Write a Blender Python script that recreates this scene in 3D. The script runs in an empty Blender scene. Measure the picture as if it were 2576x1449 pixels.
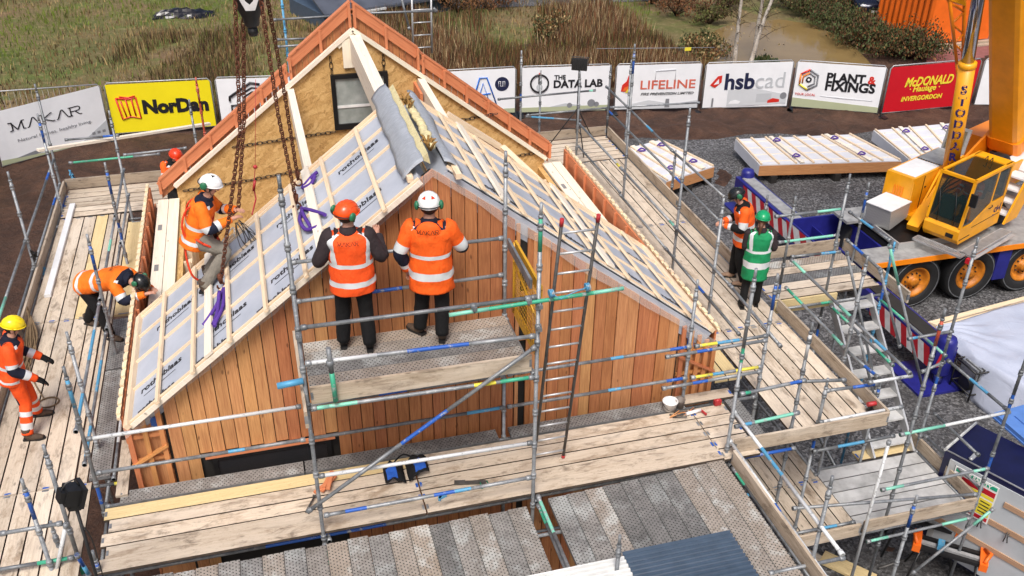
import bpy, math, random
from mathutils import Vector, Matrix
random.seed(7)
rnd = random.random
def U(a, b): return a + (b - a) * rnd()
sc = bpy.context.scene
col = sc.collection
R_ = math.radians

# ---------------------------------------------------------------- camera
F_PX, PITCH, YAW, ROLL = 2399.65, R_(30.7246), R_(15.723), R_(0.68335)
CAM = Vector((0, 0, 12.5))
FW = Vector((math.sin(YAW) * math.cos(PITCH), math.cos(YAW) * math.cos(PITCH), -math.sin(PITCH)))
_rt = Vector((math.cos(YAW), -math.sin(YAW), 0))
_up = _rt.cross(FW)
RT = math.cos(ROLL) * _rt + math.sin(ROLL) * _up
UP = -math.sin(ROLL) * _rt + math.cos(ROLL) * _up
cd = bpy.data.cameras.new('camera')
cd.sensor_width = 36.0
cd.lens = F_PX / 2576 * 36
cd.clip_start = 0.1
cd.clip_end = 2000
cam = bpy.data.objects.new('camera', cd)
m3 = Matrix((RT, UP, -FW)).transposed()
cam.matrix_world = Matrix.Translation(CAM) @ m3.to_4x4()
col.objects.link(cam)
sc.camera = cam
# ---------------------------------------------------------------- sky, sun, exposure
SUN_EL, SUN_AZ = R_(58), R_(200)      # azimuth clockwise from +Y; bright haze from behind left
w = bpy.data.worlds.new('World')
sc.world = w
w.use_nodes = True
wn = w.node_tree.nodes
bg = wn['Background']
sky = wn.new('ShaderNodeTexSky')
sky.sky_type = 'NISHITA'
sky.sun_disc = False
sky.sun_elevation = SUN_EL
sky.sun_rotation = SUN_AZ
sky.air_density = 0.8
sky.dust_density = 6.0
sky.ozone_density = 0.6
w.node_tree.links.new(sky.outputs['Color'], bg.inputs['Color'])
bg.inputs['Strength'].default_value = 0.115
sl = bpy.data.lights.new('sun', 'SUN')
sl.energy = 1.95
sl.angle = R_(20)
sl.color = (1.0, 0.98, 0.95)
so = bpy.data.objects.new('sun', sl)
sd = Vector((math.sin(SUN_AZ) * math.cos(SUN_EL), math.cos(SUN_AZ) * math.cos(SUN_EL), math.sin(SUN_EL)))
so.rotation_euler = (-sd).to_track_quat('-Z', 'Y').to_euler()
so.location = (0, 0, 60)
col.objects.link(so)
sc.view_settings.view_transform = 'Standard'
sc.view_settings.look = 'None'
sc.view_settings.gamma = 1
sc.view_settings.exposure = 0.42
sc.render.engine = 'CYCLES'

# ---------------------------------------------------------------- pixel -> place (2576 x 1449 picture units)
def ray(u, v): return FW + RT * ((u - 1288) / F_PX) - UP * ((v - 724.5) / F_PX)
def pz(u, v, z):
    d = ray(u, v); return CAM + d * ((z - CAM.z) / d.z)
def py(u, v, y):
    d = ray(u, v); return CAM + d * (y / d.y)
def px(u, v, x):
    d = ray(u, v); return CAM + d * (x / d.x)
def hz(x, y, u, v):
    """height of the point seen at (u, v) on the vertical through x, y"""
    d = ray(u, v); t = (d.x * x + d.y * y) / (d.x ** 2 + d.y ** 2); return CAM.z + d.z * t

# ---------------------------------------------------------------- mesh builder
V3 = Vector
def V(*a): return Vector(a)
def perp(d):
    a = V(0, 0, 1) if abs(d.z) < 0.9 else V(1, 0, 0)
    return d.cross(a).normalized()
class MB:
    def __init__(s): s.v = []; s.f = []; s.m = []; s.uv = []; s.sm = []
    def face(s, idx, mi=0, uv=None, sm=False):
        s.f.append(idx); s.m.append(mi); s.sm.append(sm)
        s.uv.append(uv if uv else [(0.0, 0.0)] * len(idx))
    def poly(s, pts, mi=0, uv=None, sm=False):
        b = len(s.v); s.v += [tuple(p) for p in pts]
        if uv is None:
            p0 = Vector(pts[0]); e = (Vector(pts[1]) - p0)
            if e.length < 1e-9: e = V(1, 0, 0)
            e.normalize(); n = e.cross(Vector(pts[-1]) - p0)
            if n.length < 1e-9: n = V(0, 0, 1)
            g = n.normalized().cross(e)
            uv = [((Vector(p) - p0).dot(e), (Vector(p) - p0).dot(g)) for p in pts]
        s.face(list(range(b, b + len(pts))), mi, uv, sm)
    def hexa(s, c, mi=0, L=None):
        """8 corners: 0-3 at start end (ccw), 4-7 at far end; UV u runs start->far"""
        b = len(s.v); s.v += [tuple(p) for p in c]
        c = [Vector(p) for p in c]
        o = U(0, 40); q = U(0, 40)
        L = (c[4] - c[0]).length if L is None else L
        for k in range(4):
            a, d = k, (k + 1) % 4
            wd = (c[d] - c[a]).length
            s.face([b + a, b + a + 4, b + d + 4, b + d], mi, [(o, q), (o + L, q), (o + L, q + wd), (o, q + wd)]); q += wd
        h = (c[1] - c[0]).length; g = (c[3] - c[0]).length
        s.face([b, b + 1, b + 2, b + 3], mi, [(o, q), (o + h * .3, q), (o + h * .3, q + g), (o, q + g)])
        s.face([b + 7, b + 6, b + 5, b + 4], mi, [(o, q), (o + h * .3, q), (o + h * .3, q + g), (o, q + g)])
    def beam(s, p0, p1, w, h, up=(0, 0, 1), mi=0):
        p0 = Vector(p0); p1 = Vector(p1); d = (p1 - p0).normalized(); up = Vector(up)
        r = d.cross(up)
        if r.length < 1e-6: r = perp(d)
        r.normalize(); n = r.cross(d)
        a = r * (w / 2); b = n * (h / 2)
        s.hexa([p0 - a - b, p0 + a - b, p0 + a + b, p0 - a + b, p1 - a - b, p1 + a - b, p1 + a + b, p1 - a + b], mi)
    def box(s, x0, x1, y0, y1, z0, z1, mi=0):
        dx, dy, dz = x1 - x0, y1 - y0, z1 - z0
        if dx >= dy and dx >= dz: s.beam(((x0), (y0 + y1) / 2, (z0 + z1) / 2), (x1, (y0 + y1) / 2, (z0 + z1) / 2), dy, dz, (0, 0, 1), mi)
        elif dy >= dz: s.beam(((x0 + x1) / 2, y0, (z0 + z1) / 2), ((x0 + x1) / 2, y1, (z0 + z1) / 2), dx, dz, (0, 0, 1), mi)
        else: s.beam(((x0 + x1) / 2, (y0 + y1) / 2, z0), ((x0 + x1) / 2, (y0 + y1) / 2, z1), dx, dy, (0, 1, 0), mi)
    def prism(s, poly, n, mi=0, mi_side=None):
        """polygon (3D points) extruded along vector n"""
        n = Vector(n); P = [Vector(p) for p in poly]; ms = mi if mi_side is None else mi_side
        s.poly(P[::-1], mi); s.poly([p + n for p in P], mi)
        for i in range(len(P)):
            a, b = P[i], P[(i + 1) % len(P)]
            s.poly([a, b, b + n, a + n], ms)
    def rings(s, rs, closed=True, mi=0, sm=True, cap0=True, cap1=True, mif=None, vlen=None):
        """list of rings (lists of points, same count)"""
        n = len(rs[0]); b = len(s.v)
        for r in rs: s.v += [tuple(p) for p in r]
        acc = 0.0
        for i in range(len(rs) - 1):
            st = (Vector(rs[i + 1][0]) - Vector(rs[i][0])).length
            for j in range(n if closed else n - 1):
                k = (j + 1) % n
                m = mif(i / (len(rs) - 1), j / n) if mif else mi
                s.face([b + i * n + j, b + i * n + k, b + (i + 1) * n + k, b + (i + 1) * n + j], m,
                       [(acc, j * .03), (acc, j * .03 + .03), (acc + st, j * .03 + .03), (acc + st, j * .03)], sm)
            acc += st
        e = len(rs) - 1
        if cap0: s.face([b + j for j in range(n)][::-1], mif(0, 0) if mif else mi, None, False)
        if cap1: s.face([b + e * n + j for j in range(n)], mif(1, 0) if mif else mi, None, False)
    def tube(s, p0, p1, r, n=8, mi=0, r1=None, caps=True):
        p0 = Vector(p0); p1 = Vector(p1); d = (p1 - p0)
        if d.length < 1e-6: return
        d.normalize(); a = perp(d); b = d.cross(a); r1 = r if r1 is None else r1
        cs = [(math.cos(2 * math.pi * i / n), math.sin(2 * math.pi * i / n)) for i in range(n)]
        s.rings([[p0 + (a * c + b * q) * r for c, q in cs], [p1 + (a * c + b * q) * r1 for c, q in cs]], True, mi, True, caps, caps)
    def path(s, pts, r, n=6, mi=0, caps=True):
        pts = [Vector(p) for p in pts]; rs = []; a = None
        for i, p in enumerate(pts):
            d = (pts[min(i + 1, len(pts) - 1)] - pts[max(i - 1, 0)])
            d = d.normalized() if d.length > 1e-9 else V(0, 0, 1)
            if a is None: a = perp(d)
            a = a - d * a.dot(d)
            a = a.normalized() if a.length > 1e-6 else perp(d)
            b = d.cross(a); rr = r[i] if isinstance(r, (list, tuple)) else r
            rs.append([p + (a * math.cos(2 * math.pi * k / n) + b * math.sin(2 * math.pi * k / n)) * rr for k in range(n)])
        s.rings(rs, True, mi, True, caps, caps)
    def lathe(s, prof, o=(0, 0, 0), ax=(0, 0, 1), n=20, mi=0, mif=None, cap=True):
        """profile [(radius, along axis)]"""
        o = Vector(o); d = Vector(ax).normalized(); a = perp(d); b = d.cross(a)
        s.rings([[o + d * h + (a * math.cos(2 * math.pi * k / n) + b * math.sin(2 * math.pi * k / n)) * max(r, 1e-4) for k in range(n)] for r, h in prof],
                True, mi, True, cap, cap, mif)
    def ell(s, c, rx, ry, rz, M=None, nu=14, nv=9, mi=0, v0=0.0, v1=1.0, mif=None):
        """ellipsoid (or a dome of one: v from 0 top to 1 bottom); M: 3x3 axes"""
        c = Vector(c); rs = []
        for i in range(nv + 1):
            t = math.pi * (v0 + (v1 - v0) * i / nv)
            ring = []
            for k in range(nu):
                f = 2 * math.pi * k / nu
                p = V(rx * math.sin(t) * math.cos(f), ry * math.sin(t) * math.sin(f), rz * math.cos(t))
                if t < 1e-5 or math.pi - t < 1e-5: p = V(rx * 1e-3 * math.cos(f), ry * 1e-3 * math.sin(f), rz * math.cos(t))
                ring.append(c + (M @ p if M else p))
            rs.append(ring[::-1])
        s.rings(rs, True, mi, True, v0 > 0.001, True, mif)
    def add(s, o, M=None, off=(0, 0, 0)):
        b = len(s.v); off = Vector(off)
        s.v += [tuple((M @ Vector(p) if M else Vector(p)) + off) for p in o.v]
        for f, m, u, q in zip(o.f, o.m, o.uv, o.sm):
            s.f.append([i + b for i in f]); s.m.append(m); s.uv.append(u); s.sm.append(q)

def mesh_of(name, mb, mats, shift=None):
    me = bpy.data.meshes.new(name)
    vs = mb.v if shift is None else [(p[0] - shift.x, p[1] - shift.y, p[2] - shift.z) for p in mb.v]
    me.from_pydata(vs, [], mb.f)
    mats = mats if isinstance(mats, (list, tuple)) else [mats]
    for m in mats: me.materials.append(m)
    me.polygons.foreach_set('material_index', [min(i, len(mats) - 1) for i in mb.m])
    me.polygons.foreach_set('use_smooth', mb.sm)
    uvl = me.uv_layers.new(name='uv')
    flat = []
    for u in mb.uv:
        for a in u: flat += [a[0], a[1]]
    uvl.data.foreach_set('uv', flat)
    me.validate(); me.update()
    return me
WLOC = {}
def tag(o, label, cat, group=None, kind=None):
    if label: o['label'] = label
    if cat: o['category'] = cat
    if group: o['group'] = group
    if kind: o['kind'] = kind
    return o
def thing(name, label, cat, loc=(0, 0, 0), group=None, rotz=0.0):
    o = bpy.data.objects.new(name, None); col.objects.link(o)
    o.empty_display_size = 0.1
    o.location = loc; o.rotation_euler = (0, 0, rotz)
    WLOC[o.name] = Vector(loc)
    return tag(o, label, cat, group)
def part(parent, name, mb, mats, label=None, local=False):
    """a part (or sub-part); vertices in world coordinates unless local"""
    sh = Vector((0, 0, 0)) if local else WLOC[parent.name]
    if local and WLOC.get(parent.name) is None: WLOC[parent.name] = Vector((0, 0, 0))
    o = bpy.data.objects.new(name, mesh_of(name, mb, mats, None if local else sh))
    col.objects.link(o); o.parent = parent
    WLOC[o.name] = sh
    if label: o['label'] = label
    return o
def solo(name, mb, mats, label, cat, group=None, kind=None, origin=None):
    if origin is None:
        xs = [p[0] for p in mb.v]; ys = [p[1] for p in mb.v]; zs = [p[2] for p in mb.v]
        origin = ((min(xs) + max(xs)) / 2, (min(ys) + max(ys)) / 2, min(zs))
    sh = Vector(origin)
    o = bpy.data.objects.new(name, mesh_of(name, mb, mats, sh)); o.location = sh
    col.objects.link(o); WLOC[o.name] = sh
    return tag(o, label, cat, group, kind)
def dup(root, loc, rotz=None, label=None, group=None):
    r = root.copy(); col.objects.link(r); r.location = loc
    if rotz is not None: r.rotation_euler = (0, 0, rotz)
    if label: r['label'] = label
    if group: r['group'] = group
    for ch in list(root.children):
        c = ch.copy(); col.objects.link(c); c.parent = r
        for g in list(ch.children):
            d = g.copy(); col.objects.link(d); d.parent = c
    return r

# ---------------------------------------------------------------- lettering
def text_mb(s, size=1.0, bold=0.0, shear=0.0, align='CENTER', depth=0.004, space=1.0):
    """flat lettering in local x (right), y (up), z (out) with a little thickness"""
    c = bpy.data.curves.new('lettering', 'FONT'); c.body = s; c.size = size; c.offset = bold; c.shear = shear
    c.align_x = align; c.align_y = 'CENTER'; c.extrude = depth / 2; c.resolution_u = 3; c.space_character = space
    o = bpy.data.objects.new('lettering', c); col.objects.link(o)
    dg = bpy.context.evaluated_depsgraph_get(); dg.update()
    me = bpy.data.meshes.new_from_object(o.evaluated_get(dg))
    mb = MB(); mb.v = [tuple(v.co) for v in me.vertices]
    for p in me.polygons: mb.face(list(p.vertices))
    bpy.data.objects.remove(o); bpy.data.curves.remove(c); bpy.data.meshes.remove(me)
    return mb
def place(mb, o, right, up, mi=None, fit=None):
    """lettering placed at o with its x along right, y along up"""
    r = Vector(right).normalized(); n = r.cross(Vector(up)).normalized(); u = n.cross(r)
    M = Matrix((r, u, n)).transposed(); out = MB()
    sx = sy = 1.0
    if fit:
        xs = [p[0] for p in mb.v]; ys = [p[1] for p in mb.v]
        sx = fit[0] / max(max(xs) - min(xs), 1e-6) if fit[0] else 1.0
        sy = fit[1] / max(max(ys) - min(ys), 1e-6) if len(fit) > 1 and fit[1] else sx
        if not fit[0]: sx = sy
        cx = (max(xs) + min(xs)) / 2; cy = (max(ys) + min(ys)) / 2
        mb.v = [((p[0] - cx) * sx, (p[1] - cy) * sy, p[2]) for p in mb.v]
    out.add(mb, M, o)
    if mi is not None: out.m = [mi] * len(out.m)
    return out

# ---------------------------------------------------------------- materials
class NT:
    def __init__(s, name):
        s.mat = bpy.data.materials.new(name); s.mat.use_nodes = True
        s.t = s.mat.node_tree; s.n = s.t.nodes; s.p = s.n['Principled BSDF']
    def new(s, t, **k):
        n = s.n.new(t)
        for a, b in k.items(): setattr(n, a, b)
        return n
    def link(s, a, b): s.t.links.new(a, b)
    def coord(s, kind, scale=(1, 1, 1), rand=True):
        tc = s.new('ShaderNodeTexCoord'); mp = s.new('ShaderNodeMapping')
        mp.inputs['Scale'].default_value = scale
        s.link(tc.outputs[kind], mp.inputs['Vector'])
        if rand:
            oi = s.new('ShaderNodeObjectInfo'); ml = s.new('ShaderNodeMath', operation='MULTIPLY'); ml.inputs[1].default_value = 37.0
            s.link(oi.outputs['Random'], ml.inputs[0]); s.link(ml.outputs[0], mp.inputs['Location'])
        return mp.outputs['Vector']
    def noise(s, vec, scale, detail=5, rough=.6, dist=0.0):
        n = s.new('ShaderNodeTexNoise'); n.inputs['Scale'].default_value = scale; n.inputs['Detail'].default_value = detail
        n.inputs['Roughness'].default_value = rough; n.inputs['Distortion'].default_value = dist
        s.link(vec, n.inputs['Vector']); return n.outputs['Fac']
    def ramp(s, fac, stops):
        r = s.new('ShaderNodeValToRGB'); e = r.color_ramp.elements
        while len(e) < len(stops): e.new(0.5)
        for i, (p, c) in enumerate(stops):
            e[i].position = p; e[i].color = (c[0], c[1], c[2], 1) if hasattr(c, '__len__') else (c, c, c, 1)
        s.link(fac, r.inputs['Fac']); return r.outputs['Color']
    def mix(s, fac, a, b, mode='MIX'):
        m = s.new('ShaderNodeMix', data_type='RGBA', blend_type=mode)
        for sock, v in ((m.inputs[0], fac), (m.inputs[6], a), (m.inputs[7], b)):
            if hasattr(v, 'is_output'): s.link(v, sock)
            elif hasattr(v, '__len__'): sock.default_value = (v[0], v[1], v[2], 1)
            else: sock.default_value = v
        return m.outputs[2]
    def math(s, op, a, b=0.0):
        m = s.new('ShaderNodeMath', operation=op)
        for i, v in enumerate((a, b)):
            if hasattr(v, 'is_output'): s.link(v, m.inputs[i])
            else: m.inputs[i].default_value = v
        return m.outputs[0]
    def vary(s, color, obj=0.0, isl=0.0, hue=0.0):
        h = s.new('ShaderNodeHueSaturation')
        if hasattr(color, 'is_output'): s.link(color, h.inputs['Color'])
        else: h.inputs['Color'].default_value = (color[0], color[1], color[2], 1)
        v = 1.0
        if obj:
            oi = s.new('ShaderNodeObjectInfo'); v = s.math('MULTIPLY_ADD', oi.outputs['Random'], obj); s.n[-1].inputs[2].default_value = 1 - obj / 2
        if isl:
            g = s.new('ShaderNodeNewGeometry'); q = s.math('MULTIPLY_ADD', g.outputs['Random Per Island'], isl); s.n[-1].inputs[2].default_value = 1 - isl / 2
            v = q if not hasattr(v, 'is_output') else s.math('MULTIPLY', v, q)
            if hue:
                hq = s.math('MULTIPLY_ADD', s.math('FRACT', s.math('MULTIPLY', g.outputs['Random Per Island'], 7.13)), hue)
                s.n[-1].inputs[2].default_value = .5 - hue / 2
                s.link(hq, h.inputs['Hue'])
        if hasattr(v, 'is_output'): s.link(v, h.inputs['Value'])
        return h.outputs['Color']
    def bump(s, h, strength=.3, dist=.01):
        b = s.new('ShaderNodeBump'); b.inputs['Strength'].default_value = strength; b.inputs['Distance'].default_value = dist
        s.link(h, b.inputs['Height']); s.link(b.outputs['Normal'], s.p.inputs['Normal'])
    def out(s, color, rough=.6, metal=0.0, spec=.5):
        if hasattr(color, 'is_output'): s.link(color, s.p.inputs['Base Color'])
        else: s.p.inputs['Base Color'].default_value = (color[0], color[1], color[2], 1)
        if hasattr(rough, 'is_output'): s.link(rough, s.p.inputs['Roughness'])
        else: s.p.inputs['Roughness'].default_value = rough
        s.p.inputs['Metallic'].default_value = metal
        s.p.inputs['Specular IOR Level'].default_value = spec
        return s.mat

def m_plain(name, c, rough=.6, metal=0.0, var=.12, scale=6, bump=0.0, obj=0.0, isl=0.0, kind='Object', spec=.5):
    n = NT(name); v = n.coord(kind); f = n.noise(v, scale)
    c2 = tuple(x * (1 - var * 2) for x in c)
    cc = n.ramp(f, [(.3, c2), (.62, c)])
    if obj or isl: cc = n.vary(cc, obj, isl)
    if bump: n.bump(f, bump)
    return n.out(cc, rough, metal, spec)
def m_wood(name, c1, c2, obj=.15, isl=.25, stain=None, knots=True, rough=.75, gs=1.0, hue=0.03, st=(.52, .66), grime=False):
    """sawn timber: grain along UV u"""
    n = NT(name)
    v = n.coord('UV', (1.2 * gs, 22 * gs, 1)); g = n.noise(v, 2.2, 6, .65, .6)
    cc = n.ramp(g, [(.28, c1), (.7, c2)])
    v2 = n.coord('UV', (1.0, 2.4, 1))
    if knots:
        k = n.new('ShaderNodeTexVoronoi', feature='F1'); k.inputs['Scale'].default_value = 2.6
        n.link(v2, k.inputs['Vector'])
        kf = n.ramp(k.outputs['Distance'], [(.05, 1.0), (.115, 0.0)])
        cc = n.mix(n.math('MULTIPLY', kf, .75), cc, tuple(x * .35 for x in c1))
    if stain:
        s1 = n.noise(v2, 1.7, 7, .72, .4); sf = n.ramp(s1, [(st[0], 0.0), (st[1], 1.0)])
        cc = n.mix(n.math('MULTIPLY', sf, .8), cc, stain)
        s3 = n.noise(v2, 26, 3, .6); cc = n.mix(n.math('MULTIPLY', n.ramp(s3, [(.6, 0.0), (.68, 1.0)]), .35), cc, tuple(x * .6 for x in stain))
    if grime:
        g1 = n.noise(n.coord('UV', (1.7, 4.5, 1)), 1.5, 8, .74, .5); cc = n.mix(n.math('MULTIPLY', n.ramp(g1, [(.525, 0.0), (.65, 1.0)]), .72), cc, (.115, .083, .058))
        g2 = n.noise(n.coord('UV', (.5, 3, 1)), 1.1, 5, .6); cc = n.mix(n.math('MULTIPLY', n.ramp(g2, [(.5, 0.0), (.7, 1.0)]), .55), cc, (.64, .57, .48))
    cc = n.vary(cc, obj, isl, hue)
    n.bump(g, .25, .004)
    return n.out(cc, rough)

C_WHITE = (.78, .78, .77)
M = {}
M['galv'] = None
def _galv():
    n = NT('galvanised_steel'); v = n.coord('Object'); f = n.noise(v, 5, 6, .7); g = n.noise(v, 38, 3, .6)
    c = n.ramp(f, [(.3, (.12, .13, .14)), (.52, (.23, .245, .26)), (.72, (.36, .375, .385))])
    c = n.mix(n.math('MULTIPLY', n.ramp(g, [(.62, 0.0), (.7, 1.0)]), .5), c, (.62, .62, .6))
    c = n.mix(n.math('MULTIPLY', n.ramp(g, [(.28, 1.0), (.36, 0.0)]), .45), c, (.12, .09, .07))
    c = n.vary(c, .5)
    return n.out(c, .48, .35)
M['galv'] = _galv()
def m_chip(name, c, under=(.34, .35, .36), amt=.56):
    n = NT(name); v = n.coord('Object'); f = n.noise(v, 11, 6, .75)
    return n.out(n.mix(n.ramp(f, [(amt, 0.0), (amt + .07, 1.0)]), c, under), .5, .1)
M['tblue'] = m_chip('blue_tube_paint', (.02, .10, .42))
M['tlblue'] = m_chip('light_blue_tube_paint', (.08, .30, .50))
M['tgreen'] = m_chip('green_tube_paint', (.05, .36, .22))
M['taqua'] = m_chip('pale_green_tube_paint', (.20, .55, .42))
M['tyellow'] = m_chip('yellow_tube_paint', (.72, .62, .06))
M['tred'] = m_chip('red_tube_paint', (.45, .08, .045), (.36, .2, .16))
M['twhite'] = m_chip('white_tube_paint', (.62, .64, .65))
TUBE = [M[k] for k in ('galv', 'tblue', 'tlblue', 'tgreen', 'taqua', 'tyellow', 'tred', 'twhite')]
M['board'] = m_wood('weathered_scaffold_timber', (.46, .375, .285), (.625, .535, .425), .30, .0, (.255, .18, .115), True, grime=True, hue=.0)
M['boardy'] = m_wood('yellow_scaffold_timber', (.56, .42, .20), (.72, .58, .32), .15, .0, (.33, .22, .12), True, st=(.6, .72))
M['toe'] = m_wood('toe_board_timber', (.30, .235, .17), (.48, .395, .30), .35, 0, (.19, .14, .09), True, st=(.58, .72), grime=True)
M['edge'] = m_plain('gap_shaded_board_edge', (.085, .062, .045), .85, 0, .3, 6)  # board sides darkened to paint shade into the gaps between boards
M['larch'] = m_wood('fresh_larch_boards', (.30, .098, .036), (.53, .22, .088), .0, .2, None, True, .6, 1.0, .012)
M['larch2'] = m_wood('pale_larch_boards', (.38, .155, .060), (.63, .325, .135), .0, .2, None, True, .6, 1.0, .012)
M['trim'] = m_wood('orange_larch_trim', (.49, .175, .062), (.64, .275, .11), .0, .22, None, True, .6)
M['spruce'] = m_wood('pale_spruce_timber', (.66, .50, .30), (.82, .70, .50), .05, .2, None, True, .65)
M['sprucew'] = m_wood('planed_white_timber', (.72, .64, .50), (.86, .80, .68), .05, .12, None, True, .6)
def _osb():
    n = NT('strand_board'); v = n.coord('UV', (1, 1, 1), False)
    nz = n.new('ShaderNodeTexNoise'); nz.inputs['Scale'].default_value = 9; n.link(v, nz.inputs['Vector'])
    m2 = n.new('ShaderNodeMapping'); m2.inputs['Scale'].default_value = (7, 26, 1); m2.inputs['Rotation'].default_value = (0, 0, .5)
    wv = n.mix(.12, v, nz.outputs['Color']); n.link(wv, m2.inputs['Vector'])
    k = n.new('ShaderNodeTexVoronoi'); k.inputs['Scale'].default_value = 1.0; n.link(m2.outputs[0], k.inputs['Vector'])
    m4 = n.new('ShaderNodeMapping'); m4.inputs['Scale'].default_value = (24, 6, 1); m4.inputs['Rotation'].default_value = (0, 0, -.3); n.link(wv, m4.inputs['Vector'])
    k2 = n.new('ShaderNodeTexVoronoi'); n.link(m4.outputs[0], k2.inputs['Vector'])
    bw = n.new('ShaderNodeSeparateColor'); n.link(k.outputs['Color'], bw.inputs[0])
    bw2 = n.new('ShaderNodeSeparateColor'); n.link(k2.outputs['Color'], bw2.inputs[0])
    f = n.math('ADD', n.math('MULTIPLY', bw.outputs[0], .6), n.math('MULTIPLY', bw2.outputs[0], .4))
    c = n.ramp(f, [(.08, (.36, .20, .065)), (.3, (.52, .31, .11)), (.65, (.60, .375, .145)), (.95, (.70, .475, .21))])
    c = n.vary(c, 0, .12); n.bump(f, .2, .003)
    return n.out(c, .7)
M['osb'] = _osb()
def _steelplank():
    n = NT('perforated_steel_plank'); tc = n.coord('UV', (1, 1, 1), False)
    # round holes on a grid, staggered rows
    sx = n.new('ShaderNodeSeparateXYZ'); n.link(tc, sx.inputs[0])
    a = n.math('MULTIPLY', sx.outputs[0], 1 / .052); b = n.math('MULTIPLY', sx.outputs[1], 1 / .036)
    row = n.math('FLOOR', b); sh = n.math('MULTIPLY', n.math('MODULO', n.math('ABSOLUTE', row), 2.0), .5)
    fa = n.math('SUBTRACT', n.math('FRACT', n.math('ADD', a, sh)), .5); fb = n.math('SUBTRACT', n.math('FRACT', b), .5)
    d = n.math('SQRT', n.math('ADD', n.math('MULTIPLY', n.math('MULTIPLY', fa, fa), 2.1), n.math('MULTIPLY', fb, fb)))
    hole = n.ramp(d, [(.20, 1.0), (.27, 0.0)])
    v = n.coord('UV', (1, 1, 1)); f = n.noise(v, 3.5, 8, .75); g = n.noise(v, 17, 6, .75)
    c = n.ramp(f, [(.3, (.15, .15, .148)), (.5, (.26, .257, .25)), (.7, (.36, .352, .34))])
    c = n.mix(n.math('MULTIPLY', n.ramp(g, [(.51, 0.0), (.62, 1.0)]), .55), c, (.075, .075, .075))
    oi = n.new('ShaderNodeObjectInfo')
    c = n.mix(n.math('MULTIPLY', n.ramp(oi.outputs['Random'], [(.3, 0.0), (1., 1.0)]), .6), c, (.30, .22, .145))
    w3 = n.noise(v, 2.3, 7, .7)
    c = n.mix(n.math('MULTIPLY', n.ramp(w3, [(.52, 0.0), (.63, 1.0)]), .5), c, (.56, .60, .59))
    c = n.vary(c, .65)
    c = n.mix(hole, c, (.012, .012, .012))
    return n.out(c, .6, .15)
M['plank'] = _steelplank()
M['planks'] = m_plain('steel_plank_side', (.30, .30, .30), .5, .4, .2, 8, obj=.4)
def _gravel():
    n = NT('dark_gravel'); v = n.coord('Object', (1, 1, 1), False)
    k = n.new('ShaderNodeTexVoronoi'); k.inputs['Scale'].default_value = 22; n.link(v, k.inputs['Vector'])
    bw = n.new('ShaderNodeSeparateColor'); n.link(k.outputs['Color'], bw.inputs[0])
    c = n.ramp(bw.outputs[0], [(.1, (.03, .03, .032)), (.5, (.085, .085, .09)), (.8, (.16, .16, .165)), (1., (.23, .23, .235))])
    f = n.noise(v, .5, 6, .65); c = n.mix(n.ramp(f, [(.38, 0.6), (.6, 0.0)]), c, (.04, .037, .035))
    n.bump(k.outputs['Distance'], .7, .03)
    return n.out(c, .8)
M['gravel'] = _gravel()
def _soil():
    n = NT('red_brown_soil'); v = n.coord('Object', (1, 1, 1), False)
    f = n.noise(v, .9, 9, .72, .5); g = n.noise(v, 7, 6, .7)
    c = n.ramp(f, [(.3, (.028, .012, .007)), (.5, (.076, .034, .019)), (.7, (.145, .072, .043))])
    c = n.mix(n.ramp(g, [(.55, 0.0), (.75, .55)]), c, (.16, .10, .075))
    n.bump(g, 1.0, .2)
    return n.out(c, .9)
M['soil'] = _soil()
def _field():
    n = NT('rough_pasture'); v = n.coord('Object', (1, 1, 1), False)
    f = n.noise(v, .16, 7, .65, .8); g = n.noise(v, 2.6, 7, .75); h = n.noise(v, .55, 5, .7)
    c = n.ramp(f, [(.36, (.095, .12, .022)), (.5, (.165, .13, .05)), (.62, (.20, .13, .065))])
    c = n.mix(n.ramp(h, [(.5, 0.0), (.62, .7)]), c, (.115, .165, .025))
    c = n.mix(n.ramp(g, [(.52, 0.0), (.7, .75)]), c, (.36, .275, .15))
    c = n.mix(n.ramp(g, [(.3, .7), (.43, 0.0)]), c, (.045, .05, .018))
    n.bump(g, .9, .25)
    return n.out(c, .9)
M['field'] = _field()
M['stamp'] = m_plain('faded_stamp_ink', (.25, .25, .25))
M['black'] = m_plain('black_plastic', (.012, .012, .013), .45, 0, .2)
M['dark'] = m_plain('dark_void_lining', (.02, .018, .016), .8)
M['white'] = m_plain('white_sheet', C_WHITE, .55, 0, .06)
M['alu'] = m_plain('aluminium', (.55, .56, .57), .4, .5, .12)
# ================================================================ ground
def sheet(name, pts, z, mat, label=None):
    mb = MB(); mb.poly([(x, y, z) for x, y in pts], 0, [(x, y) for x, y in pts])
    o = solo(name, mb, mat, None, None, None, 'structure', (0, 0, 0)); return o
sheet('field_ground', [(-320, -120), (420, -120), (420, 520), (-320, 520)], 0.0, M['field'])
def grid_sheet(name, x0, x1, y0, y1, st, hf, mat):
    mb = MB(); nx = int((x1 - x0) / st); ny = int((y1 - y0) / st)
    for j in range(ny + 1):
        for i in range(nx + 1):
            x = x0 + i * st; y = y0 + j * st; mb.v.append((x, y, hf(x, y)))
    for j in range(ny):
        for i in range(nx):
            a = j * (nx + 1) + i; mb.face([a, a + 1, a + nx + 2, a + nx + 1], 0, None, True)
    return solo(name, mb, mat, None, None, None, 'structure', (0, 0, 0))
from mathutils import noise as mn
def lump(x, y):
    e = min(1, max(0, (34.6 + .6 * math.sin(x * .4) - y) / 1.5))
    return .01 + max(0, e * (.13 + .14 * mn.noise((x * .7, y * .7, 0)) + .12 * mn.noise((x * 2.1, y * 2.1, 3))))
grid_sheet('bare_soil', -30, 44, 2, 36, .22, lump, M['soil'])
gp = [(4.5, -4)]
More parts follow.
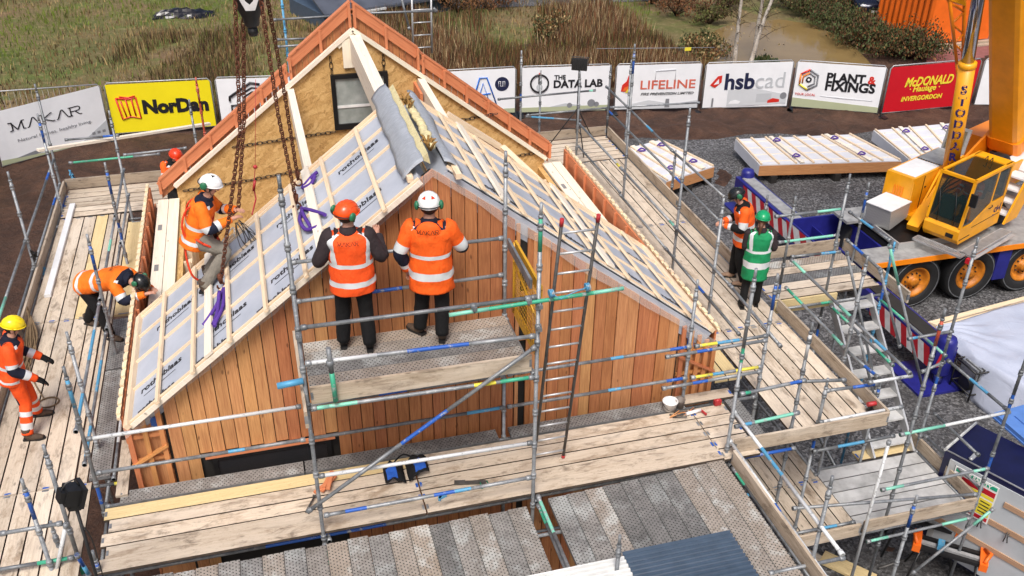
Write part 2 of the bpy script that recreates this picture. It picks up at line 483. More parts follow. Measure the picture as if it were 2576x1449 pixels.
gp += [(4.5, 24), (6, 27.6), (9, 28.9)]
gp += [(9 + i * 1.2, 28.7 - .02 * i * i * .3 - .25 * math.sin(i * 1.7) - i * .12) for i in range(1, 22)]
gp += [(40, 24), (40, -4)]
gz = .235
mb = MB(); mb.poly([(x, y, gz) for x, y in gp], 0, [(x, y) for x, y in gp]); mb.poly([(x, y, gz) for x, y in gp[::-1]], 0)
mb = MB(); mb.prism([(x, y, 0.02) for x, y in gp], (0, 0, gz - .02))
solo('gravel_yard', mb, M['gravel'], None, None, None, 'structure', (0, 0, 0))
GZ = gz
# pond
pp = [pz(*q, 0.0) for q in ((1725, 150), (1765, 95), (1820, 68), (1880, 58), (1960, 50), (2040, 62), (2095, 85), (2140, 112), (2180, 150), (2215, 190), (2000, 200), (1850, 190), (1760, 185))]
cx = sum(p.x for p in pp) / len(pp); cy = sum(p.y for p in pp) / len(pp)
n = NT('muddy_pond_water'); v = n.coord('Object', (1, 1, 1), False); f = n.noise(v, .45, 5, .6)
n.bump(n.noise(v, 5, 3, .6), .06, .03)
M['pond'] = n.out(n.ramp(f, [(.3, (.19, .125, .048)), (.7, (.26, .18, .075))]), .09)
mb = MB(); mb.poly([(p.x, p.y, .03) for p in pp]); solo('pond_water', mb, M['pond'], None, None, None, 'structure', (0, 0, 0))
def marsh(x, y): return .02 + .05 * mn.noise((x * .8, y * .8, 2))
n = NT('dark_marsh_earth'); v = n.coord('Object', (1, 1, 1), False); f = n.noise(v, 1.3, 7, .7); M['marsh'] = n.out(n.ramp(f, [(.35, (.03, .021, .013)), (.6, (.075, .052, .026)), (.75, (.11, .085, .03))]), .9)
sheet('reed_marsh', [(4.2, 34.2), (17.6, 33.4), (19.0, 36.6), (18.2, 39.2), (15, 41.5), (10, 40.2), (5.2, 42.5), (3.4, 38)], .028, M['marsh'])
# brick-red paved yard beside the pond
n = NT('red_paving'); v = n.coord('Object', (1, 1, 1), False); f = n.noise(v, 4, 5, .7)
M['paving'] = n.out(n.ramp(f, [(.3, (.16, .055, .05)), (.7, (.27, .11, .10))]), .85)
q = [pz(*a, 0) for a in ((2150, -10), (2240, 60), (2330, 135), (2330, 165), (2420, 175), (2620, 160), (2620, -60))]
mb = MB(); mb.poly([(p.x, p.y, .035) for p in q]); solo('paved_yard', mb, M['paving'], None, None, None, 'structure', (0, 0, 0))

# ================================================================ house
HY = 10.3                       # face of the near gable
AX, AZ, SL = 1.9, 7.96, .772    # gable apex and slope
def zr(x): return AZ - SL * abs(x - AX)
HX0, HX1 = -2.13, 6.01
FY = 17.4                       # inner face of the far gable
house = thing('timber_house', 'unfinished larch clad timber house with both gables up and half its roof open', 'house', (AX, HY, 0))
# near gable cladding : board on board, every board its own width and setback
mb = MB(); p = .163; x = HX0 + .02; k = 0
def board(mb, xa, xb, z0, ya, yb, mi=0, top=zr, off=0.0):
    """upright board cut to the roof slope"""
    za, zb = top(xa) - off, top(xb) - off
    pts = [(xa, za), (xb, zb)] if not (xa < AX < xb) else [(xa, za), (AX, top(AX) - off), (xb, zb)]
    if len(pts) == 3:
        for (a, b) in ((pts[0], pts[1]), (pts[1], pts[2])):
            mb.hexa([(a[0], ya, z0), (b[0], ya, z0), (b[0], yb, z0), (a[0], yb, z0), (a[0], ya, a[1]), (b[0], ya, b[1]), (b[0], yb, b[1]), (a[0], yb, a[1])], mi)
    else:
        mb.hexa([(xa, ya, z0), (xb, ya, z0), (xb, yb, z0), (xa, yb, z0), (xa, ya, za), (xb, ya, zb), (xb, yb, zb), (xa, yb, za)], mi)
WX0, WX1, WZ = -1.16, .38, 4.165    # dark framed window, head just above deck level
while x < HX1 - .05:
    xb = x + p - .010
    slot = 3.02 < x + p / 2 < 3.17
    if not slot and not (x + p / 2 > 5.42):
        z0 = WZ + .07 if (xb > WX0 and x < WX1) else .45
        setb = (0.0, .016)[k % 2] + U(0, .004)
        if x + p / 2 > -1.66:
            board(mb, x, xb, z0, HY + setb, HY + .03 + setb, 1 if x < -.35 or (x < .4 and rnd() < .5) or (x > 2.9 and rnd() < .3) else 0, off=.04)
    x += p; k += 1
part(house, 'gable_cladding', mb, [M['larch'], M['larch2']])
mb = MB()      # dark backing of the gable wall
pts = [(-1.66, HY + .06, .4), (5.42, HY + .06, .4), (5.42, HY + .06, zr(5.42) - .1), (AX, HY + .06, AZ - .1), (-1.66, HY + .06, zr(-1.66) - .1)]
mb.prism(pts, (0, .12, 0)); part(house, 'gable_backing', mb, M['dark'])
for xx in (2.97, 3.2):      # two pale battens beside the upright slot, and its little blocks
    mb = MB(); mb.beam((xx, HY - .012, 1.0), (xx, HY - .012, zr(xx) - .06), .05, .03, (0, 1, 0)); part(house, 'slot_batten', mb, M['larch2'])
for zz in (4.65, 5.3, 6.0):
    mb = MB(); mb.box(3.0, 3.17, HY - .005, HY + .03, zz, zz + .05); part(house, 'slot_block', mb, M['larch2'])
# framed open corners of the gable
for sgn, xa, xb in ((-1, HX0, -1.66), (1, 5.42, HX1)):
    mb = MB()
    lo = 3.2
    for i in range(5 if sgn > 0 else 3):
        xx = xa + .04 + (xb - xa - .08) * i / (4 if sgn > 0 else 2)
        mb.beam((xx, HY - .0, lo), (xx, HY - .0, zr(xx) - .08), .062, .03, (0, 1, 0))
    for zz in (3.75, 4.25, 4.62):
        if zz < min(zr(xa), zr(xb)) - .1: mb.box(xa, xb, HY + .02, HY + .045, zz, zz + .05)
    mb.beam((xa, HY - .02, zr(xa) - .62), (xb, HY - .02, zr(xb) - .62 + .1 * sgn), .03, .06, (0, 1, 0))
    part(house, 'corner_lattice', mb, M['trim'])
    mb = MB(); xm = xa + .18 if sgn > 0 else xb - .1
    mb.box(xm - .05, xm + .05, HY + .03, HY + .05, zr(xm) - .38, zr(xm) - .22); part(house, 'blue_membrane_patch', mb, M['tblue'])
    mb = MB(); board(mb, xa, xb, lo - 2.6, HY + .085, HY + .11, off=.2); part(house, 'corner_backing_board', mb, M['larch2'])
# verge film stapled along the top of the cladding
n = NT('milky_polythene_film'); n.p.inputs['Alpha'].default_value = .30
M['film'] = n.out((.74, .68, .64), .35)
for sgn, xe in ((-1, HX0), (1, HX1)):
    mb = MB(); seg = 14
    top = []; bot = []
    for i in range(seg + 1):
        xx = AX + (xe - AX) * i / seg
        top.append((xx, HY - .03, zr(xx) + .0)); bot.append((xx, HY - .03 - .012 * (i % 2), zr(xx) - .11 - U(0, .07)))
    for i in range(seg): mb.poly([top[i], top[i + 1], bot[i + 1], bot[i]])
    part(house, 'verge_film', mb, M['film'])
# window in the near gable
wf = MB()
for a in ((WX0, WX1, WZ - .06, WZ), (WX0, WX1, 2.6, 2.66)): wf.box(a[0], a[1], HY - .02, HY + .05, a[2], a[3])
for a in (WX0, WX1 - .06): wf.box(a, a + .06, HY - .018, HY + .048, 2.66, WZ - .06)
win = part(house, 'window_frame', wf, M['black'])
n = NT('dark_window_glass'); M['glass'] = n.out((.02, .022, .025), .06, 0, .8)
mb = MB(); mb.box(WX0 + .06, WX1 - .06, HY + .01, HY + .02, 2.66, WZ - .06); part(win, 'pane', mb, M['glass'])
mb = MB(); mb.box(WX0 - .08, WX1 + .06, HY - .05, HY - .003, WZ + .005, WZ + .055); part(house, 'window_head_trim', mb, M['trim'])

# far gable : strand board inside face
def zi(x): return 7.66 - .772 * abs(x - 1.83)
mb = MB(); x0, x1 = -1.66, 5.56
P = [(x0, FY, 2.6), (x1, FY, 2.6), (x1, FY, zi(x1) - .02), (1.83, FY, 7.62), (x0, FY, zi(x0) - .02)]
mb.prism(P, (0, .12, 0)); part(house, 'far_gable_board', mb, M['osb'])
# window in it
wa, wb, wc, wd = 1.36, 2.42, 5.79, 6.86
wf = MB()
wf.box(wa, wb, FY - .07, FY - .003, wd - .08, wd); wf.box(wa, wb, FY - .07, FY - .003, wc, wc + .11)
for a in (wa, wb - .08): wf.box(a, a + .08, FY - .068, FY - .005, wc + .11, wd - .08)
win2 = part(house, 'far_window_frame', wf, M['black'])
n = NT('reflecting_window_pane'); v = n.coord('Object', (1, 1, 1), False); f = n.noise(v, 1.6, 4, .6)
M['pane'] = n.out(n.ramp(f, [(.35, (.22, .25, .23)), (.65, (.45, .47, .45))]), .12, 0, .7)
mb = MB(); mb.box(wa + .08, wb - .08, FY - .03, FY - .02, wc + .11, wd - .08); part(win2, 'pane', mb, M['pane'])
mb = MB(); mb.box(wa + .08, wb - .08, FY - .045, FY - .034, wc + .42, wc + .47); part(win2, 'glazing_bar', mb, M['white'])
# black printed tape drawn as chain links on the strand board
def chain_tape(pts):
    mb = MB(); out = []
    for a, b in zip(pts, pts[1:]):
        a = Vector(a); b = Vector(b); d = (b - a); nL = max(2, int(d.length / .09)); d.normalize()
        u = d.cross(V(0, 1, 0)).normalized()
        for i in range(nL):
            c = a + (b - a) * ((i + .5) / nL); L = (b - a).length / nL * .62
            q = []
            for k in range(12):
                t = 2 * math.pi * k / 12
                q.append(c + d * (math.cos(t) * L) + u * (math.sin(t) * .030 * (1 if i % 2 else .5)))
            mb.path(q + [q[0]], .0068, 4)
    return mb
for pts in (((-1.55, FY - .02, 4.84), (-.3, FY - .02, 4.93), (1.1, FY - .02, 5.08)), ((-.55, FY - .02, 5.62), (1.36, FY - .02, 5.75)), ((2.42, FY - .02, 5.62), (4.55, FY - .02, 5.83)),
            ((4.4, FY - .02, 4.86), (5.5, FY - .02, 4.92)), ((1.4, FY - .02, 6.86), (1.39, FY - .02, 7.2)), ((2.36, FY - .02, 6.86), (2.36, FY - .02, 7.17))):
    part(house, 'lifting_chain_trim', chain_tape(pts), M['black'])
# pale edge and parapet of the far gable
mb = MB()
for xe in (x0 - .02, x1 + .02):
    mb.beam((1.83, FY - .03, 7.67), (xe, FY - .03, zi(xe) + .01), .10, .07, (0, 0, 1))
mb.beam((1.55, FY - .03, 7.36), (1.83, FY - .03, 7.60), .05, .05)
mb.box(1.62, 2.0, FY - .07, FY - .006, 6.98, 7.5)
part(house, 'gable_edge_timber', mb, M['sprucew'])
def par(sgn, xi, xo, dz, post0):
    """parapet length of upright boards with posts, a rail and a cap, leaning along the slope"""
    e = 1.83
    zin = lambda x: zi(x) + .06
    zo = lambda x: 8.17 - .79 * abs(x - 1.84) + dz
    b = MB(); x = min(xi, xo); lim = max(xi, xo)
    while x < lim - .02:
        xb = min(x + .118, lim); xr = xb - .008
        b.hexa([(x, FY + .10, zin(x) - .12), (xr, FY + .10, zin(xr) - .12), (xr, FY + .13, zin(xr) - .12), (x, FY + .13, zin(x) - .12),
                (x, FY + .10, zo(x) - .05), (xr, FY + .10, zo(xr) - .05), (xr, FY + .13, zo(xr) - .05), (x, FY + .13, zo(x) - .05)])
        x = xb
    part(house, 'parapet_boards', b, M['larch'])
    r = MB()
    A, B = (xi, FY + .06, zo(xi) - .13), (xo, FY + .06, zo(xo) - .13)
    r.beam(A, B, .04, .17, (0, 0, 1))
    part(house, 'parapet_rail', r, M['trim'])
    c = MB(); c.beam((xi, FY + .09, zo(xi) - .005), (xo, FY + .09, zo(xo) - .005), .13, .03, (0, 0, 1)); part(house, 'parapet_cap', c, M['trim'])
    n_ = max(1, round(abs(xo - xi) / .47))
    for i in range(n_ + 1):
        xx = xi + (xo - xi) * i / n_ ; xx = xx + .03 * (1 if i == 0 else 0) * (-1 if xo < xi else 1)
        q = MB(); q.beam((xx, FY + .045, zin(xx)), (xx, FY + .045, zo(xx) - .02), .05, .075, (0, 1, 0))
        part(house, 'parapet_post', q, M['trim'])
par(-1, 1.83, .66, .0, 0); par(-1, .60, -1.95, -.10, 0)
par(1, 1.86, 3.02, .0, 0); par(1, 3.08, 5.68, -.06, 0)
# eaves : outer upstand with notched cap, tray and inner wall, both sides
for sgn in (-1, 1):
    xo = -2.14 if sgn < 0 else 6.02
    zt = 5.02 if sgn < 0 else 4.98
    y0 = 12.75 if sgn < 0 else 11.9
    s = -sgn
    b = MB(); b.beam((xo, 10.4, zt - .30), (xo, FY + .1, zt - .30), .03, .42)
    part(house, 'eaves_upstand', b, M['trim'])
    b = MB(); yy = 10.4
    b.beam((xo - s * .03, 10.35, zt - .065), (xo - s * .03, FY + .1, zt - .065), .04, .04)
    while yy < FY:
        b.box(xo - s * .03 - .026, xo - s * .03 + .026, yy, yy + .13, zt - .045, zt - .01); yy += .205
    part(house, 'ventilated_eaves_batten', b, M['spruce'])
    yy = y0 + .3
    while yy < FY:
        b = MB(); b.beam((xo + s * .035, yy, zt - .5), (xo + s * .035, yy, zt - .1), .045, .04, (0, 1, 0)); yy += .56
        part(house, 'upstand_cleat', b, M['trim'])
    xi0, xi1 = sorted((xo + s * .12, xo + s * .50)); b = MB()
    b.box(xi0, xi0 + .185, y0 - .3, FY - .004, zt - .36, zt - .32); b.box(xi0 + .195, xi1, y0 - .3, FY - .004, zt - .36, zt - .318)
    part(house, 'wall_plate', b, M['sprucew'])
    for yy in (13.4, 14.6, 16.1):        # printed stamps on the plate
        b = MB(); b.box(xi0 + .04, xi0 + .11, yy, yy + .22, zt - .317, zt - .3165)
        part(house, 'plate_stamp', b, M['stamp'])
    b = MB(); xw = xi1 if sgn < 0 else xi0
    b.box(min(xw, xw + s * .10), max(xw, xw + s * .10), 10.5, FY - .006, 2.6, zt - .40); part(house, 'side_wall', b, M['osb'])
    yy = 13.2
    while yy < FY - .3:
        xs = xw + s * .14; b = MB(); b.beam((xs, yy, 2.6), (xs, yy, zt - .42), .06, .14, (1, 0, 0)); yy += .6
        part(house, 'wall_stud', b, M['spruce'])
    b = MB(); b.box(min(xo, xo + s * .03), max(xo, xo + s * .03), 10.36, FY + .3, .4, zt - .52); part(house, 'side_cladding', b, M['larch'])
mb = MB(); mb.box(-1.6, 5.5, 10.6, FY - .01, 2.5, 2.58); part(house, 'upper_floor', mb, M['osb'])
# ridge beam and purlins still bare between panels and far gable
def bm(a, b, w, h, nm, m='sprucew', up=(0, 0, 1)):
    q = MB(); q.beam(a, b, w, h, up, 0); part(house, nm, q, M[m])
bm((1.86, 10.6, 7.36), (1.86, FY - .006, 7.36), .20, .44, 'ridge_beam')
bm((.62, 12.3, zi(.62) - .22), (.62, FY - .006, zi(.62) - .22), .12, .32, 'purlin')
bm((3.05, 12.6, zi(3.05) - .22), (3.05, FY - .006, zi(3.05) - .22), .13, .34, 'purlin')
bm((3.16, 15.5, 6.62), (4.11, 15.5, 5.92), .11, .09, 'trimmer_rail', 'spruce')
bm((4.14, 15.5, 5.9), (4.95, 13.4, 5.35), .12, .10, 'valley_rafter', 'spruce')
q = MB(); q.hexa([(3.2, 15.52, 6.2), (4.1, 15.52, 5.2), (4.1, 15.55, 5.2), (3.2, 15.55, 6.2), (3.2, 15.52, 6.55), (4.1, 15.52, 5.88), (4.1, 15.55, 5.88), (3.2, 15.55, 6.55)])
part(house, 'trimmer_board', q, M['trim'])
q = MB(); q.beam((3.66, 15.47, 5.55), (3.66, 15.47, 6.2), .06, .05, (0, 1, 0)); part(house, 'trimmer_stud', q, M['spruce'])
bm((2.93, FY - .25, 5.3), (2.93, FY - .25, 6.6), .05, .9, 'partition_panel', 'trim', (0, 1, 0))
# inner studs showing at the left opening
for yy in (13.6, 15.2): bm((-1.28, yy, 2.7), (-1.45, yy, 4.5), .07, .16, 'loose_stud', 'spruce', (0, 1, 0))

# ---------------------------------------------------------------- roof panels
n = NT('pale_grey_roof_membrane'); v = n.coord('Object', (1, 1, 1), False); f = n.noise(v, 1.3, 6, .65); g = n.noise(v, 14, 4, .6)
c = n.ramp(f, [(.3, (.33, .36, .42)), (.7, (.455, .485, .55))])
n.bump(g, .12, .01)
M['memb'] = n.out(c, .6, 0, .3)
M['ink'] = m_plain('black_print_ink', (.02, .02, .025), .5)
def zm(x): return 8.02 - SL * abs(x - AX)
def roof_panel(sgn, xe, xr, y0, y1, label):
    t = thing('roof_panel', label, 'roof panel', (min(xe, xr), y0, zm(xe) - .3), 'insulated timber roof panels on the house')
    up = V(sgn * SL, 0, 1).normalized()      # outward normal of the slope
    P = lambda x, y, h=0: V(x, y, zm(x)) + up * h
    yb = HY + .05
    mb = MB(); mb.hexa([P(xe, yb, -.26), P(xe, y1, -.26), P(xr, y1, -.26), P(xr, yb, -.26), P(xe, yb), P(xe, y1), P(xr, y1), P(xr, yb)])
    mb.hexa([P(xe, y0, -.012), P(xe, yb, -.012), P(xr, yb, -.012), P(xr, y0, -.012), P(xe, y0), P(xe, yb), P(xr, yb), P(xr, y0)])
    part(t, 'membrane_board', mb, M['memb'])
    mb = MB()
    mb.hexa([P(xe, y0 - .02, -.05), P(xe, y0 - .004, -.05), P(xr, y0 - .004, -.05), P(xr, y0 - .02, -.05), P(xe, y0 - .02, .015), P(xe, y0 - .004, .015), P(xr, y0 - .004, .015), P(xr, y0 - .02, .015)])
    part(t, 'verge_board', mb, M['sprucew'])
    d = (P(xr, y0) - P(xe, y0)); L = d.length; d.normalize()
    for yy in [y1 - .03, y1 - .55, y1 - 1.18, y1 - 1.82, y0 + .03]:
        mb = MB(); mb.beam(P(xe, yy, .016), P(xr + .0, yy, .016), .036, .03, up); part(t, 'counter_batten', mb, M['spruce'])
    xs = [-1.6, -1.13, -.65, -.18, .33, .79, 1.3] if sgn < 0 else [2.50, 3.03, 3.56, 4.05, 4.52, 5.0, 5.5]
    for xx in xs:
        mb = MB(); mb.beam(P(xx, y0 - .12, .05), P(xx, y1 + .02, .05), .052, .036, up); part(t, 'tiling_batten', mb, M['spruce'])
    for xx, w_ in ([(-.92, .115), (.56, .13)] if sgn < 0 else [(2.80, .12), (4.28, .12)]):
        mb = MB(); mb.beam(P(xx, y0 - .02, .052), P(xx, y1 + .1, .052), w_, .036, up); part(t, 'lifting_board', mb, M['sprucew'])
    mb = MB(); e = xe; mb.beam(P(e - sgn * .0, y0 - .05, .03), P(e, y1, .03), .07, .07, up); part(t, 'eaves_batten', mb, M['spruce'])
    mb = MB(); mb.beam(P(xe, y1 + .015, .02), P(xr, y1 + .015, .02), .03, .08, up); part(t, 'edge_rail', mb, M['spruce'])
    # membrane maker's printing, running up the slope
    lt = text_mb('rothoblaas', .25, .006); sub = text_mb('traspir evo', .06, 0); al = MB()
    for row in ((y0 + .55, y0 + 1.82) if sgn < 0 else (y0 + .3, y0 + 1.55)):
        for k in range(5):
            s_ = .52 + k * 1.12 + (.2 if row > y0 + 1 else 0)
            if s_ > L - .4: break
            o = P(xe, row) + d * s_ + up * .004
            right = d if sgn < 0 else -d
            al.add(place(text_mb('rothoblaas', .25, .004), o, right, up.cross(right), None, (.70,)))
            e_ = o - up.cross(right) * .15; al.prism([e_ - right * .3, e_ + right * .25, e_ + right * .25 - up.cross(right) * .008, e_ - right * .3 - up.cross(right) * .008], up * .002)
    for k in range(5):
        s_ = .45 + k * 1.0
        if s_ < L - .4:
            right = d if sgn < 0 else -d
            al.add(place(text_mb('rothoblaas', .2, .006), P(xe, y0 + .12) + d * s_ + up * .004, right, up.cross(right), None, (.62,)))
    part(t, 'membrane_lettering', al, M['ink'])
    return t
roof_panel(-1, -2.02, 1.72, 10.12, 12.66, 'pale grey roof panel on the left slope, under the man in the white helmet')
roof_panel(1, 5.93, 2.1, 10.42, 12.98, 'pale grey roof panel on the right slope, above the ladder')
# ridge roll : grey membrane flap over wood fibre wedges
n = NT('crinkled_grey_membrane'); v = n.coord('Object', (1, 3, 1), False); f = n.noise(v, 9, 5, .7)
n.bump(n.noise(n.coord('Object', (3, 14, 6), False), 6, 5, .7, 1.2), .6, .02)
M['flap'] = n.out(n.ramp(f, [(.3, (.31, .335, .375)), (.7, (.47, .50, .55))]), .4, .1)
t = thing('ridge_insulation', 'loose grey membrane flaps and yellow insulation laid over the ridge', 'insulation', (1.9, 10.3, 7.9))
def flap(rows, mat, nm):
    mb = MB(); nn = len(rows[0]); b = 0
    for r in rows: mb.v += [tuple(p) for p in r]
    for i in range(len(rows) - 1):
        for j in range(nn - 1):
            a = i * nn + j; mb.face([a, a + 1, a + nn + 1, a + nn], 0, None, True)
    o = part(t, nm, mb, mat); md = o.modifiers.new('thick', 'SOLIDIFY'); md.thickness = .012; return o
rows = []
for i in range(25):
    y = 10.28 + 2.85 * i / 24
    w_ = .25 + .008 * math.sin(i * .5) - .03 * (i / 24)
    rr = []
    for j in range(8):
        s_ = j / 7; x = 1.80 - s_ * w_ + .008 * math.sin(i * 1.3)
        rr.append((x, y, 8.02 - SL * (AX - x) + .07 + .05 * math.sin(s_ * 3.1) + .022 * mn.noise((x * 5, y * 4, 1)) + .04 * (1 - s_)))
    rows.append(rr)
flap(rows, M['flap'], 'membrane_flap')
rows = []
for i in range(25):
    y = 10.45 + 2.6 * i / 24; rr = []
    w_ = .20 + .03 * math.sin(i * .4 + 1)
    for j in range(6):
        s_ = j / 5; x = 2.08 + s_ * w_
        rr.append((x, y, 8.02 - SL * (x - AX) + .07 + .05 * math.sin(s_ * 3.1) + .02 * mn.noise((x * 5, y * 4, 7))))
    rows.append(rr)
flap(rows, M['flap'], 'membrane_flap')
M['wool'] = m_plain('yellow_insulation_wool', (.66, .58, .33), .95, 0, .14, 30, .5)
M['wool2'] = m_plain('brown_torn_wool', (.35, .19, .05), .95, 0, .3, 40, .8)
mb = MB(); mb.prism([(1.79, 10.4, 8.02), (1.87, 10.4, 8.10), (1.90, 10.4, 7.95)], (0, 2.55, 0)); part(t, 'wool_wedge', mb, M['wool'])
mb = MB()
for i in range(18): 
    y = 10.75 + i * .095; mb.ell((1.99 + U(-.015, .015), y, 8.03 + U(-.012, .012)), .06, .1, .04, None, 8, 6)
part(t, 'wool_roll', mb, M['wool'])
mb = MB()
for i in range(26):
    y = 12.2 + U(-.2, .2) if i < 18 else 10.85 + U(-.2, .2); a = U(0, 6.28)
    mb.path([(1.95, y, 8.02), (1.95 + .06 * math.cos(a), y + .05 * math.sin(a), 8.1 + U(0, .05)), (1.95 + .1 * math.cos(a), y + .09 * math.sin(a), 8.08 + U(0, .08))], [.02, .016, .005], 5)
    part(t, 'torn_wool', mb, M['wool2']); mb = MB()
for xx, zz in ((1.62, 7.86), (2.2, 7.84)):
    mb = MB(); mb.beam((xx, 10.2, zz), (xx, 10.8, zz), .07, .07); part(t, 'ridge_batten', mb, M['spruce'])
# ================================================================ scaffolding
D = 4.0
ORD = ['first', 'second', 'third', 'fourth', 'fifth', 'sixth', 'seventh', 'eighth', 'ninth', 'tenth', 'eleventh', 'twelfth', 'thirteenth', 'fourteenth', 'fifteenth', 'sixteenth', 'seventeenth', 'eighteenth', 'nineteenth', 'twentieth', 'twenty-first', 'twenty-second']
def cols():
    c = rnd()
    return 0 if c < .45 else random.choice([1, 1, 2, 2, 3, 4, 5, 7])
def ctube(p0, p1, r=.0242, n=8, bands=None, base=0):
    """galvanised tube with lengths of old paint"""
    mb = MB(); p0 = Vector(p0); p1 = Vector(p1); L = (p1 - p0).length
    if bands is None:
        bands = []
        if rnd() < .26:
            a = U(.05, .7); bands.append((a, min(1, a + U(.06, .2)), random.choice([1, 1, 2, 3, 4])))
        if rnd() < .2: bands.append((U(.88, .94), 1.0, random.choice([1, 2, 4, 5])))
    cuts = sorted(set([0, 1] + [b for q in bands for b in q[:2]]))
    for a, b in zip(cuts, cuts[1:]):
        m = base
        for q in bands:
            if q[0] <= (a + b) / 2 <= q[1]: m = q[2]
        mb.tube(p0 + (p1 - p0) * a, p0 + (p1 - p0) * b, r, n, m, None, a == 0 or b == 1)
    return mb
def coupler(mb, p, ax, s=1.0):
    d = Vector(ax).normalized(); p = Vector(p)
    mb.lathe([(.024, -.035), (.04, -.03), (.042, .0), (.04, .03), (.024, .035)], p, d, 8)
    q = perp(d); mb.beam(p + q * .02, p + q * .075 * s, .045, .05, d)
    b = d.cross(q); mb.tube(p + q * .05 - b * .05, p + q * .05 + b * .06, .009, 5)
def standard(parent, x, y, top, z0=0.0, band=None, base=0):
    """upright with collars every half metre and a spigot on top"""
    r = .0242; zt = top - .16
    bands = []
    L = zt - z0
    if band is not None: bands.append(((zt - .42 - z0) / L, 1.0, band))
    for k in range(2):
        if rnd() < .22:
            a = U(.5, .85); bands.append((a, a + U(.02, .06), random.choice([1, 1, 3])))
    mb = ctube((x, y, z0), (x, y, zt), r, 10, bands, base)
    mb.tube((x, y, zt - .01), (x, y, top), .0195, 8, base)
    mb.lathe([(.026, -.02), (.031, 0), (.026, .02)], (x, y, zt), (0, 0, 1), 10, base)
    z = zt - .12
    while z > max(z0, 1.2):
        mb.lathe([(.025, -.045), (.034, -.04), (.036, -.012), (.028, -.006), (.028, .006), (.036, .012), (.034, .04), (.025, .045)], (x, y, z), (0, 0, 1), 10, base)
        z -= .5
    mb.lathe([(.07, z0), (.07, z0 + .012), (.03, z0 + .016)], (x, y, 0), (0, 0, 1), 8, base)
    return part(parent, 'standard', mb, TUBE)
def ledger(parent, a, b, nm='ledger', bands=None, r=.0242, ends=True, base=0):
    mb = ctube(a, b, r, 8, bands, base)
    if ends:
        a = Vector(a); b = Vector(b); d = (b - a).normalized()
        for q, s in ((a, 1), (b, -1)): mb.lathe([(.018, 0), (.033, .0), (.034, .05), (.026, .07)], q, d * s, 8, base)
    return part(parent, nm, mb, TUBE)
S = {}
S['front'] = thing('scaffold', 'galvanised scaffold frame with two rails across the near larch gable', 'scaffold', (1.5, 9.3, GZ), 'scaffold frames round the house')
S['left'] = thing('scaffold', 'galvanised scaffold frame along the left eaves of the house', 'scaffold', (-3.3, 14, 0), 'scaffold frames round the house')
S['right'] = thing('scaffold', 'galvanised scaffold frame along the right eaves, between house and crane', 'scaffold', (7.3, 14, GZ), 'scaffold frames round the house')
S['back'] = thing('scaffold', 'scaffold frame behind the far gable, half hidden by its orange parapet', 'scaffold', (2, 20, 0), 'scaffold frames round the house')
S['tower'] = thing('scaffold_tower', 'upper scaffold bay carrying two workers in front of the gable', 'scaffold', (1.4, 9.3, D), 'scaffold frames round the house')
S['stair'] = thing('stair_tower', 'crowded stair tower of galvanised tubes at the lower right', 'scaffold', (9, 10.5, GZ), 'scaffold frames round the house')
S['bay'] = thing('loading_bay', 'scaffold frame under the perforated steel deck at the bottom', 'scaffold', (3, 7.5, GZ), 'scaffold frames round the house')
S['fore'] = thing('scaffold', 'scaffold frame in the bottom left corner beside the black floodlight', 'scaffold', (-3, 8.8, 0), 'scaffold frames round the house')
IY, OY = 9.98, 8.7
def stdp(par_, x, y, u, v, z0=0.0, band=None, base=0): return standard(par_, x, y, hz(x, y, u, v), z0, band, base)
# front line
stdp(S['front'], -2.53, IY, 147, 926, 0, 2); stdp(S['front'], 5.44, 10.06, 1748, 703, 0)
stdp(S['front'], 5.54, 8.84, 1907, 676, 0); stdp(S['front'], 6.62, 10.0, 1964, 690, 0, 1)
stdp(S['front'], 6.6, 9.0, 2037, 810, 0, 7); stdp(S['front'], 7.02, 9.0, 2075, 950, 0)
for z, s_ in ((5.0, 0), (4.46, 1)):
    ledger(S['front'], (-2.5, IY, z), (.05, IY, z), bands=[(0, 1, 7)] if not s_ else [(.62, .7, 2)])
    ledger(S['front'], (.1, IY, z), (2.72, IY, z), bands=[(.8, 1, 2)] if s_ else None)
    ledger(S['front'], (2.76, IY, z), (5.42, IY, z), bands=[(.55, .62, 2), (.88, 1, 1)])
    ledger(S['front'], (5.46, IY - .04, z + .02), (6.6, IY - .02, z), bands=[(.05, .3, 5), (.3, .6, 2)] if not s_ else [(0.0, .3, 5), (.3, .45, 2), (.62, 1, 5)])
    ledger(S['front'], (5.0, IY - .1, z - .04), (6.55, IY - .1, z - .02), bands=[(.3, .45, 1)])
    ledger(S['front'], (5.58, 8.80, z), (6.57, 8.86, z), bands=[(0, .15, 3), (.75, .98, 1)] if not s_ else [(.1, .25, 2), (.3, .9, 4)])
for z in (3.9, 2.0):
    ledger(S['front'], (-2.5, IY, z), (6.6, IY, z)); ledger(S['front'], (-2.5, OY + .12, z - .04), (6.6, OY + .12, z - .04))
for x in (-2.53, .11, 2.75, 5.5): ledger(S['front'], (x + .06, OY, 3.86), (x + .06, IY, 3.86), 'transom')
